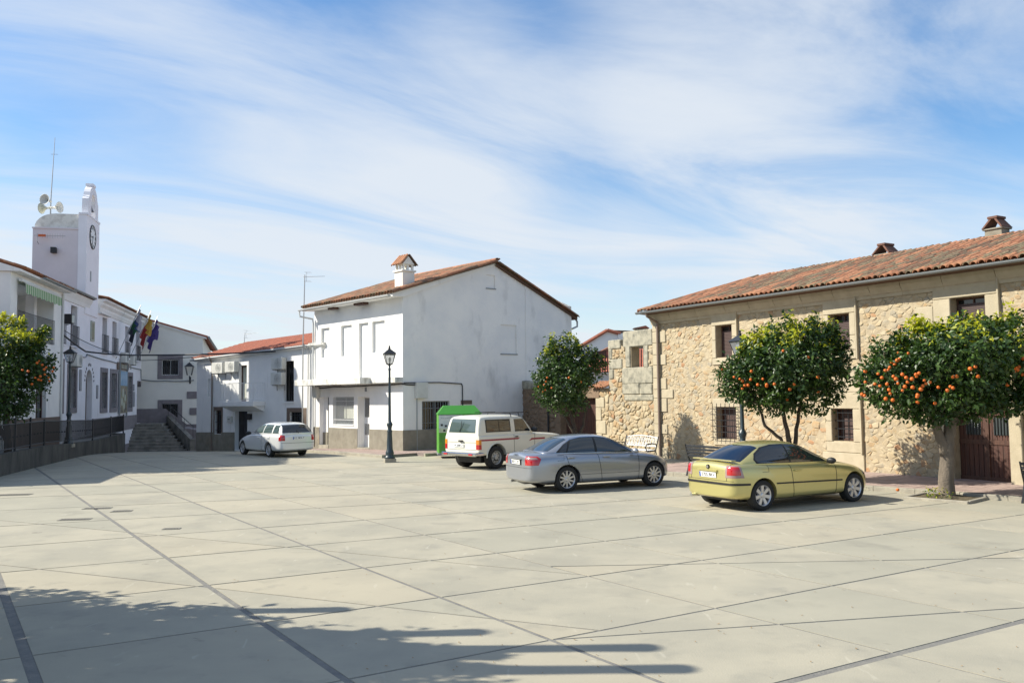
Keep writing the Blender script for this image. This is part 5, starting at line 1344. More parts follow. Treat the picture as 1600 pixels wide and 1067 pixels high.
for i in range(5):
    a, b, za, zb2 = Tu[i], Tu[i+1], Tz[i], Tz[i+1]; k = max(2, int(abs(a-b)/.13))
    mb.tube([(a, TN-.1, za+RH), (b, TN-.1, zb2+RH)], .025, 6); mb.tube([(a, TN-.1, za+.12), (b, TN-.1, zb2+.12)], .018, 5)
    for j in range(k):
        t = j/k; u = a+(b-a)*t; z = za+(zb2-za)*t; mb.tube([(u, TN-.1, z+.1), (u, TN-.1, z+RH)], .013, 4)
        if j % 3 == 1: mb.lathe([(.006, -.05), (.028, 0), (.006, .05)], 5, T(u, TN-.1, z+.5))
for u, z in zip(Tu[1:], Tz[1:]): mb.box(u-.03, u+.03, TN-.13, TN-.07, z-.1, z+RH+.06)
for tt in (.2, .4, .6, .8): u = Tu[0]*tt+Tu[1]*(1-tt); mb.box(u-.03, u+.03, TN-.13, TN-.07, .7, .92+RH)
mb.build('railing', M_iron, Te)
# ---- steps
St = thing('stone_steps', 'broad worn concrete steps rising to the arched side door', 'steps', FA.w(-1.5, 3, -.9))
nS_ = 9; z0 = -.98; hS = (.84-z0)/nS_
for i in range(nS_):
    n1 = 4.75-.31*i; zt2 = z0+hS*(i+1); x1 = -(1.75+(nS_-1-i)*.24)
    mb = MB(FA.M); mb.bbox(x1, 1.2, .04, n1, zt2-hS-.02 if i else -1.4, zt2, .02); mb.build('step', M_step, St)
mb = MB(FA.M); mb.add([(-1.7, .04, -1.4), (-3.95, 5.1, -1.4), (-4.25, 5.1, -1.4), (-2.0, .04, -1.4), (-1.7, .04, 1.35), (-3.95, 5.1, -.15), (-4.25, 5.1, -.15), (-2.0, .04, 1.35)],
                      [(0, 1, 5, 4), (1, 2, 6, 5), (2, 3, 7, 6), (4, 5, 6, 7), (3, 0, 4, 7)]); mb.build('side_wall', M_step, St)
mb = MB(FA.M); mb.tube([(-1.85, .3, 2.1), (-4.1, 5.0, .7)], .022, 6)
for t in (0, .33, .66, 1): x = -1.85-2.25*t; y = .3+4.7*t; mb.tube([(x, y, 1.3-1.4*t), (x, y, 2.1-1.4*t)], .015, 5)
mb.build('handrail', M_iron, St)
Gd = MB(FA.M); Gd.prism([(-3.2, -1.6), (-3.2, .55), (-4.4, .3), (-6.2, -.35), (-6.2, -1.6)], .5, 2.8); top(Gd, 'ramp_wall', M_frame_grey, 'dark grey sloping wall between the steps and the red roofed house', 'ramp wall', FA.w(-4.5, 1.5, -1.2))
# ---- things on the facades
q = FT.rect(103, 567.5, 118.7, 583, .3); ac_unit(FT, (11.75, 12.75, 4.15, 4.75), 0, 'white air conditioner above the barred window behind the left lamp post')
ac_unit(FT, (.35, 1.35, 4.78, 5.42), 0, 'air conditioner under the flagpoles, nearest of the two'); ac_unit(FT, (-2.1, -1.15, 4.75, 5.35), 0, 'air conditioner under the flagpoles, farther of the two')
mb = MB(FT.M); mb.bbox(14.9, 15.4, .35, .7, 6.05, 6.5, .03); fl_ = top(mb, 'floodlight', M_black, 'large black floodlight on a bracket between the upper town hall windows', 'floodlight', FT.w(15.1, .3, 6.05))
mb = MB(FT.M); mb.box(14.94, 15.36, .69, .705, 6.1, 6.45); mb.build('lens', M_glass_mid, fl_); mb = MB(FT.M); mb.tube([(15.4, 0, 6.0), (15.15, .5, 6.0), (15.15, .5, 6.1)], .02, 5); mb.build('arm', M_galv, fl_)
# banner poster with sky, field and animals (abstract patches) and a wooden board over it
M_psky = mat('banner_sky', (.12, .26, .42), .6, (.35, .45, .55), 1.5, 1); M_pfld = mat('banner_field', (.20, .23, .12), .6, (.30, .22, .16), 2.2, 1, col3=(.08, .07, .06), scale3=2.6, lo3=.5, hi3=.6)
pu0, pu1, pz0, pz1 = -.35, 1.75, 1.66, 4.28
mb = MB(FT.M); mb.box(pu0, pu1, .09, .13, pz0, pz1); bp_ = top(mb, 'banner', M_pfld, 'tall colourful picture banner hung between the ground floor windows', 'banner', FT.w(.7, .1, 1.6))
mb = MB(FT.M); mb.box(pu0+.02, pu1-.02, .13, .134, 3.35, pz1-.02); mb.build('picture_sky', M_psky, bp_)
mb = MB(FT.M); 
for (x, z, r) in ((.9, 2.9, .28), (.3, 2.6, .22), (1.2, 2.35, .26), (.6, 2.1, .24)): mb.lathe([(.001, .006), (r, .004), (r, 0)], 14, T(x, .131, z), 'y')
mb.build('picture_figures', M_curtain, bp_)
mb = MB(FT.M); 
for x in (pu0-.06, pu1): mb = MB(FT.M); mb.box(x, x+.06, .05, .15, pz0-.3, 5.0); mb.build('side_pole', M_galv, bp_)
mb = MB(FT.M); mb.box(-.9, 2.3, .02, .08, 4.33, 4.78); sb = top(mb, 'name_board', M_brownstone, 'brown wooden name board with pale lettering above the banner', 'sign', FT.w(.7, 0, 4.3))
mb = MB(FT.M)
for i, x in enumerate([1.7, 1.45, 1.1, .85, .55, .2, -.1, -.4]): mb.box(x, x+.14, .081, .09, 4.42, 4.68); 
mb.build('lettering', M_curtain, sb)
for (u, z, w_, h_, lab) in ((7.0, 2.55, .3, .75, 'stack of small grey plaques beside the arched main door'), (-3.25, 2.0, .75, 1.0, 'framed notice board beside the arched side door'), (-3.1, 3.05, .3, .45, 'small dark oval plaque left of the arched side door'), (10.6, 2.95, .35, 1.1, 'carved coat of arms plaque left of the arched main door')):
    mb = MB(FT.M); mb.bbox(u, u+w_, .002, .05, z, z+h_, .008); top(mb, 'wall_plaque', M_sign_grey, lab, 'plaque', FT.w(u, 0, z))
mb = MB(FT.M); mb.bbox(7.75, 8.35, -.0, .12, 5.6, 6.6, .02) if False else None
sh = thing('tile_shrine', 'small framed ceramic tile shrine between the upper windows', 'shrine', FT.w(8.4, 0, 5.6)); mb = MB(FT.M); mb.bbox(8.1, 8.85, .002, .06, 5.65, 6.75, .01); mb.build('frame', M_curtain, sh)
mb = MB(FT.M); mb.box(8.22, 8.73, .06, .065, 5.75, 6.65); mb.build('picture', M_pfld, sh)
# flags
def flag(px, label, cols, dz=0.0, u=0.0):
    b = FT.w(u, .02, 4.95+dz); t = thing('flag', label, 'flag', b, 'flags on slanted poles on the town hall')
    tipv = FT.n*1.2+Vector((0, 0, 3.4))+FT.d*(-1.0)
    mb = MB(); mb.tube([(0, 0, 0), tipv], .02, 6); mb.build('pole', M_galv, t, local=True)
    n = 10; L = 1.45; mb = MB()
    for r in range(14):
        for c in range(8):
            def P(cc, rr):
                s = .93-.42*(rr/14.); base = tipv*s; fall = cc/8.*(.62+.2*math.sin(rr*.5)); wv = .10*math.sin(cc*1.6+rr*.25)
                return base+Vector((0, 0, -1))*fall*1.3+FT.n*(wv+.12*cc/8)+FT.d*(-.10*cc/8+.06*math.sin(cc*2.1))
            k = int(c/8*len(cols)) if len(cols) > 1 else 0; 
            k = int(r/14*len(cols)); mb.cur = k
            mb.smooth = True; mb.add([P(c, r), P(c+1, r), P(c+1, r+1), P(c, r+1)], [(0, 1, 2, 3)])
    mb.build('cloth', cols, t, local=True)
cG = mat('flag_green', (.012, .07, .03), .8); cW = mat('flag_white', (.3, .3, .34), .8); cK = mat('flag_black', (.02, .025, .04), .8); cR = mat('flag_red', (.24, .02, .02), .8); cY = mat('flag_yellow', (.36, .22, .03), .8); cP = mat('flag_purple', (.05, .03, .15), .8); cB = mat('flag_blue', (.03, .05, .14), .8)
flag(0, 'green white and black regional flag, leftmost of the three slanted flags', [cW, cB, cG, cK], u=3.2-.6)
flag(0, 'red and yellow flag, middle of the three slanted flags', [cY, cY, cR, cR], u=-1.0)
flag(0, 'purple flag, rightmost of the three slanted flags', [cP], u=-3.6, dz=-.1)
# street wires across the corner
wA = at_depth(80, 537, 42); 
cable([FT.w(16.2, .25, 5.75), FT.w(11, .3, FT.uz(118, 546, .3)[1]), at_depth(222, 555, 50), FB.w(FB.uz(430, 549, .5)[0], .5, FB.uz(430, 549, .5)[1])], .045, 'overhead_cable', 'thick overhead cable strung from the town hall to the red roofed house', 'cable', sag=.05)
cable([FT.w(16.0, .2, 5.9), FT.w(8, .2, 5.35), FA.w(.0, .1, 5.2), FB.w(9, .5, 4.95)], .02, 'overhead_cable', 'thin overhead wire just above the thick cable by the flags', 'cable', sag=.06)
cable([FT.w(10.7, .04, 4.72), FT.w(9.8, .04, 4.75), FT.w(9.6, .04, 4.9), FT.w(4, .04, 4.75), FT.w(-5.3, .04, 4.55), FT.w(-5.4, .04, 3.9)], .03, 'cable', 'grey cable looping along the town hall wall above the ground floor', 'cable', sag=.03, m=M_gutter)
mast(FA.w(aR-2.2, -8, zA1-1.8), 2.7, .03, 'small roof aerial behind the cream gabled house', 1.0, az=-.4)
# ================================================================ CARS
def tmp_obj(me):
    o = bpy.data.objects.new('tmp', me); COL.objects.link(o); return o
def eval_mesh(o):
    dg = bpy.context.evaluated_depsgraph_get(); return bpy.data.meshes.new_from_object(o.evaluated_get(dg))
def drop(*os):
    for o in os: bpy.data.objects.remove(o)
def subsurf(me, lv=2):
    o = tmp_obj(me); m = o.modifiers.new('s', 'SUBSURF'); m.levels = lv; m.render_levels = lv; r = eval_mesh(o); drop(o); return r
def boolean(a, cutters, op):
    o = tmp_obj(a); cs = [tmp_obj(c) for c in cutters]
    for c in cs:
        m = o.modifiers.new('b', 'BOOLEAN'); m.operation = op; m.object = c; m.solver = 'EXACT'
    r = eval_mesh(o); drop(o, *cs); return r
def inflate(me, d):
    r = me.copy(); n = len(r.vertices); co = np.empty(n*3); no = np.empty(n*3)
    r.vertices.foreach_get('co', co); r.vertices.foreach_get('normal', no); r.vertices.foreach_set('co', co+no*d); r.update(); return r
def mesh_from(vs, fs):
    me = bpy.data.meshes.new('m'); me.from_pydata([tuple(v) for v in vs], [], fs)
    bm = bmesh.new(); bm.from_mesh(me); bmesh.ops.recalc_face_normals(bm, faces=bm.faces); bm.to_mesh(me); bm.free(); return me
def prism_me(poly, a, b, axis='y'):
    mb = MB(); mb.prism(poly, a, b, axis); return mesh_from(mb.v, mb.f)
def cage_mesh(sections):
    """sections: list of (x, [(y,z)...]) half outlines from bottom centre to top centre"""
    vs = []; k = len(sections[0][1]); ring = 2*k-2
    for x, pts in sections:
        left = [(x if not isinstance(x, list) else x[i], y, z) for i, (y, z) in enumerate(pts)]
        right = [(x if not isinstance(x, list) else x[i], -pts[i][0], pts[i][1]) for i in range(k-2, 0, -1)]
        vs += left+right
    fs = []
    for s in range(len(sections)-1):
        for i in range(ring): j = (i+1) % ring; fs.append((s*ring+i, s*ring+j, (s+1)*ring+j, (s+1)*ring+i))
    def cap(s, rev):
        b = s*ring; q = []
        for i in range(k-1):          # bridge left and right halves
            l0, l1 = b+i, b+i+1; r0 = b+(ring-i) % ring; r1 = b+(ring-i-1) % ring
            f = (l0, l1, r1, r0); f = tuple(dict.fromkeys(f)); q.append(f[::-1] if rev else f)
        return q
    fs += cap(0, False)+cap(len(sections)-1, True)
    return mesh_from(vs, fs)
def set_mat(me, m, smooth=True, autos=None):
    me.materials.clear(); me.materials.append(m)
    me.polygons.foreach_set('material_index', [0]*len(me.polygons))
    me.polygons.foreach_set('use_smooth', [smooth]*len(me.polygons)); me.update()
    if smooth:
        try: me.set_sharp_from_angle(angle=R(38))
        except Exception: pass
M_tyre = mat('tyre_rubber', (.018, .018, .018), .85); M_alloy = mat('alloy_wheel', (.55, .55, .56), .3, metal=.7); M_steelrim = mat('steel_wheel', (.42, .41, .38), .5, metal=.3)
M_carglass = mat('car_glass', (.010, .013, .016), .03, spec=.9, coat=.4); M_carglass_g = mat('car_glass_green', (.055, .085, .08), .04, spec=.8, coat=.5); M_trim = mat('black_trim', (.012, .012, .012), .5)
M_tail = mat('tail_light_red', (.42, .012, .014), .12, coat=1); M_tailc = mat('tail_light_clear', (.30, .20, .19), .12, coat=1); M_amber = mat('tail_light_amber', (.62, .22, .02), .15, coat=1)
M_chrome = mat('chrome', (.6, .6, .6), .12, metal=1); M_plate = mat('number_plate', (.78, .78, .76), .4); M_plateblue = mat('plate_blue_band', (.02, .08, .35), .4); M_ink = mat('plate_lettering', (.02, .02, .025), .5)
def text_mesh(s, size, m, ext=.002):
    c = bpy.data.curves.new('t', 'FONT'); c.body = s; c.size = size; c.align_x = 'CENTER'; c.align_y = 'CENTER'; c.extrude = ext
    o = bpy.data.objects.new('t', c); COL.objects.link(o); me = eval_mesh(o); drop(o); me.materials.clear(); me.materials.append(m); return me
def wheel(parent, x, y, r, w, side, spokes, kind, mrim):
    """side -1: outer face towards -y"""
    M = T(x, y, r) @ (Matrix.Identity(4) if side > 0 else Matrix.Rotation(PI, 4, 'Z'))   # outer face at +y local
    rr = r*(.70 if kind != 'steel' else .60)
    mb = MB(); mb.smooth = True
    mb.lathe([(rr*.98, -w/2), (r*.93, -w/2), (r*.985, -w/2+.02), (r, -w/4), (r, w/4), (r*.985, w/2-.02), (r*.93, w/2), (rr*1.03, w/2-.004), (rr*.98, w/2-.012), (rr*.98, -w/2)], 28, M, 'y', cap=False)
    tyre_me = mb.mesh('tyre', M_tyre)
    mb = MB(); mb.lathe([(.001, -.03), (rr*.95, -.03), (rr*.95, -w/2+.02), (.001, -w/2+.02)], 20, M, 'y', cap=False)
    hub = link_mesh('wheel', mb.mesh('wheel', M_black), parent)
    ty = link_mesh('tyre', tyre_me, hub)
    mb = MB(); mb.smooth = True
    mb.lathe([(rr*.985, w/2-.008), (rr*.93, w/2-.014), (rr*.90, w/2-.03), (rr*.89, -.02)], 28, M, 'y', cap=False); mb.smooth = False
    if kind == 'steel':
        mb.lathe([(rr*.9, -.0), (rr*.78, w/2-.05), (rr*.45, w/2-.045), (rr*.30, w/2-.005), (.001, w/2)], 24, M, 'y', cap=False)
    else:
        for i in range(spokes):
            a = 2*PI*i/spokes; Mr = M @ Matrix.Rotation(a, 4, 'Y'); wi, wo = (rr*.11, rr*.085) if spokes > 8 else (rr*.13, rr*.17)
            if kind == 'split': wi, wo = rr*.09, rr*.13
            mb.add([(-wi, w/2-.035, rr*.15), (wi, w/2-.035, rr*.15), (wo, w/2-.022, rr*.94), (-wo, w/2-.022, rr*.94), (-wi*1.4, w/2-.075, rr*.15), (wi*1.4, w/2-.075, rr*.15), (wo*1.3, w/2-.06, rr*.94), (-wo*1.3, w/2-.06, rr*.94)],
                   [(0, 1, 2, 3), (0, 4, 5, 1), (1, 5, 6, 2), (3, 2, 6, 7), (0, 3, 7, 4)], Mr)
        mb.lathe([(rr*.26, w/2-.06), (rr*.26, w/2-.03), (rr*.2, w/2-.018), (.001, w/2-.014)], 16, M, 'y', cap=False)
    rim = link_mesh('rim', mb.mesh('rim', mrim), hub)
    if kind == 'steel':
        mb = MB()
        for i in range(8): a = 2*PI*i/8; mb.lathe([(rr*.095, -.002), (.001, .0)], 8, M @ T(math.cos(a)*rr*.62, w/2-.035, math.sin(a)*rr*.62), 'y', cap=False)
        mb.build('rim_hole', M_black, hub, local=True)
    return hub
def build_car(label, paint, M, sp):
    t = thing('parked_car', label, 'car', M, 'cars parked on the square')
    body = subsurf(cage_mesh(sp['body']), 2); cabin = subsurf(cage_mesh(sp['cabin']), 2)
    r = sp['r']; wb = sp['wb']; hw = sp['hw']
    cut = []
    for x in (0, wb):
        for s in (-1, 1):
            mb = MB(); mb.lathe([(r*sp.get('arch', 1.13), 0), (r*sp.get('arch', 1.13), .5)], 32, T(x, s*(hw+.12) if s < 0 else (hw+.12-.5), r*1.03), 'y'); cut.append(mesh_from(mb.v, mb.f))
    raw = body.copy(); body = boolean(body, cut, 'DIFFERENCE'); set_mat(body, paint)
    b = link_mesh('body', body, t)
    if cabin: set_mat(cabin, paint); link_mesh('roof', cabin, t)
    mb = MB(); mb.box(-.45, wb+.45, -hw*.62, hw*.62, r*.55, r*1.6)
    for x in (0, wb): mb.box(x-r*1.1, x+r*1.1, -hw+.3, hw-.3, r*.6, r*2.1)
    mb.build('underbody', M_black, t, local=True)
    src = {'body': raw, 'cabin': cabin}; infl = {}
    for name, on, eps, poly, a, bb, axis, m, lab in sp['patches']:
        key = (on, eps)
        if key not in infl: infl[key] = inflate(src[on], eps)
        me = boolean(infl[key], [prism_me(poly, a, bb, axis)], 'INTERSECT')
        if name == 'panel_gap' or name == 'side_moulding': me = boolean(me, cut, 'DIFFERENCE')
        if len(me.polygons) == 0: print('EMPTY PATCH', label[:20], name, a); continue


        set_mat(me, m); o = link_mesh(name, me, t); 
        if lab: o['label'] = lab
    for x in (0, wb):
        for s in (-1, 1): wheel(t, x, s*(hw-sp['tw']/2-sp.get('inset', .03)), r, sp['tw'], s, sp['spokes'], sp['rimkind'], sp['mrim'])
    return t
def win2(poly, s0=.2, s1=1.3, m=None, name='side_window', eps=.004, on='cabin'):
    """a window on both sides"""
    return [(name, on, eps, poly, s0, s1, 'y', m or M_carglass, None), (name, on, eps, poly, -s1, -s0, 'y', m or M_carglass, None)]
def both(name, on, eps, poly, m, s0=.3, s1=1.3): return [(name, on, eps, poly, s0, s1, 'y', m, None), (name, on, eps, poly, -s1, -s0, 'y', m, None)]
def line(p, q, w=.006):
    p, q = Vector(p), Vector(q); d = (q-p).normalized(); n = Vector((-d.y, d.x))*w; return [tuple(p-n), tuple(q-n), tuple(q+n), tuple(p+n)]
def polyline(pts, w):
    L = []; R_ = []
    for i, p in enumerate(pts):
        p = Vector(p); a = Vector(pts[max(0, i-1)]); b = Vector(pts[min(len(pts)-1, i+1)]); d = (b-a).normalized(); n = Vector((-d.y, d.x))*w
        L.append(tuple(p+n)); R_.append(tuple(p-n))
    return L+R_[::-1]
def expand(poly, k):
    c = sum((Vector(p) for p in poly), Vector((0, 0)))/len(poly); P = ccw([Vector(p) for p in poly]); out = []; n = len(P)
    for i in range(n):
        a, b, c2 = P[i-1], P[i], P[(i+1) % n]; d1 = (b-a).normalized(); d2 = (c2-b).normalized(); nn = (Vector((d1.y, -d1.x))+Vector((d2.y, -d2.x))); 
        nn = nn.normalized()*k*min(2.0, 1/max(.4, math.cos(d1.angle(d2)/2))) if nn.length > 1e-4 else Vector((0, 0)); out.append(tuple(b+nn))
    return out
def sec(x, zb, w, zm, wsh, zsh, wt, zt, ztc, xo=None):
    """lower body half section: sill, widest point, shoulder, bonnet edge, bonnet centre"""
    return (x, [(0, zb), (w*.7, zb), (w*.955, zb+.03), (w*.99, zb+.14), (w, zm), (wsh, zsh-.05), (wt, zsh+.012), (wt*.55, ztc*.35+zt*.65), (0, ztc)])
def csec(x, zb, wb_, wr, zr, crown=.03, q=.5):
    """cabin half section"""
    return (x, [(0, zb-.12), (wb_*.9, zb-.12), (wb_, zb), (wb_+(wr-wb_)*q, zb+(zr-zb)*.46), (wr, zr-min(.085, (zr-zb)*.28)), (wr-.10, zr-min(.012, (zr-zb)*.06)), (wr*.5, zr+crown*.6), (0, zr+crown)])
def carM(px_rear, px_front, side, inset):
    """placement from the two near side tyre contact points; side -1: the near side is the car's right"""
    a = ground(*px_rear); b = ground(*px_front); d = Vector((b.x-a.x, b.y-a.y, 0)).normalized(); l = Vector((-d.y, d.x, 0))
    o = Vector((a.x, a.y, gz(a.x, a.y)))-l*side*inset
    M = Matrix((d, l, Vector((0, 0, 1)))).transposed().to_4x4(); M.translation = o; return M
def plate_obj(t, x, z, txt, y=0, w=.52, h=.11, rot=0, band=True, name='number_plate'):
    M = T(x, y, z) @ Matrix.Rotation(R(rot), 4, 'Y')
    mb = MB(); mb.box(-.006, .004, -w/2, w/2, -h/2, h/2, M); p = mb.build(name, M_plate, t, local=True)
    if band: mb = MB(); mb.box(-.0085, .0, w/2-.045, w/2-.004, -h/2+.004, h/2-.004, M); mb.build('country_band', M_plateblue, p, local=True)
    if txt:
        me = text_mesh(txt, h*.92, M_ink); me.transform(M @ T(-.008, -.02, 0) @ Matrix(((0, 0, -1, 0), (-1, 0, 0, 0), (0, 1, 0, 0), (0, 0, 0, 1)))); link_mesh('lettering', me, p)
    return p
def mirrors(t, x, y, z, m, s=1.0):
    for sg in (-1, 1):
        mb = MB(); mb.smooth = True; Mx = T(x, sg*y, z) @ Matrix.Rotation(-sg*.25, 4, 'Z')
        mb.lathe([(.02, -.07*s), (.075*s, -.055*s), (.088*s, 0), (.075*s, .05*s), (.02, .075*s)], 12, Mx @ T(0, sg*.09*s, 0) @ Matrix.Diagonal((1, 1.45, .95, 1)), 'x')
        mb.smooth = False; mb.box(-.03, .03, -.02 if sg > 0 else -.06, .06 if sg > 0 else .02, -.05, -.01, Mx); mb.build('wing_mirror', m, t, local=True)
def handle(t, x, y, z, m, L=.2):
    for sg in (-1, 1): mb = MB(); mb.bbox(x-L/2, x+L/2, sg*y-.02, sg*y+.022, z-.018, z+.018, .008); mb.build('door_handle', m, t, local=True)

def paint_mat(name, col, metal=.35, rough=.32): return mat(name, col, rough, metal=metal, coat=.9, spec=.5)
M_gold = paint_mat('gold_green_paint', (.53, .475, .185), .55, .30); M_silver = paint_mat('silver_blue_paint', (.33, .35, .385), .65, .28)
M_lsilver = paint_mat('light_silver_paint', (.72, .73, .72), .3, .34); M_cream = mat('cream_white_paint', (.68, .66, .57), .42, coat=.5); M_stripe = mat('red_stripe', (.30, .03, .05), .4)

# ---- gold three door hatchback
G = dict(r=.316, wb=2.725, hw=.868, tw=.215, spokes=7, rimkind='star', mrim=M_alloy)
G['body'] = [sec(-.76, .30, .50, .52, .52, .80, .48, .82, .84), sec(-.74, .27, .70, .55, .71, .92, .66, .95, .99), sec(-.62, .24, .80, .56, .79, .97, .72, 1.0, 1.03), sec(-.40, .22, .85, .58, .83, .965, .75, 1.0, 1.03), sec(0, .21, .872, .60, .845, .945, .76, .97, 1.0),
             sec(.5, .19, .868, .55, .845, .925, .76, .95, .97), sec(1.2, .19, .865, .54, .845, .905, .76, .93, .95), sec(1.9, .19, .865, .54, .843, .89, .76, .91, .93), sec(2.25, .20, .868, .56, .842, .875, .72, .90, .935),
             sec(2.7, .21, .87, .56, .835, .845, .66, .875, .90), sec(3.06, .21, .83, .54, .79, .78, .58, .815, .835), sec(3.26, .22, .72, .50, .68, .67, .48, .70, .715), sec(3.36, .28, .56, .46, .54, .58, .38, .61, .62)]
G['cabin'] = [csec(-.52, .97, .66, .60, 1.00, .01), csec(-.40, .97, .70, .60, 1.06, .02), csec(-.1, .95, .755, .60, 1.215, .03), csec(.2, .94, .775, .585, 1.33, .03), csec(.5, .93, .785, .58, 1.375, .03), csec(.95, .92, .79, .58, 1.385, .032),
              csec(1.3, .91, .79, .58, 1.35, .035), csec(1.6, .91, .785, .585, 1.24, .035), csec(1.95, .90, .76, .60, 1.08, .03), csec(2.25, .89, .70, .60, .94, .02), csec(2.36, .88, .66, .58, .90, .01)]
sw = [(-.02, .985), (.25, .972), (.84, .962), (.84, 1.325), (.55, 1.322), (.25, 1.275), (.02, 1.16), (-.08, 1.05)]
fw_ = [(.885, .962), (1.95, .952), (1.78, 1.06), (1.45, 1.23), (1.2, 1.305), (.885, 1.325)]
rw = [(-.6, .60), (-.66, 1.0)]
rear_poly = [(-.62, 1.015), (.62, 1.015), (.50, 1.285), (.38, 1.322), (-.38, 1.322), (-.50, 1.285)]
ws_poly = [(-.66, .93), (.66, .93), (.50, 1.31), (-.50, 1.31)]
P = []
outl = [(-.07, .968), (1.99, .938), (1.80, 1.07), (1.46, 1.245), (1.2, 1.322), (.84, 1.345), (.53, 1.342), (.22, 1.292), (-.02, 1.17), (-.115, 1.05)]
P += both('window_trim', 'cabin', .003, outl, M_trim, .3, 1.3)
P += win2(sw, eps=.006)+win2(fw_, eps=.006, m=mat('car_glass_clear', (.03, .036, .033), .03, spec=.9, coat=.4))
P += [('rear_window', 'cabin', .004, rear_poly, -1.0, .16, 'x', mat('tinted_glass', (.006, .007, .012), .03, spec=.9, coat=.5), None), ('windscreen', 'cabin', .004, ws_poly, 1.25, 2.6, 'x', M_carglass, None)]
P += both('tail_light', 'body', .006, [(-1, .70), (-.50, .70), (-.56, .95), (-1, .965)], M_tailc, .53, 1.0)
P += both('tail_light_lens', 'body', .010, [(-1, .755), (-.56, .755), (-.60, .93), (-1, .93)], M_tail, .58, .80)
P += both('panel_gap', 'body', .003, line((.86, .25), (.80, .93)), M_trim)+both('panel_gap', 'body', .003, line((2.12, .25), (2.16, .90)), M_trim)+both('panel_gap', 'body', .003, line((.86, .25), (2.12, .25)), M_trim)
P += both('bumper_strip', 'body', .014, [(-1, .545), (-.36, .545), (-.36, .585), (-1, .595)], M_trim, -.02, 1.3)
P += [('panel_gap', 'body', .003, [(-.72, .625), (.72, .625), (.72, .633), (-.72, .633)], -1, -.4, 'x', M_trim, None), ('panel_gap', 'body', .003, [(-.56, .63), (-.55, .63), (-.60, 1.0), (-.61, 1.0)], -1, -.45, 'x', M_trim, None), ('panel_gap', 'body', .003, [(.55, .63), (.56, .63), (.61, 1.0), (.60, 1.0)], -1, -.45, 'x', M_trim, None)]
P += both('side_moulding', 'body', .016, [(.36, .535), (2.3, .505), (2.3, .535), (.36, .565)], M_trim)
P += both('headlight', 'body', .005, [(3.05, .60), (3.6, .55), (3.6, .68), (3.1, .74)], M_chrome, .35, 1)
P += both('fuel_flap_gap', 'body', .003, polyline([(-.02, .80), (.16, .80), (.17, .93)], .004), M_trim)
G['patches'] = P
Mg = carM((1192, 797.5), (1331, 784), -1, .80)
gold = build_car('gold green three door hatchback, nearest the orange trees on the right', M_gold, Mg, G)
plate_obj(gold, -.772, .735, '2705 BKV', rot=-6)
mb = MB(); mb.box(-.80, -.74, -.30, .30, .81, .845, T(0, 0, 0)); mb.build('boot_handle_bar', M_gold, gold, local=True)
mb = MB(); mb.lathe([(.001, -.775), (.045, -.775), (.045, -.74)], 14, T(0, 0, .90), 'x'); bdg = mb.build('badge', M_trim, gold, local=True)
mb = MB(); mb.lathe([(.001, -.779), (.03, -.779), (.03, -.775)], 12, T(0, 0, .90), 'x'); mb.build('badge_centre', M_chrome, bdg, local=True)
mb = MB(); mb.tube([(-.86, .45, .27), (-.6, .45, .27)], .04, 10); mb.build('exhaust', M_chrome, gold, local=True)
mirrors(gold, 1.96, .80, .955, M_trim, .85); handle(gold, .98, .862, .80, M_gold)
mb = MB(); mb.bbox(-.66, -.52, -.62, .62, 1.03, 1.055, .01); mb.build('boot_spoiler', M_gold, gold, local=True)

# ---- silver blue saloon
A = dict(r=.322, wb=2.65, hw=.88, tw=.225, spokes=10, rimkind='ten', mrim=M_alloy)
A['body'] = [sec(-1.04, .32, .48, .52, .50, .80, .46, .84, .87), sec(-1.02, .28, .70, .56, .70, .90, .62, .94, .985), sec(-.88, .24, .82, .57, .80, .95, .68, .985, 1.02), sec(-.5, .22, .868, .60, .85, .965, .72, 1.0, 1.03), sec(0, .21, .885, .60, .862, .96, .75, .985, 1.01),
             sec(.5, .19, .88, .56, .86, .945, .77, .96, .98), sec(1.3, .19, .878, .55, .858, .925, .78, .94, .96), sec(1.95, .19, .878, .55, .855, .905, .77, .925, .945), sec(2.2, .20, .88, .56, .85, .895, .73, .92, .95),
             sec(2.65, .21, .884, .57, .845, .865, .67, .89, .92), sec(3.02, .21, .84, .55, .79, .79, .58, .82, .85), sec(3.18, .22, .72, .52, .68, .68, .48, .71, .735), sec(3.29, .28, .54, .48, .52, .58, .38, .61, .62)]
A['cabin'] = [csec(-.62, .97, .64, .58, .995, .01), csec(-.48, .97, .68, .58, 1.045, .02), csec(-.15, .96, .755, .585, 1.215, .03), csec(.2, .95, .785, .58, 1.355, .03), csec(.55, .94, .795, .585, 1.392, .03), csec(1.0, .93, .80, .59, 1.398, .032),
              csec(1.35, .92, .80, .59, 1.365, .035), csec(1.65, .92, .795, .595, 1.255, .035), csec(2.0, .91, .77, .61, 1.09, .03), csec(2.28, .90, .71, .60, .955, .02), csec(2.38, .89, .67, .58, .91, .01)]
P = []
oA = [(-.25, .985), (2.02, .952), (1.84, 1.08), (1.52, 1.255), (1.28, 1.335), (.98, 1.358), (.55, 1.352), (.25, 1.30), (.02, 1.19), (-.22, 1.02)]
P += both('window_trim', 'cabin', .003, expand(oA, .012), M_chrome, .3, 1.3)
P += both('window_trim', 'cabin', .005, oA, M_trim, .3, 1.3)
gA = mat('car_glass_saloon', (.018, .024, .026), .03, spec=.9, coat=.4)
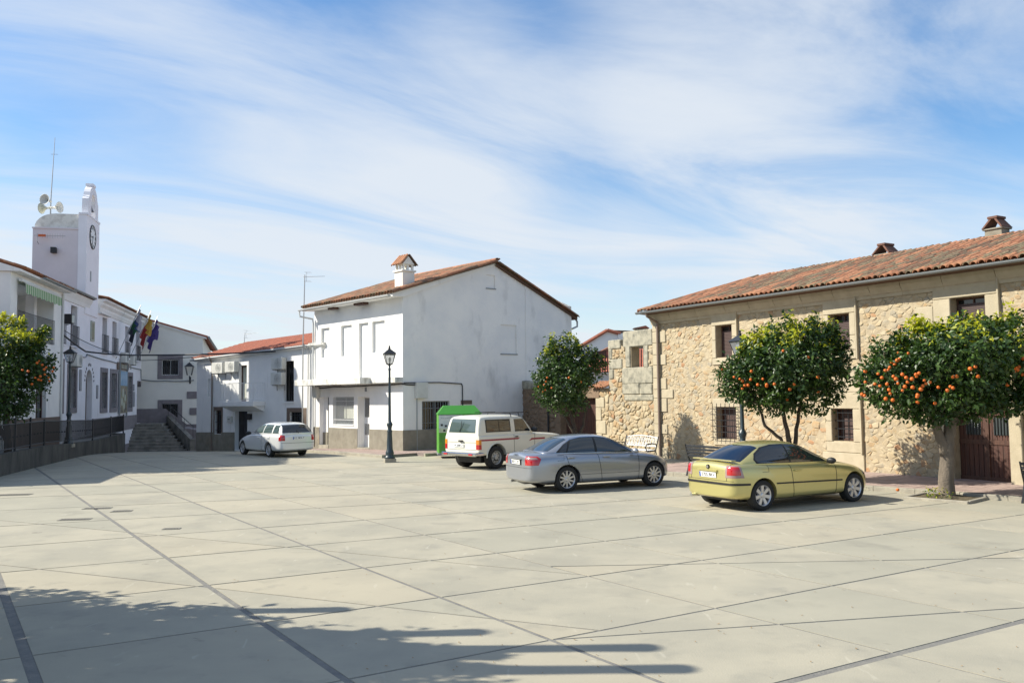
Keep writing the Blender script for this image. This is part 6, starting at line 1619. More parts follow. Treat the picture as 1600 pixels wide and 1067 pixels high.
P += win2([(-.16, .998), (.02, .995), (.16, 1.245), (.02, 1.17), (-.14, 1.03)], eps=.008)+win2([(.06, .995), (.86, .982), (.90, 1.338), (.55, 1.334), (.25, 1.285)], eps=.008, m=gA)+win2([(.93, .98), (1.95, .966), (1.80, 1.07), (1.50, 1.24), (1.27, 1.32), (.96, 1.338)], eps=.008, m=gA)
P += [('rear_window', 'cabin', .004, [(-.60, 1.035), (.60, 1.035), (.49, 1.30), (.38, 1.335), (-.38, 1.335), (-.49, 1.30)], -1.2, .2, 'x', mat('saloon_rear_glass', (.030, .042, .052), .03, spec=.9, coat=.6), None), ('windscreen', 'cabin', .004, [(-.66, .95), (.66, .95), (.50, 1.32), (-.50, 1.32)], 1.25, 2.6, 'x', M_carglass, None)]
P += both('tail_light', 'body', .006, [(-1.2, .70), (-.80, .70), (-.72, .86), (-.80, .925), (-1.2, .93)], M_tail, .52, 1.0)
P += both('tail_light_lens', 'body', .010, [(-1.2, .845), (-.80, .845), (-.84, .90), (-1.2, .91)], M_tailc, .55, .80)
P += both('panel_gap', 'body', .003, polyline([(.45, .25), (.30, .55), (.05, .66), (-.02, .92)], .005), M_trim)+both('panel_gap', 'body', .003, line((1.02, .25), (.92, .94)), M_trim)+both('panel_gap', 'body', .003, line((2.14, .25), (2.16, .90)), M_trim)+both('panel_gap', 'body', .003, line((.35, .43), (2.14, .43), .004), M_trim)
P += [('panel_gap', 'body', .003, [(-.74, .625), (.74, .625), (.74, .633), (-.74, .633)], -1.3, -.6, 'x', M_trim, None), ('plate_recess', 'body', .005, [(-.32, .69), (.32, .69), (.32, .83), (-.32, .83)], -1.3, -.8, 'x', M_trim, None)]
P += both('headlight', 'body', .005, [(3.05, .62), (3.6, .58), (3.6, .70), (3.12, .77)], M_chrome, .35, 1)
P += both('fuel_flap_gap', 'body', .003, polyline([(-.28, .80), (-.10, .80), (-.08, .93), (-.26, .93)], .004), M_trim)
A['patches'] = P
Ma = carM((886, 768.5), (1013.5, 760), -1, .81)
audi = build_car('silver blue four door saloon parked in the middle of the row of cars', M_silver, Ma, A)
plate_obj(audi, -1.055, .76, '5073 CZC', rot=-4)
mb = MB()
for y in (-.09, -.03, .03, .09): mb.lathe([(.048, -1.035), (.048, -1.028), (.038, -1.03)], 14, T(0, y, .91), 'x', cap=False)
mb.build('badge', M_chrome, audi, local=True)
mb = MB(); mb.box(-1.07, -1.03, -.33, .33, .835, .85); mb.build('boot_trim', M_silver, audi, local=True)
mirrors(audi, 2.0, .82, .97, M_silver, .85); handle(audi, .12, .868, .86, M_silver); handle(audi, 1.16, .868, .85, M_silver)
mb = MB(); mb.lathe([(.02, -.8), (.05, -.78), (.12, -.6), (.12, -.2), (.05, -.1)], 10, T(0, .45, .24), 'x'); mb.tube([(-.95, .5, .22), (-.6, .5, .25)], .03, 8); mb.build('exhaust', M_galv, audi, local=True)

# ---- cream off-road estate
Pt = dict(r=.385, wb=2.65, hw=.86, tw=.25, spokes=8, rimkind='steel', mrim=M_steelrim, arch=1.2, inset=.02)
def bsec(x, zb, w, zs_, zt=None, wt=None): 
    zt = zt or zs_+.02; return (x, [(0, zb), (w*.8, zb), (w*.985, zb+.02), (w, zb+.12), (w, zs_-.30), (w*.99, zs_-.05), (w*.955, zs_), (w*.5, zt), (0, zt)])
Pt['body'] = [bsec(-.83, .62, .84, 1.14), bsec(-.81, .50, .855, 1.15), bsec(-.6, .46, .865, 1.15), bsec(0, .46, .868, 1.15), bsec(.9, .44, .868, 1.15), bsec(1.75, .44, .866, 1.15), bsec(2.0, .44, .865, 1.13, 1.16), bsec(2.6, .46, .85, 1.09, 1.13), bsec(3.2, .50, .82, 1.05, 1.10), bsec(3.32, .52, .81, 1.03, 1.07), bsec(3.35, .56, .79, 1.0, 1.02)]
def pc(x, zb, wb_, wr, zr): return (x, [(0, zb-.1), (wb_*.93, zb-.1), (wb_, zb), (wb_*.6+wr*.4, zb+(zr-zb)*.42), (wr+.015, zr-.09), (wr-.05, zr-.012), (wr*.5, zr+.022), (0, zr+.03)])
Pt['cabin'] = [pc(-.815, 1.12, .81, .76, 1.19), pc(-.80, 1.12, .825, .75, 1.30), pc(-.69, 1.12, .83, .74, 1.72), pc(-.62, 1.12, .83, .74, 1.765), pc(-.3, 1.12, .83, .74, 1.785), pc(.4, 1.12, .83, .74, 1.785), pc(1.1, 1.12, .83, .735, 1.775), pc(1.35, 1.12, .83, .73, 1.75), pc(1.50, 1.12, .825, .735, 1.66), pc(1.80, 1.12, .81, .75, 1.34), pc(1.92, 1.12, .80, .75, 1.18)]
P = both('window_trim', 'cabin', .004, [(-.46, 1.235), (.72, 1.235), (.72, 1.66), (-.46, 1.66)], M_trim)
P += win2([(-.42, 1.27), (.14, 1.27), (.14, 1.63), (-.42, 1.63)], eps=.008, m=M_carglass)+win2([(.17, 1.27), (.68, 1.27), (.68, 1.63), (.17, 1.63)], eps=.008, m=M_carglass)
P += win2([(.92, 1.225), (1.70, 1.225), (1.38, 1.65), (.92, 1.65)], eps=.006, m=M_carglass)
P += [('rear_window', 'cabin', .005, [(-.66, 1.23), (.66, 1.23), (.60, 1.69), (-.60, 1.69)], -1.0, -.55, 'x', M_carglass_g, None), ('windscreen', 'cabin', .005, [(-.68, 1.2), (.68, 1.2), (.62, 1.68), (-.62, 1.68)], 1.4, 2.2, 'x', M_carglass, None)]
P += both('side_stripe', 'body', .003, [(-.79, .955), (1.02, .955), (1.12, 1.01), (-.79, 1.01)], M_stripe)+both('side_stripe', 'body', .003, [(1.55, .87), (1.7, .97), (2.4, .97), (2.4, .91), (1.75, .91)], M_stripe)
P += both('panel_gap', 'body', .003, line((.83, .50), (.83, 1.13), .007), M_trim)+both('panel_gap', 'body', .003, line((1.82, .50), (1.88, 1.13), .007), M_trim)
P += [('panel_gap', 'body', .003, [(-.7, .66), (.7, .66), (.7, .672), (-.7, .672)], -1, -.6, 'x', M_trim, None), ('panel_gap', 'body', .003, [(-.7, .90), (.7, .90), (.7, .908), (-.7, .908)], -1, -.6, 'x', M_trim, None)]
P += both('tail_light', 'body', .012, [(-1, .68), (-.72, .68), (-.72, .84), (-1, .84)], M_tail, .72, 1)+both('tail_light_lens', 'body', .012, [(-1, .845), (-.72, .845), (-.72, 1.0), (-1, 1.0)], M_amber, .72, 1)
Pt['patches'] = P
pa = ground(775, 732.5); hd = Vector((.70, .714, 0)).normalized(); l = Vector((-hd.y, hd.x, 0)); oo = Vector((pa.x, pa.y, 0))+l*.80
Mp = Matrix((hd, l, Vector((0, 0, 1)))).transposed().to_4x4(); Mp.translation = oo
pat = build_car('cream white two door off road car with red side stripe beside the green container', M_cream, Mp, Pt)
plate_obj(pat, -.852, .80, 'M 2088 LT', y=.12, w=.5, h=.11, rot=0, band=False)
mb = MB(); mb.smooth = False; mb.bbox(-1.0, -.84, -.86, .86, .46, .58, .03); mb.bbox(-.98, -.6, -.88, -.80, .46, .58, .03); mb.bbox(-.98, -.6, .80, .88, .46, .58, .03); mb.build('rear_bumper', M_chrome, pat, local=True)
for y in (-.62, .62): mb = MB(); mb.box(-1.012, -1.0, y-.09, y+.09, .49, .55); mb.build('reflector', M_tail, pat, local=True)
mb = MB(); mb.bbox(-.90, -.84, -.1, .1, .93, .98, .01); mb.build('door_handle', M_trim, pat, local=True); mb = MB(); mb.tube([(-.83, .1, 1.25), (-.80, .02, 1.45), (-.79, .02, 1.62)], .01, 5); mb.build('rear_wiper', M_trim, pat, local=True)
mb = MB()
for x in (.75, 1.15): mb.tube([(x, -.80, 1.73), (x, -.74, 1.86), (x, .74, 1.86), (x, .80, 1.73)], .016, 6)
mb.tube([(.45, -.70, 1.87), (1.45, -.70, 1.87)], .016, 6); mb.tube([(.45, .70, 1.87), (1.45, .70, 1.87)], .016, 6); mb.build('roof_rack', M_trim, pat, local=True)
mirrors(pat, 1.72, .87, 1.27, M_trim, 1.1); mb = MB(); mb.box(-.5, 3.0, -.4, .4, .38, .5); mb.lathe([(.1, -.82), (.1, .82)], 10, T(0, 0, .37), 'y'); mb.build('axle', M_trim, pat, local=True)
handle(pat, .95, .87, 1.05, M_trim, .14)
for x, s in ((0, 1), (2.65, 1)):
    mb = MB(); k = 14
    for sg in (-1, 1): mb.tube([(x+.475*math.cos(PI*i/k), sg*.862, .395+.475*math.sin(PI*i/k)) for i in range(k+1)], .022, 6)
    mb.build('wheel_arch_lip', M_cream, pat, local=True)

# ---- silver estate facing away to the left
X = dict(r=.30, wb=2.54, hw=.85, tw=.19, spokes=7, rimkind='split', mrim=M_alloy)
X['body'] = [sec(-1.08, .36, .55, .52, .56, .80, .54, .84, .86), sec(-1.06, .30, .74, .56, .74, .90, .70, .93, .96), sec(-.9, .26, .82, .57, .82, .945, .76, .96, .98), sec(-.4, .23, .845, .58, .835, .95, .78, .96, .98), sec(0, .22, .85, .58, .84, .945, .78, .955, .97),
             sec(.6, .20, .848, .56, .838, .93, .78, .94, .95), sec(1.2, .20, .848, .56, .835, .915, .78, .925, .94), sec(1.75, .20, .848, .56, .83, .90, .76, .92, .93), sec(2.1, .21, .85, .56, .82, .88, .70, .91, .93), sec(2.55, .22, .84, .55, .79, .82, .62, .86, .885), sec(2.95, .22, .79, .52, .73, .72, .54, .75, .775), sec(3.18, .24, .68, .48, .62, .60, .44, .62, .64), sec(3.26, .30, .52, .44, .5, .52, .38, .54, .55)]
X['cabin'] = [csec(-1.03, .95, .68, .62, 1.0, .01), csec(-1.0, .95, .72, .62, 1.07, .02), csec(-.88, .95, .765, .62, 1.26, .03), csec(-.72, .94, .775, .61, 1.40, .03), csec(-.3, .94, .78, .60, 1.425, .03), csec(.4, .93, .785, .60, 1.43, .03), csec(.95, .92, .785, .595, 1.405, .03),
              csec(1.3, .92, .78, .60, 1.31, .03), csec(1.7, .91, .76, .61, 1.13, .03), csec(2.1, .90, .71, .60, .95, .02), csec(2.2, .89, .66, .58, .91, .01)]
P = win2([(-.78, 1.0), (-.25, 1.0), (-.25, 1.33), (-.66, 1.33)], eps=.005, m=M_carglass_g)+win2([(-.15, 1.0), (.62, .99), (.60, 1.35), (-.12, 1.345)], eps=.005, m=M_carglass_g)+win2([(.68, .99), (1.72, .96), (1.5, 1.12), (1.2, 1.28), (.95, 1.345), (.68, 1.35)], eps=.005, m=M_carglass_g)
P += [('rear_window', 'cabin', .005, [(-.68, 1.02), (.68, 1.02), (.56, 1.35), (-.56, 1.35)], -1.2, -.6, 'x', M_carglass, None), ('windscreen', 'cabin', .005, [(-.66, .95), (.66, .95), (.54, 1.35), (-.54, 1.35)], 1.15, 2.4, 'x', M_carglass, None)]
P += both('tail_light', 'body', .008, [(-1.3, .70), (-.90, .70), (-.90, .93), (-1.3, .93)], M_tail, .60, 1)
P += both('panel_gap', 'body', .003, line((.62, .25), (.64, .93)), M_trim)+both('panel_gap', 'body', .003, polyline([(.25, .25), (.2, .5), (-.1, .66), (-.18, .93)], .005), M_trim)+both('side_moulding', 'body', .012, [(.35, .48), (2.15, .46), (2.15, .51), (.35, .53)], M_lsilver)
P += [('panel_gap', 'body', .003, [(-.74, .60), (.74, .60), (.74, .612), (-.74, .612)], -1.3, -.6, 'x', M_trim, None)]
X['patches'] = P
xa = ground(420.8, 714); hd = Vector((-.66, .75, 0)).normalized(); l = Vector((-hd.y, hd.x, 0)); oo = Vector((xa.x, xa.y, gz(xa.x, xa.y)))-l*.77
Mx_ = Matrix((hd, l, Vector((0, 0, 1)))).transposed().to_4x4(); Mx_.translation = oo
est = build_car('light silver estate car parked by the red roofed house', M_lsilver, Mx_, X)
plate_obj(est, -1.10, .80, 'CC 9876 P', w=.52, h=.11); mirrors(est, 1.72, .82, .97, M_trim, .95); handle(est, .0, .85, .80, M_lsilver); handle(est, .85, .85, .80, M_lsilver)
mb = MB(); mb.tube([(-1.1, 0, 1.0), (-1.03, .03, 1.15)], .012, 5); mb.build('rear_wiper', M_trim, est, local=True)
# ================================================================ TREES
def leaf_mat(name, c, c2, tr=.25):
    m = mat(name, c, .42, c2, 1.5, 1, spec=.5); t = m.node_tree; b = t.nodes['Principled BSDF']
    ts = t.nodes.new('ShaderNodeBsdfTranslucent'); ts.inputs[0].default_value = (c[0]*1.6, c[1]*1.7, c[2]*1.0, 1)
    mx = t.nodes.new('ShaderNodeMixShader'); mx.inputs[0].default_value = tr; o = t.nodes['Material Output']
    t.links.new(b.outputs[0], mx.inputs[1]); t.links.new(ts.outputs[0], mx.inputs[2]); t.links.new(mx.outputs[0], o.inputs[0]); return m
M_leaf = leaf_mat('orange_leaf_dark', (.022, .050, .012), (.036, .072, .014)); M_leaf2 = leaf_mat('orange_leaf_mid', (.052, .10, .018), (.075, .13, .022)); M_leafy = leaf_mat('young_leaf_yellow', (.46, .44, .03), (.30, .34, .03), .4)
M_bark = mat('orange_bark', (.19, .155, .12), .95, (.11, .09, .07), 7, 1, bump=.8, bscale=22, stretch=(1, 1, .3)); M_barkd = mat('dark_bark', (.08, .06, .045), .95, (.05, .04, .03), 7, 1, bump=.6, bscale=22)
M_orange = mat('orange_fruit', (.62, .14, .01), .5, (.50, .095, .008), 20, 1, bump=.1, bscale=200)
def leaf_cloud(name, clumps, nleaf, size, mats, parent, seed, density_shell=.55, sprigs=0, yellow=0.08):
    """clumps: list of (center, radii) in thing-local metres; leaves are small folded quads"""
    rg = np.random.default_rng(seed); vol = np.array([r[0]*r[1]*r[2] for c, r in clumps])**.75; cnt = np.maximum(20, (nleaf*vol/vol.sum())).astype(int)
    P = []; Nn = []
    for (c, r), k in zip(clumps, cnt):
        d = rg.normal(size=(k, 3)); d /= np.linalg.norm(d, axis=1)[:, None]; rad = rg.uniform(density_shell, 1.03, k)**.6
        lump = np.array([mnoise.noise(Vector(q)*3.1+Vector((c[0]*3+seed, c[1]*3, c[2]*3))) for q in d]); rad *= 1+.68*lump; keep = rg.random(k) < np.clip(.72+2.5*lump, .04, 1); d = d[keep]; rad = rad[keep]
        P.append(np.array(c)+d*rad[:, None]*np.array(r)); Nn.append(d)
    for (c, r), k in zip(clumps, cnt):       # sprigs that stand out of the crown
        if sprigs:
            for _ in range(int(sprigs*min(1.6, r[0]*1.3))+1):
                d0 = rg.normal(size=3); d0[2] = abs(d0[2])*1.1-.25; d0 /= np.linalg.norm(d0); L_ = rg.uniform(.12, .34); m_ = int(rg.integers(14, 30))
                tt = rg.uniform(-.6, 1, m_)[:, None]; up_ = d0*.6+np.array([0, 0, .55]); q = np.array(c)+d0*np.array(r)+up_*L_*tt+rg.normal(size=(m_, 3))*.045
                P.append(q); Nn.append(np.repeat(d0[None], m_, 0))
    P = np.concatenate(P); Nn = np.concatenate(Nn); n = len(P)
    # twigs: leaves come in small sprays
    spr = rg.normal(size=(n, 3))*.03; P = P+spr
    nrm = Nn*.5+rg.normal(size=(n, 3))*.7+np.array([0, 0, .5]); nrm /= np.linalg.norm(nrm, axis=1)[:, None]
    t = rg.normal(size=(n, 3))+Nn*.6-np.array([0, 0, .35]); t -= nrm*(t*nrm).sum(1)[:, None]; t /= np.linalg.norm(t, axis=1)[:, None]
    b = np.cross(nrm, t); L = size*rg.uniform(.7, 1.3, n); Wd = L*.26
    V = np.empty((n, 6, 3)); 
    V[:, 0] = P; V[:, 1] = P+t*(L*.45)[:, None]+b*Wd[:, None]+nrm*(L*.10)[:, None]; V[:, 2] = P+t*L[:, None]-nrm*(L*.12)[:, None]
    V[:, 3] = P+t*(L*.45)[:, None]-b*Wd[:, None]+nrm*(L*.10)[:, None]; V[:, 4] = P+t*(L*.45)[:, None]
    V = V[:, :5]; fc = np.array([[0, 1, 4, 4], [0, 4, 3, 3]])
    # two quads: (0,1,2,4) and (0,4,2,3)
    base = (np.arange(n)*5)[:, None]
    F4 = np.concatenate([base+np.array([[0, 1, 2, 4]]), base+np.array([[0, 4, 2, 3]])], axis=1).reshape(-1, 4)
    zmin, zmax = P[:, 2].min(), P[:, 2].max(); h = (P[:, 2]-zmin)/(zmax-zmin)
    nz = np.array([mnoise.noise(Vector(p)*1.6+Vector((seed, 0, 0))) for p in P])
    mi = (rg.random(n) < .35+.4*nz).astype(int)
    y = (rg.random(n) < yellow*np.clip((h-.6)*3.2, 0, 1)*(.25+9*np.clip(nz, 0, 1))*3.2); mi[y] = 2
    me = bpy.data.meshes.new(name); me.vertices.add(n*5); me.vertices.foreach_set('co', V.reshape(-1)); me.loops.add(len(F4)*4); me.loops.foreach_set('vertex_index', F4.reshape(-1))
    me.polygons.add(len(F4)); me.polygons.foreach_set('loop_start', np.arange(len(F4))*4); me.polygons.foreach_set('material_index', np.repeat(mi, 2)); 
    for m in mats: me.materials.append(m)
    me.update(calc_edges=True); me.validate(); return link_mesh(name, me, parent)
def orange_mesh():
    mb = MB(); mb.smooth = True; n = 8; mb.lathe([(.001, -.040), (.022, -.034), (.037, -.017), (.041, .002), (.036, .020), (.02, .034), (.004, .037)], 9); return mb.mesh('orange', M_orange)
ORM = orange_mesh()
def jitter_path(a, b, k, j, rnd):
    a, b = Vector(a), Vector(b); L = (b-a).length; return [a.lerp(b, i/k)+Vector([rnd.uniform(-j, j)*L for _ in range(3)])*(0 if i in (0, k) else 1) for i in range(k+1)]
def orange_tree(base, label, clumps, limbs, nleaf, oranges, seed, bark=M_bark, shoots=(), size=.125, yellow=.08, trunk_r=.13, pit=True):
    rnd = random.Random(seed); t = thing('orange_tree', label, 'tree', T(*base), 'orange trees around the square')
    mb = MB(); mb.smooth = True
    for pts, r0, r1 in limbs:
        P = [Vector(pts[0])]
        for a, b in zip(pts[:-1], pts[1:]): P += jitter_path(a, b, 4, .03, rnd)[1:]
        k = len(P); mb.tube(P, [r0+(r1-r0)*i/(k-1) for i in range(k)], 9)
    trunk_top = Vector(limbs[0][0][-1])
    for c, r in clumps:       # twigs into every clump
        for _ in range(3):
            e = Vector(c)+Vector((rnd.uniform(-1, 1)*r[0], rnd.uniform(-1, 1)*r[1], rnd.uniform(-.6, .9)*r[2]))*.7; s = min((Vector(l[0][-1]) for l in limbs), key=lambda q: (q-e).length)
            P = jitter_path(s, e, 4, .06, rnd); mb.tube(P, [.028, .022, .016, .011, .005], 5)
    mb.build('trunk', bark, t, local=True)
    cr = leaf_cloud('crown', clumps, nleaf, size, [M_leaf, M_leaf2, M_leafy], t, seed, sprigs=17 if nleaf > 5000 else 4, yellow=yellow)
    if shoots:
        cl = []
        for (x, y, z, h) in shoots:
            for i in range(5): cl.append(((x+rnd.uniform(-.04, .04), y, z+h*i/5), (.10*(1-i*.12), .10*(1-i*.12), .12)))
        leaf_cloud('young_shoots', cl, 90*len(cl)//2, size*.9, [M_leaf2, M_leafy, M_leafy], t, seed+50, yellow=.9)['kind'] = 'stuff'
    for (x, y, z) in oranges:
        o = bpy.data.objects.new('orange', ORM); COL.objects.link(o); o.parent = t; s = rnd.uniform(.78, 1.18); o.matrix_local = T(x, y, z) @ Matrix.Scale(s, 4) @ Matrix.Rotation(rnd.uniform(0, 3), 4, 'X')
    return t
def local_at(base, px, py, dy=0.0):
    """tree-local point seen at pixel px,py, dy metres behind the trunk plane"""
    p = at_depth(px, py, base[1]+dy); return (p.x-base[0], p.y-base[1], p.z-base[2])
def tree_from_px(base, label, blobs, limbs_px, nleaf, oranges_px, seed, shoots_px=(), **kw):
    rnd = random.Random(seed*3+1); cl = []; mpp = base[1]/1356
    for (px, py, rx, ry, dy) in blobs:
        c = local_at(base, px, py, dy); cl.append((c, (rx*mpp*.88, rx*mpp*.84, ry*mpp*.87)))
    limbs = [([local_at(base, x, y, d) for x, y, d in pts], r0, r1) for pts, r0, r1 in limbs_px]
    orr = []
    for (px, py) in oranges_px:   # put the fruit on the camera side surface of the crown
        best = 0
        for (bx, by, rx, ry, dy) in blobs:
            q = 1-((px-bx)/rx)**2-((py-by)/ry)**2
            if q > 0: best = max(best, 0-dy+math.sqrt(q)*rx*mpp*.95)
        orr.append(local_at(base, px, py, -(best if best else .3)+rnd.uniform(-.04, .09)))
    sh = [local_at(base, x, y, d)+(h*mpp,) for x, y, d, h in shoots_px]
    return orange_tree(base, label, cl, limbs, nleaf, orr, seed, shoots=sh, **kw)
b3 = ground(1480, 779)
OR3 = [(1393,566),(1402,563),(1398,569),(1405,561),(1388,578),(1352,580),(1372,584),(1378,590),(1383,579),(1396,588),(1400,592),(1403,599),(1416,590),(1418,597),(1414,604),(1426,605),(1431,585),(1436,583),(1432,588),(1444,594),(1447,599),(1453,597),(1442,603),(1439,608),(1434,617),(1433,620),(1389,609),(1391,615),(1352,597),(1351,618),(1347,616),(1390,574),(1384,623),(1395,625),(1516,576),(1524,573),(1489,589),(1495,588),(1590,578),(1588,576),(1585,581),(1592,573),(1485,604),(1489,606),(1574,601),(1528,588),(1404,551),(1419,552),(1461,630),(1434,628),(1367,600),(1375,603),(1410,610),(1386,600),(1598,560),(1480,610),(1466,605),(1410,585),(1425,592),(1598,585)]
tree_from_px(b3, 'largest orange tree, full of oranges, in front of the dark plank door at the right',
  [(1475,590,95,60,0), (1400,590,55,45,.1), (1550,580,75,58,0), (1600,585,60,55,.2), (1440,540,50,35,.1), (1520,535,60,36,.2), (1580,530,50,36,.1), (1480,630,70,32,-.1), (1540,628,60,26,0), (1415,628,50,28,-.1), (1370,600,30,28,0), (1625,570,45,50,.1), (1500,560,80,50,-.5), (1470,580,70,50,.6), (1640,600,40,40,0), (1455,650,26,18,-.3), (1390,560,34,26,.1), (1590,622,40,22,-.1)],
  [([(1480,782,0),(1479,765,0),(1478,740,0),(1480,700,0),(1484,668,.0),(1488,640,.05)], .19, .12), ([(1479,715,0),(1466,675,-.05),(1455,635,-.1),(1440,600,-.1)], .12, .05), ([(1484,665,0),(1500,640,.1),(1530,600,.1),(1560,570,.1)], .13, .04), ([(1484,650,0),(1480,610,.2),(1470,560,.2)], .10, .03)],
  27000, OR3, 11, shoots_px=[(1437,518,0,24),(1452,520,.1,20),(1408,540,0,18),(1490,520,.1,22),(1515,515,0,20),(1535,512,0,22),(1560,510,0,16),(1585,505,.1,18),(1470,525,0,16)], yellow=.11)
b2 = Vector((7.45, 23.1, 0.0))
OR2 = [(1263,558),(1147,589),(1156,592),(1160,595),(1164,602),(1169,602),(1173,593),(1174,580),(1192,592),(1198,601),(1198,603),(1234,608),(1278,612),(1278,589),(1230,624),(1210,600),(1128,577),(1168,601),(1241,600),(1224,548),(1184,601),(1160,607)]
tree_from_px(b2, 'round orange tree with few oranges behind the roof of the gold green car',
  [(1225,580,70,55,0), (1180,590,45,42,0), (1275,575,52,50,0), (1305,580,25,32,0), (1235,530,55,34,0), (1200,620,50,26,-.1), (1260,622,48,26,0), (1150,590,28,28,0), (1280,530,34,28,.1), (1190,545,32,28,.1), (1230,575,60,48,-.5), (1225,580,60,45,.6), (1145,612,20,16,-.1), (1298,545,24,24,0)],
  [([(1238,782,0),(1236,740,0),(1234,700,0),(1231,680,0),(1225,650,-.05),(1215,600,0)], .10, .04), ([(1234,715,0),(1220,685,0),(1195,665,0),(1185,630,0)], .055, .03), ([(1240,780,.1),(1240,720,.1),(1244,670,.1),(1252,620,.1)], .085, .035)],
  19000, OR2, 12, shoots_px=[(1160,552,0,18),(1190,542,0,14),(1216,528,0,20),(1240,520,0,24),(1262,530,0,14),(1290,522,0,18),(1302,530,0,14)], yellow=.12, bark=M_barkd)
b1 = Vector((2.5, 32.2, 0.1))
OR1 = [(889,590),(842,604),(850,601),(853,596),(852,609),(848,612),(855,590),(908,597),(862,606)]
tree_from_px(b1, 'smallest orange tree, upright, in front of the brown yard door',
  [(882,600,42,44,0), (865,575,28,28,0), (905,575,30,34,0), (885,628,38,20,0), (855,612,24,20,0), (928,580,16,22,0), (880,545,26,22,0), (912,560,18,16,0), (868,550,14,14,0), (890,595,34,36,-.4), (885,600,34,36,.4), (935,570,11,12,0), (845,590,10,12,0)],
  [([(906,722,0),(902,700,0),(897,665,0),(890,640,0),(885,600,0)], .11, .05), ([(900,690,0),(912,665,0),(915,630,0)], .08, .03), ([(899,680,0),(885,655,0),(870,630,0)], .06, .025)],
  10500, OR1, 13, shoots_px=[(864,548,0,32),(865,552,0,20),(901,546,0,22),(905,552,0,14),(885,552,0,10)], yellow=.05, bark=M_barkd)
b0 = Vector((-19.2, 36.0, .35)); b0 = Vector(FT.w(19.6, 2.6, 0)); 
b0 = Vector(FT.w(25.6, 1.15, .88))
OR0 = [(58,567),(61,564),(69,577),(72,574),(70,585),(64,594),(35,578),(44,580),(60,593),(77,595),(55,590),(50,600),(82,580),(66,570),(63,588),(76,590),(84,574)]
tree_from_px(b0, 'dark orange tree in shade at the left edge in front of the railings',
  [(10,590,60,60,0), (-35,600,60,60,0), (35,570,35,40,0), (55,580,30,26,0), (75,575,14,20,0), (20,535,40,28,0), (-10,530,40,30,0), (20,630,36,18,0), (35,545,25,20,-.1), (60,535,12,14,0), (40,600,24,16,0), (-10,640,50,20,0), (50,555,14,16,0)],
  [([(12,716,0),(12,690,0),(10,650,0),(5,600,0)], .14, .07), ([(12,690,0),(-10,650,.1),(-30,600,.1)], .10, .04)],
  17000, OR0, 14, shoots_px=[(73,520,0,10),(20,505,0,12),(35,508,0,12),(5,500,0,10),(62,525,0,6)], yellow=.16, bark=M_barkd)
# tree pit of the nearest tree
tpth = thing('tree_pit', 'square soil pit with stone edging round the nearest orange tree trunk', 'tree pit', T(b3.x, b3.y, 0) @ Matrix.Rotation(math.atan2(kd.y, kd.x), 4, 'Z'))
mb = MB(); nn = 9; S_ = .62
vs = [(-S_+2*S_*i/nn, -S_+2*S_*j/nn, .02+.04*random.random()+.07*math.exp(-((i-4.5)**2+(j-4.5)**2)/6)) for j in range(nn+1) for i in range(nn+1)]
mb.add(vs, [(j*(nn+1)+i, j*(nn+1)+i+1, (j+1)*(nn+1)+i+1, (j+1)*(nn+1)+i) for j in range(nn) for i in range(nn)]); mb.build('soil', M_soil, tpth, local=True)
for i, (x0, x1, y0, y1) in enumerate(((-.7, .7, -.72, -.62), (-.7, .7, .62, .72), (-.72, -.62, -.62, .62), (.62, .72, -.62, .62))):
    mb = MB(); mb.bbox(x0, x1, y0, y1, -.05, .06, .01); mb.build('edging_stone', M_kerb, tpth, local=True)
leaf_cloud('weeds', [((.0, -.3, .12), (.22, .16, .10)), ((-.2, -.3, .14), (.14, .12, .12))], 240, .06, [M_leaf2, M_leafy, M_leafy], tpth, 77, yellow=.4)['kind'] = 'stuff'

# ---- pollarded trees standing left of the view: their shadows lie across the foreground
def pollard(base, label, fingers, seed, tw=True):
    rnd = random.Random(seed); t = thing('pollarded_tree', label, 'tree', T(*base), 'bare pollarded trees left of the square')
    mb = MB(); mb.smooth = True; tips = []
    mb.tube([(0, 0, -.1), (.03, .02, 1.0), (0, .03, 2.2), (.02, 0, 2.9)], [.24, .19, .18, .22], 10)
    for (dx, dy, z1) in fingers:
        k = 6; P = [Vector((0, 0, 2.6))]
        for i in range(1, k+1): s = i/k; P.append(Vector((dx*min(1, s*1.7)+rnd.uniform(-.04, .04), dy*min(1, s*1.7)+rnd.uniform(-.04, .04), 2.6+(z1-2.6)*s**1.05)))
        mb.tube(P, [.24, .23, .20, .16, .13, .12, .14], 8); tips.append(P[-1])
    mb.build('trunk', M_bark, t, local=True)
    if tw:
        mb = MB()
        for tp_ in tips:
            for _ in range(7):
                a = rnd.uniform(0, 2*PI); L = rnd.uniform(.3, .8); mb.tube([tp_, tp_+Vector((math.cos(a)*.3*L, math.sin(a)*.3*L, L*.6)), tp_+Vector((math.cos(a)*.5*L, math.sin(a)*.5*L, L))], [.012, .008, .003], 4)
        mb.build('twigs', M_bark, t, local=True)
    return t
SH = Vector((SUN_DIR.x, SUN_DIR.y))/-SUN_DIR.z      # ground shadow offset per metre of height
def caster(px, py, h):
    g_ = ground(px, py); return Vector((g_.x-SH.x*h, g_.y-SH.y*h))
SHADOW_TIPS = [((535, 953), 5.2), ((745, 988), 5.4), ((1010, 1012), 5.6), ((1075, 1046), 5.6)]
tipsW = [caster(*p, h) for p, h in SHADOW_TIPS]
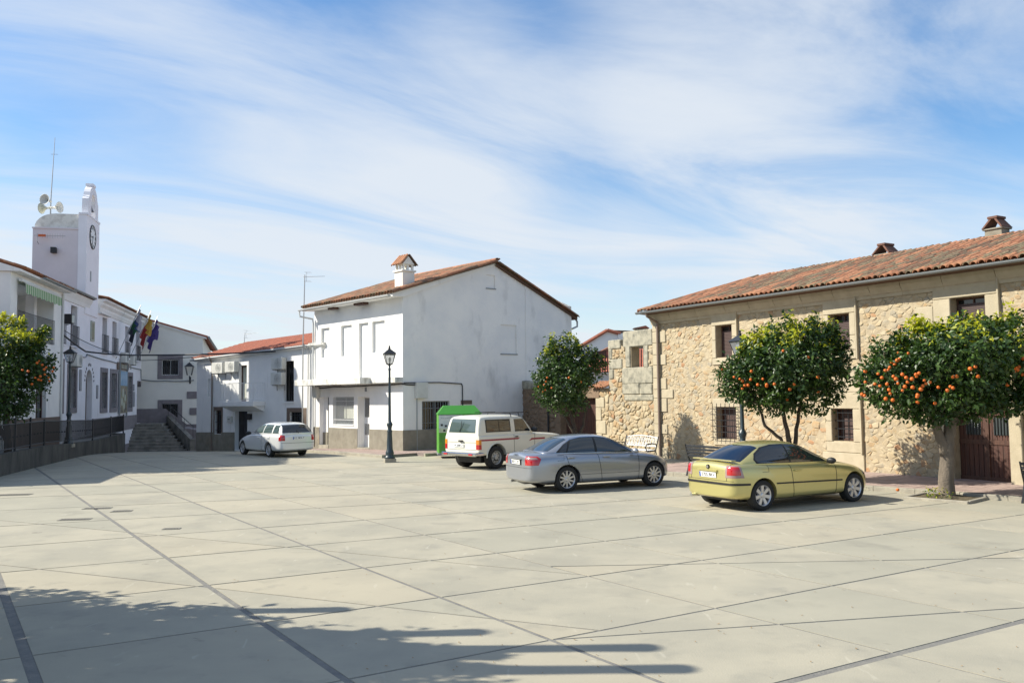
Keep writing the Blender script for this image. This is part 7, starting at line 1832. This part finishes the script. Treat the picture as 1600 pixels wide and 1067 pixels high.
# three pollards plus two leafy orange trees, all outside the left edge of the picture
t1, t2, t3, t4 = tipsW
pc = [((t1+t2)/2, [(t1, 5.2), (t2, 5.4)]), ((t3+t4)/2, [(t3, 5.6), (t4, 5.6)])]
for i, (c, fs) in enumerate(pc):
    c = Vector((c.x-.1, c.y)); fg = [(f.x-c.x, f.y-c.y, h) for f, h in fs]+[(-.5, .45, 4.3), (.1, -.5 if i == 0 else .1, 4.4), (-.7, -.1, 4.6)]
    pollard((c.x, c.y, 0), ('bare pollarded tree left of the view, farther of the two', 'bare pollarded tree left of the view, nearer of the two')[i], fg, 40+i, tw=False)
for i, (px, py, h, s) in enumerate(((130, 1000, 2.8, 1.15), (420, 1052, 3.9, 1.1), (-120, 975, 2.9, 1.25), (120, 1090, 2.7, 1.4))):
    g_ = caster(px, py, h); 
    cl = [((0, 0, h), (1.1*s, 1.0*s, .8*s)), ((-.5*s, .4*s, h+.4), (.8*s, .7*s, .6*s)), ((.6*s, -.3*s, h-.1), (.75*s, .7*s, .6*s)), ((.2*s, .6*s, h-.1), (.7*s, .7*s, .6*s))]
    lm = [([(0, 0, 0), (.03, 0, 1.0), (0, .02, 1.7)], .13, .09), ([(0, .02, 1.6), (.4, -.2, 2.4)], .06, .03), ([(0, .02, 1.6), (-.4, .3, 2.5)], .06, .03)]
    orange_tree((g_.x, g_.y, 0), ('leafy orange tree outside the left edge of the view, second from the viewer', 'leafy orange tree outside the left edge of the view, nearest its lit shadow', 'leafy orange tree outside the left edge of the view, farthest away', 'leafy orange tree beside the viewer, outside the left edge')[i], cl, lm, 4900, [], 60+i, size=.20, yellow=.05)

# ================================================================ LAMP POSTS
def lamp_post(base, label, H=4.12, rot=0):
    t = thing('street_lamp', label, 'street lamp', T(*base) @ Matrix.Rotation(rot, 4, 'Z'), 'classic lantern street lamps'); s = H/4.12
    mb = MB(); mb.smooth = True
    pr = [(.20, 0), (.20, .05), (.165, .09), (.15, .16), (.16, .20), (.145, .26), (.115, .34), (.105, .60), (.10, .72), (.088, .95), (.098, .98), (.098, 1.02), (.075, 1.06), (.085, 1.16), (.115, 1.24), (.115, 1.28), (.075, 1.34), (.058, 1.40), (.052, 1.9), (.042, 3.2), (.042, 3.26), (.062, 3.29), (.042, 3.33), (.032, 3.40), (.05, 3.46), (.02, 3.50)]
    mb.lathe([(r, z*s) for r, z in pr], 14); mb.build('post', M_lamp_green, t, local=True)
    mb = MB(); mb.box(-.21, .21, -.21, .21, -.14, .0); mb.build('base_block', M_kerb, t, local=True)
    z0 = 3.46*s; zt = z0+.42; a, b = .11, .205
    mb = MB()
    c0 = [(-a, -a), (a, -a), (a, a), (-a, a)]; c1 = [(-b, -b), (b, -b), (b, b), (-b, b)]
    for i in range(4):
        j = (i+1) % 4
        mb.tube([(c0[i][0], c0[i][1], z0+.04), (c1[i][0], c1[i][1], zt)], .011, 4); mb.tube([(c0[i][0], c0[i][1], z0+.04), (c0[j][0], c0[j][1], z0+.04)], .012, 4)
        mb.tube([(c1[i][0], c1[i][1], zt), (c1[j][0], c1[j][1], zt)], .018, 4); mb.tube([(c0[i][0], c0[i][1], z0+.04), (0, 0, z0-.04)], .010, 4)
    fr = mb.build('lantern_frame', M_iron, t, local=True)
    mb = MB()
    for i in range(4):
        j = (i+1) % 4; mb.quad((c0[i][0]*.97, c0[i][1]*.97, z0+.05), (c0[j][0]*.97, c0[j][1]*.97, z0+.05), (c1[j][0]*.97, c1[j][1]*.97, zt-.01), (c1[i][0]*.97, c1[i][1]*.97, zt-.01))
    mb.build('lantern_glass', M_lamp_glass, fr, local=True)
    mb = MB(); q = b+.035; w = .10
    R0 = [(-q, -q, zt+.005), (q, -q, zt+.005), (q, q, zt+.005), (-q, q, zt+.005)]; R1 = [(-w, -w, zt+.13), (w, -w, zt+.13), (w, w, zt+.13), (-w, w, zt+.13)]; R2 = [(-.05, -.05, zt+.17), (.05, -.05, zt+.17), (.05, .05, zt+.17), (-.05, .05, zt+.17)]
    mb.add(R0+R1+R2, [(0, 3, 2, 1)]+[(k*4+i, k*4+(i+1) % 4, k*4+4+(i+1) % 4, k*4+4+i) for k in range(2) for i in range(4)]+[(8, 9, 10, 11)])
    mb.lathe([(.045, zt+.17), (.05, zt+.22), (.03, zt+.24), (.03, zt+.27), (.05, zt+.29), (.02, zt+.31), (.001, zt+.32)], 10); mb.build('lantern_roof', M_iron, fr, local=True)
    mb = MB(); mb.smooth = True; mb.lathe([(.03, z0+.06), (.03, z0+.14), (.05, z0+.2), (.045, z0+.27), (.001, z0+.31)], 10); mb.build('bulb', M_curtain, fr, local=True)
    return t
pL = ground(609, 717, .12); lamp_post((pL.x, pL.y, .14), 'dark green lamp post standing at the kerb before the white corner house', 4.2, .3)
pR = Vector((6.36, 24.15, .12)); lamp_post((pR.x, pR.y, .12), 'lamp post in front of the barred window, its lantern beside the middle orange tree', 3.98, .5)
uq = FT.uz(109, 690, 1.6); pT = FT.w(uq[0], 1.55, .62); lamp_post(tuple(pT), 'lamp post on the terrace wall before the town hall railing', 4.1, .2)
# wall lantern on the cream house
q = FA.uz(296, 575, .4); wl_ = thing('wall_lantern', 'black wall lantern on the cream gabled house under the cable', 'wall lamp', FA.w(q[0], 0, q[1]))
mb = MB(FA.M); mb.tube([(q[0], 0, q[1]-.95), (q[0], .25, q[1]-.9), (q[0], .4, q[1]-.55)], .03, 6); mb.box(q[0]-.06, q[0]+.06, 0, .03, q[1]-1.1, q[1]-.6); mb.build('bracket', M_iron, wl_)
mb = MB(FA.M); x, z = q; a, b = .14, .26
for s1, s2 in ((-1, -1), (1, -1), (1, 1), (-1, 1)): mb.tube([(x+s1*a, .4+s2*a, z-.5), (x+s1*b, .4+s2*b, z+.1)], .02, 4)
mb.add([(x-b-.05, .4-b-.05, z+.1), (x+b+.05, .4-b-.05, z+.1), (x+b+.05, .4+b+.05, z+.1), (x-b-.05, .4+b+.05, z+.1), (x, .4, z+.42)], [(0, 1, 2, 3), (0, 1, 4), (1, 2, 4), (2, 3, 4), (3, 0, 4)]); mb.build('lantern', M_iron, wl_)

# ================================================================ BENCHES
def iron_bench(base, yaw, label, white=False, L=1.75):
    t = thing('bench', label, 'bench', T(*base) @ Matrix.Rotation(yaw, 4, 'Z'), 'cast iron benches'); mc = M_white_metal if white else M_iron
    for s in (-1, 1):
        mb = MB(); x = s*L/2
        mb.tube([(x, .28, 0), (x, .24, .2), (x, .20, .40), (x, -.16, .42), (x, -.22, .2), (x, -.28, 0)], [.025, .02, .028, .028, .02, .028], 7)
        mb.tube([(x, -.16, .42), (x, -.24, .66), (x, -.31, .90)], [.026, .022, .018], 7)
        mb.tube([(x, .22, .42), (x, .26, .56), (x, .20, .64), (x, -.02, .66), (x, -.22, .62)], [.018, .02, .024, .02, .018], 7)
        for k in range(3):
            c = Vector((x, .02-.1*k+.08, .22+.02*k)); mb.tube([c+Vector((0, math.cos(a)*.06, math.sin(a)*.06)) for a in [2*PI*i/9 for i in range(10)]], .009, 4)
        mb.build('arm_and_leg', M_iron, t, local=True)
    for k in range(5): mb = MB(); y = -.14+k*.085; mb.bbox(-L/2, L/2, y, y+.065, .425, .45, .006); mb.build('seat_slat', mc if not white else M_white_metal, t, local=True)
    if white:       # back panel of interlaced scrolls
        mb = MB(); n = 9
        mb.tube([(-L/2, -.24, .55), (L/2, -.24, .55)], .014, 5); mb.tube([(-L/2+L*i/12, -.30, .84+.06*math.sin(PI*i/12)) for i in range(13)], .016, 5)
        for i in range(n):
            cx_ = -L/2+L*(i+.5)/n
            for sgn in (-1, 1): mb.tube([(cx_+sgn*.12*math.sin(PI*j/8)*(1-.3*j/8), -.24-.055*j/8, .55+.30*j/8) for j in range(9)], .009, 4)
            mb.tube([(cx_+.09*math.cos(a), -.27+.004, .70+.09*math.sin(a)) for a in [2*PI*j/10 for j in range(11)]], .008, 4)
            mb.tube([(cx_-L/n*.5, -.24, .56), (cx_+L/n*.5, -.30, .86)], .008, 4)
        mb.build('scroll_back', M_white_metal, t, local=True)
    else:
        for k in range(4): mb = MB(); z = .55+k*.09; y = -.20-(z-.45)*.24; mb.bbox(-L/2, L/2, y-.012, y+.012, z, z+.065, .006); mb.build('back_slat', mc, t, local=True)
    return t
ang = math.atan2(kd.y, kd.x)
pB = at_depth(996, 712, 29.5); wb_ = FR.w(.2, 1.35, .12)
def onpave(px, depth): v = ray(px, 700); return Vector((v.x/v.y*depth, depth, .12))
p = onpave(993, 30.2); iron_bench(tuple(p), math.atan2(FR.d.y, FR.d.x)+PI*0, 'white scrollwork bench seen past the bonnet of the silver blue saloon', white=True)
p = onpave(1117, 24.3); iron_bench(tuple(p), math.atan2(FR.d.y, FR.d.x)+PI, 'black cast iron bench half hidden behind the gold green car')
p = ground(1612, 792, 0); iron_bench((p.x+.85, p.y+.0, 0), math.atan2(FR.d.y, FR.d.x)+PI, 'black cast iron bench cut by the right edge of the photo')

# ================================================================ RECYCLING CONTAINER
p = Vector((-2.2, 35.3, .12)); 
cM = T(p.x, p.y, .12) @ Matrix.Rotation(R(8), 4, 'Z')
rc = thing('recycling_container', 'tall bright green recycling container with printed white panel behind the off road car', 'recycling container', cM)
w, d, h = .86, .62, 1.62
mb = MB(); mb.bbox(-w, w, -d, d, .03, h, .03); mb.build('body', M_green_bin, rc, local=True)
for x in (w*.3, w*.66, w-.05): mb = MB(); mb.bbox(x-.02, x+.02, -d-.02, -d-.002, .1, h-.3, .005); mb.build('rib', M_green_dark, rc, local=True)
mb = MB(); mb.bbox(-w-.02, w+.02, -d-.02, d+.02, .0, .09, .01); mb.build('base_skid', M_gutter, rc, local=True)
mb = MB(); mb.add([(-w-.03, -d-.03, h), (w+.03, -d-.03, h), (w+.03, d+.03, h), (-w-.03, d+.03, h), (-w*.72, -d*.45, h+.34), (w*.72, -d*.45, h+.34), (w*.72, d*.45, h+.34), (-w*.72, d*.45, h+.34)], [(0, 1, 5, 4), (1, 2, 6, 5), (2, 3, 7, 6), (3, 0, 4, 7), (4, 5, 6, 7), (0, 3, 2, 1)]); mb.build('lid', M_green_dark, rc, local=True)
mb = MB(); mb.box(-w+.02, w*.12, -d-.006, -d-.001, h-.72, h-.03); pn = mb.build('printed_panel', mat('panel_print_pale', (.58, .62, .60), .4, (.42, .50, .50), 3, 1), rc, local=True)
mb = MB(); mb.box(-w+.02, w*.12, -d-.009, -d-.006, h-.72, h-.55); mb.build('panel_grass_print', mat('panel_print_green', (.30, .42, .22), .4, (.55, .58, .45), 6, 1), pn, local=True)
mb = MB()
for (x, z) in ((-.72, -.42), (-.56, -.46), (-.36, -.40), (-.18, -.45), (-.02, -.42), (-.62, -.64), (-.40, -.66), (-.15, -.62)): mb.box(x-.045, x+.045, -d-.012, -d-.009, h+z-.04, h+z+.04)
mb.build('panel_symbols', M_iron, pn, local=True)
mb = MB(); 
for i in range(10): mb.tube([(-.75+.08*i, -d-.010, h-.14-.025*math.sin(i*.8)), (-.69+.08*i, -d-.010, h-.14-.025*math.sin(i*.8+.8))], .008, 4)
mb.build('panel_handwriting', M_sign_grey, pn, local=True)
mb = MB(); mb.box(w*.35, w*.62, -d-.02, -d+.01, h-.24, h-.02); mb.build('deposit_hole', M_pool_dark, rc, local=True)
mb = MB(); mb.lathe([(.001, -.01), (.05, -.01), (.05, .01), (.001, .01)], 12, T(w*.2, -d, h-.1), 'y'); mb.lathe([(.001, -.01), (.05, -.01), (.05, .01), (.001, .01)], 12, T(w*.86, -d, h-.1), 'y'); mb.build('rivet', M_green_dark, rc, local=True)
mb = MB(); mb.box(.55, .95, 0, .02, 1.95, 2.05); 
q = FS.rect(720, 627, 737, 630); mb = MB(FS.M); mb.box(q[0], q[1], .003, .03, q[2]-.03, q[3]+.05); top(mb, 'street_name_plate', M_brownstone, 'small brown plate on the grey wall above the green container', 'plate', FS.w(q[0], 0, q[2]))
# white round vent pipe sticking out by the dark front door, lit
# ================================================================ small litter of the plaza
M_leafdry = mat('dry_leaf', (.28, .17, .07), .8)
mb = MB(); rl = random.Random(5)
for i in range(150):
    px, py = rl.uniform(350, 1590), rl.uniform(730, 1060); p = ground(px, py, 0); a = rl.uniform(0, 6.28); s = rl.uniform(.010, .022)
    mb.add([(p.x+s*math.cos(a+k*PI/2)*(1 if k % 2 else .5), p.y+s*math.sin(a+k*PI/2)*(1 if k % 2 else .5), gz(p.x, p.y)+.006+.006*(k % 2)) for k in range(4)], [(0, 1, 2, 3)])
o = mb.build('leaf_litter', M_leafdry); tag(o, 'scattered dry leaf scraps and grit on the concrete', 'litter', kind='stuff')

# weeds growing in the joints at the foot of the kerbs
def weeds(spots, label, base, seed):
    t = thing('weeds', label, 'weeds', T(*base)); cl = []
    rw_ = random.Random(seed)
    for (x, y, r) in spots: cl.append(((x-base[0], y-base[1], .02+r*.3), (r, r*.6, r*.5)))
    o = leaf_cloud('leaves', cl, 26*len(cl), .035, [M_leaf2, M_leafy, M_leafdry], t, seed, yellow=.4); o['kind'] = 'stuff'
sp_ = []
rw = random.Random(8)
for i in range(16):
    q = kP+kd*rw.uniform(-5, 4.5)-inw*.04; sp_.append((q.x, q.y, rw.uniform(.03, .09)))
weeds(sp_, 'small weeds along the foot of the kerb near the orange trees', (kP.x, kP.y, 0), 91)
# fallen oranges under the big tree
for i, (dx, dy, w_) in enumerate(((-.9, .5, 'left'), (.35, .75, 'right'))):
    mb = MB(); mb.smooth = True; mb.lathe([(.001, -.036), (.022, -.032), (.036, -.015), (.040, .002), (.034, .02), (.02, .032), (.004, .036)], 12, T(b3.x+dx, b3.y+dy, .16)); 
    top(mb, 'fallen_orange', M_orange, 'fallen orange on the pavement, %s of the thick orange tree trunk' % w_, 'orange', (b3.x+dx, b3.y+dy, .12))
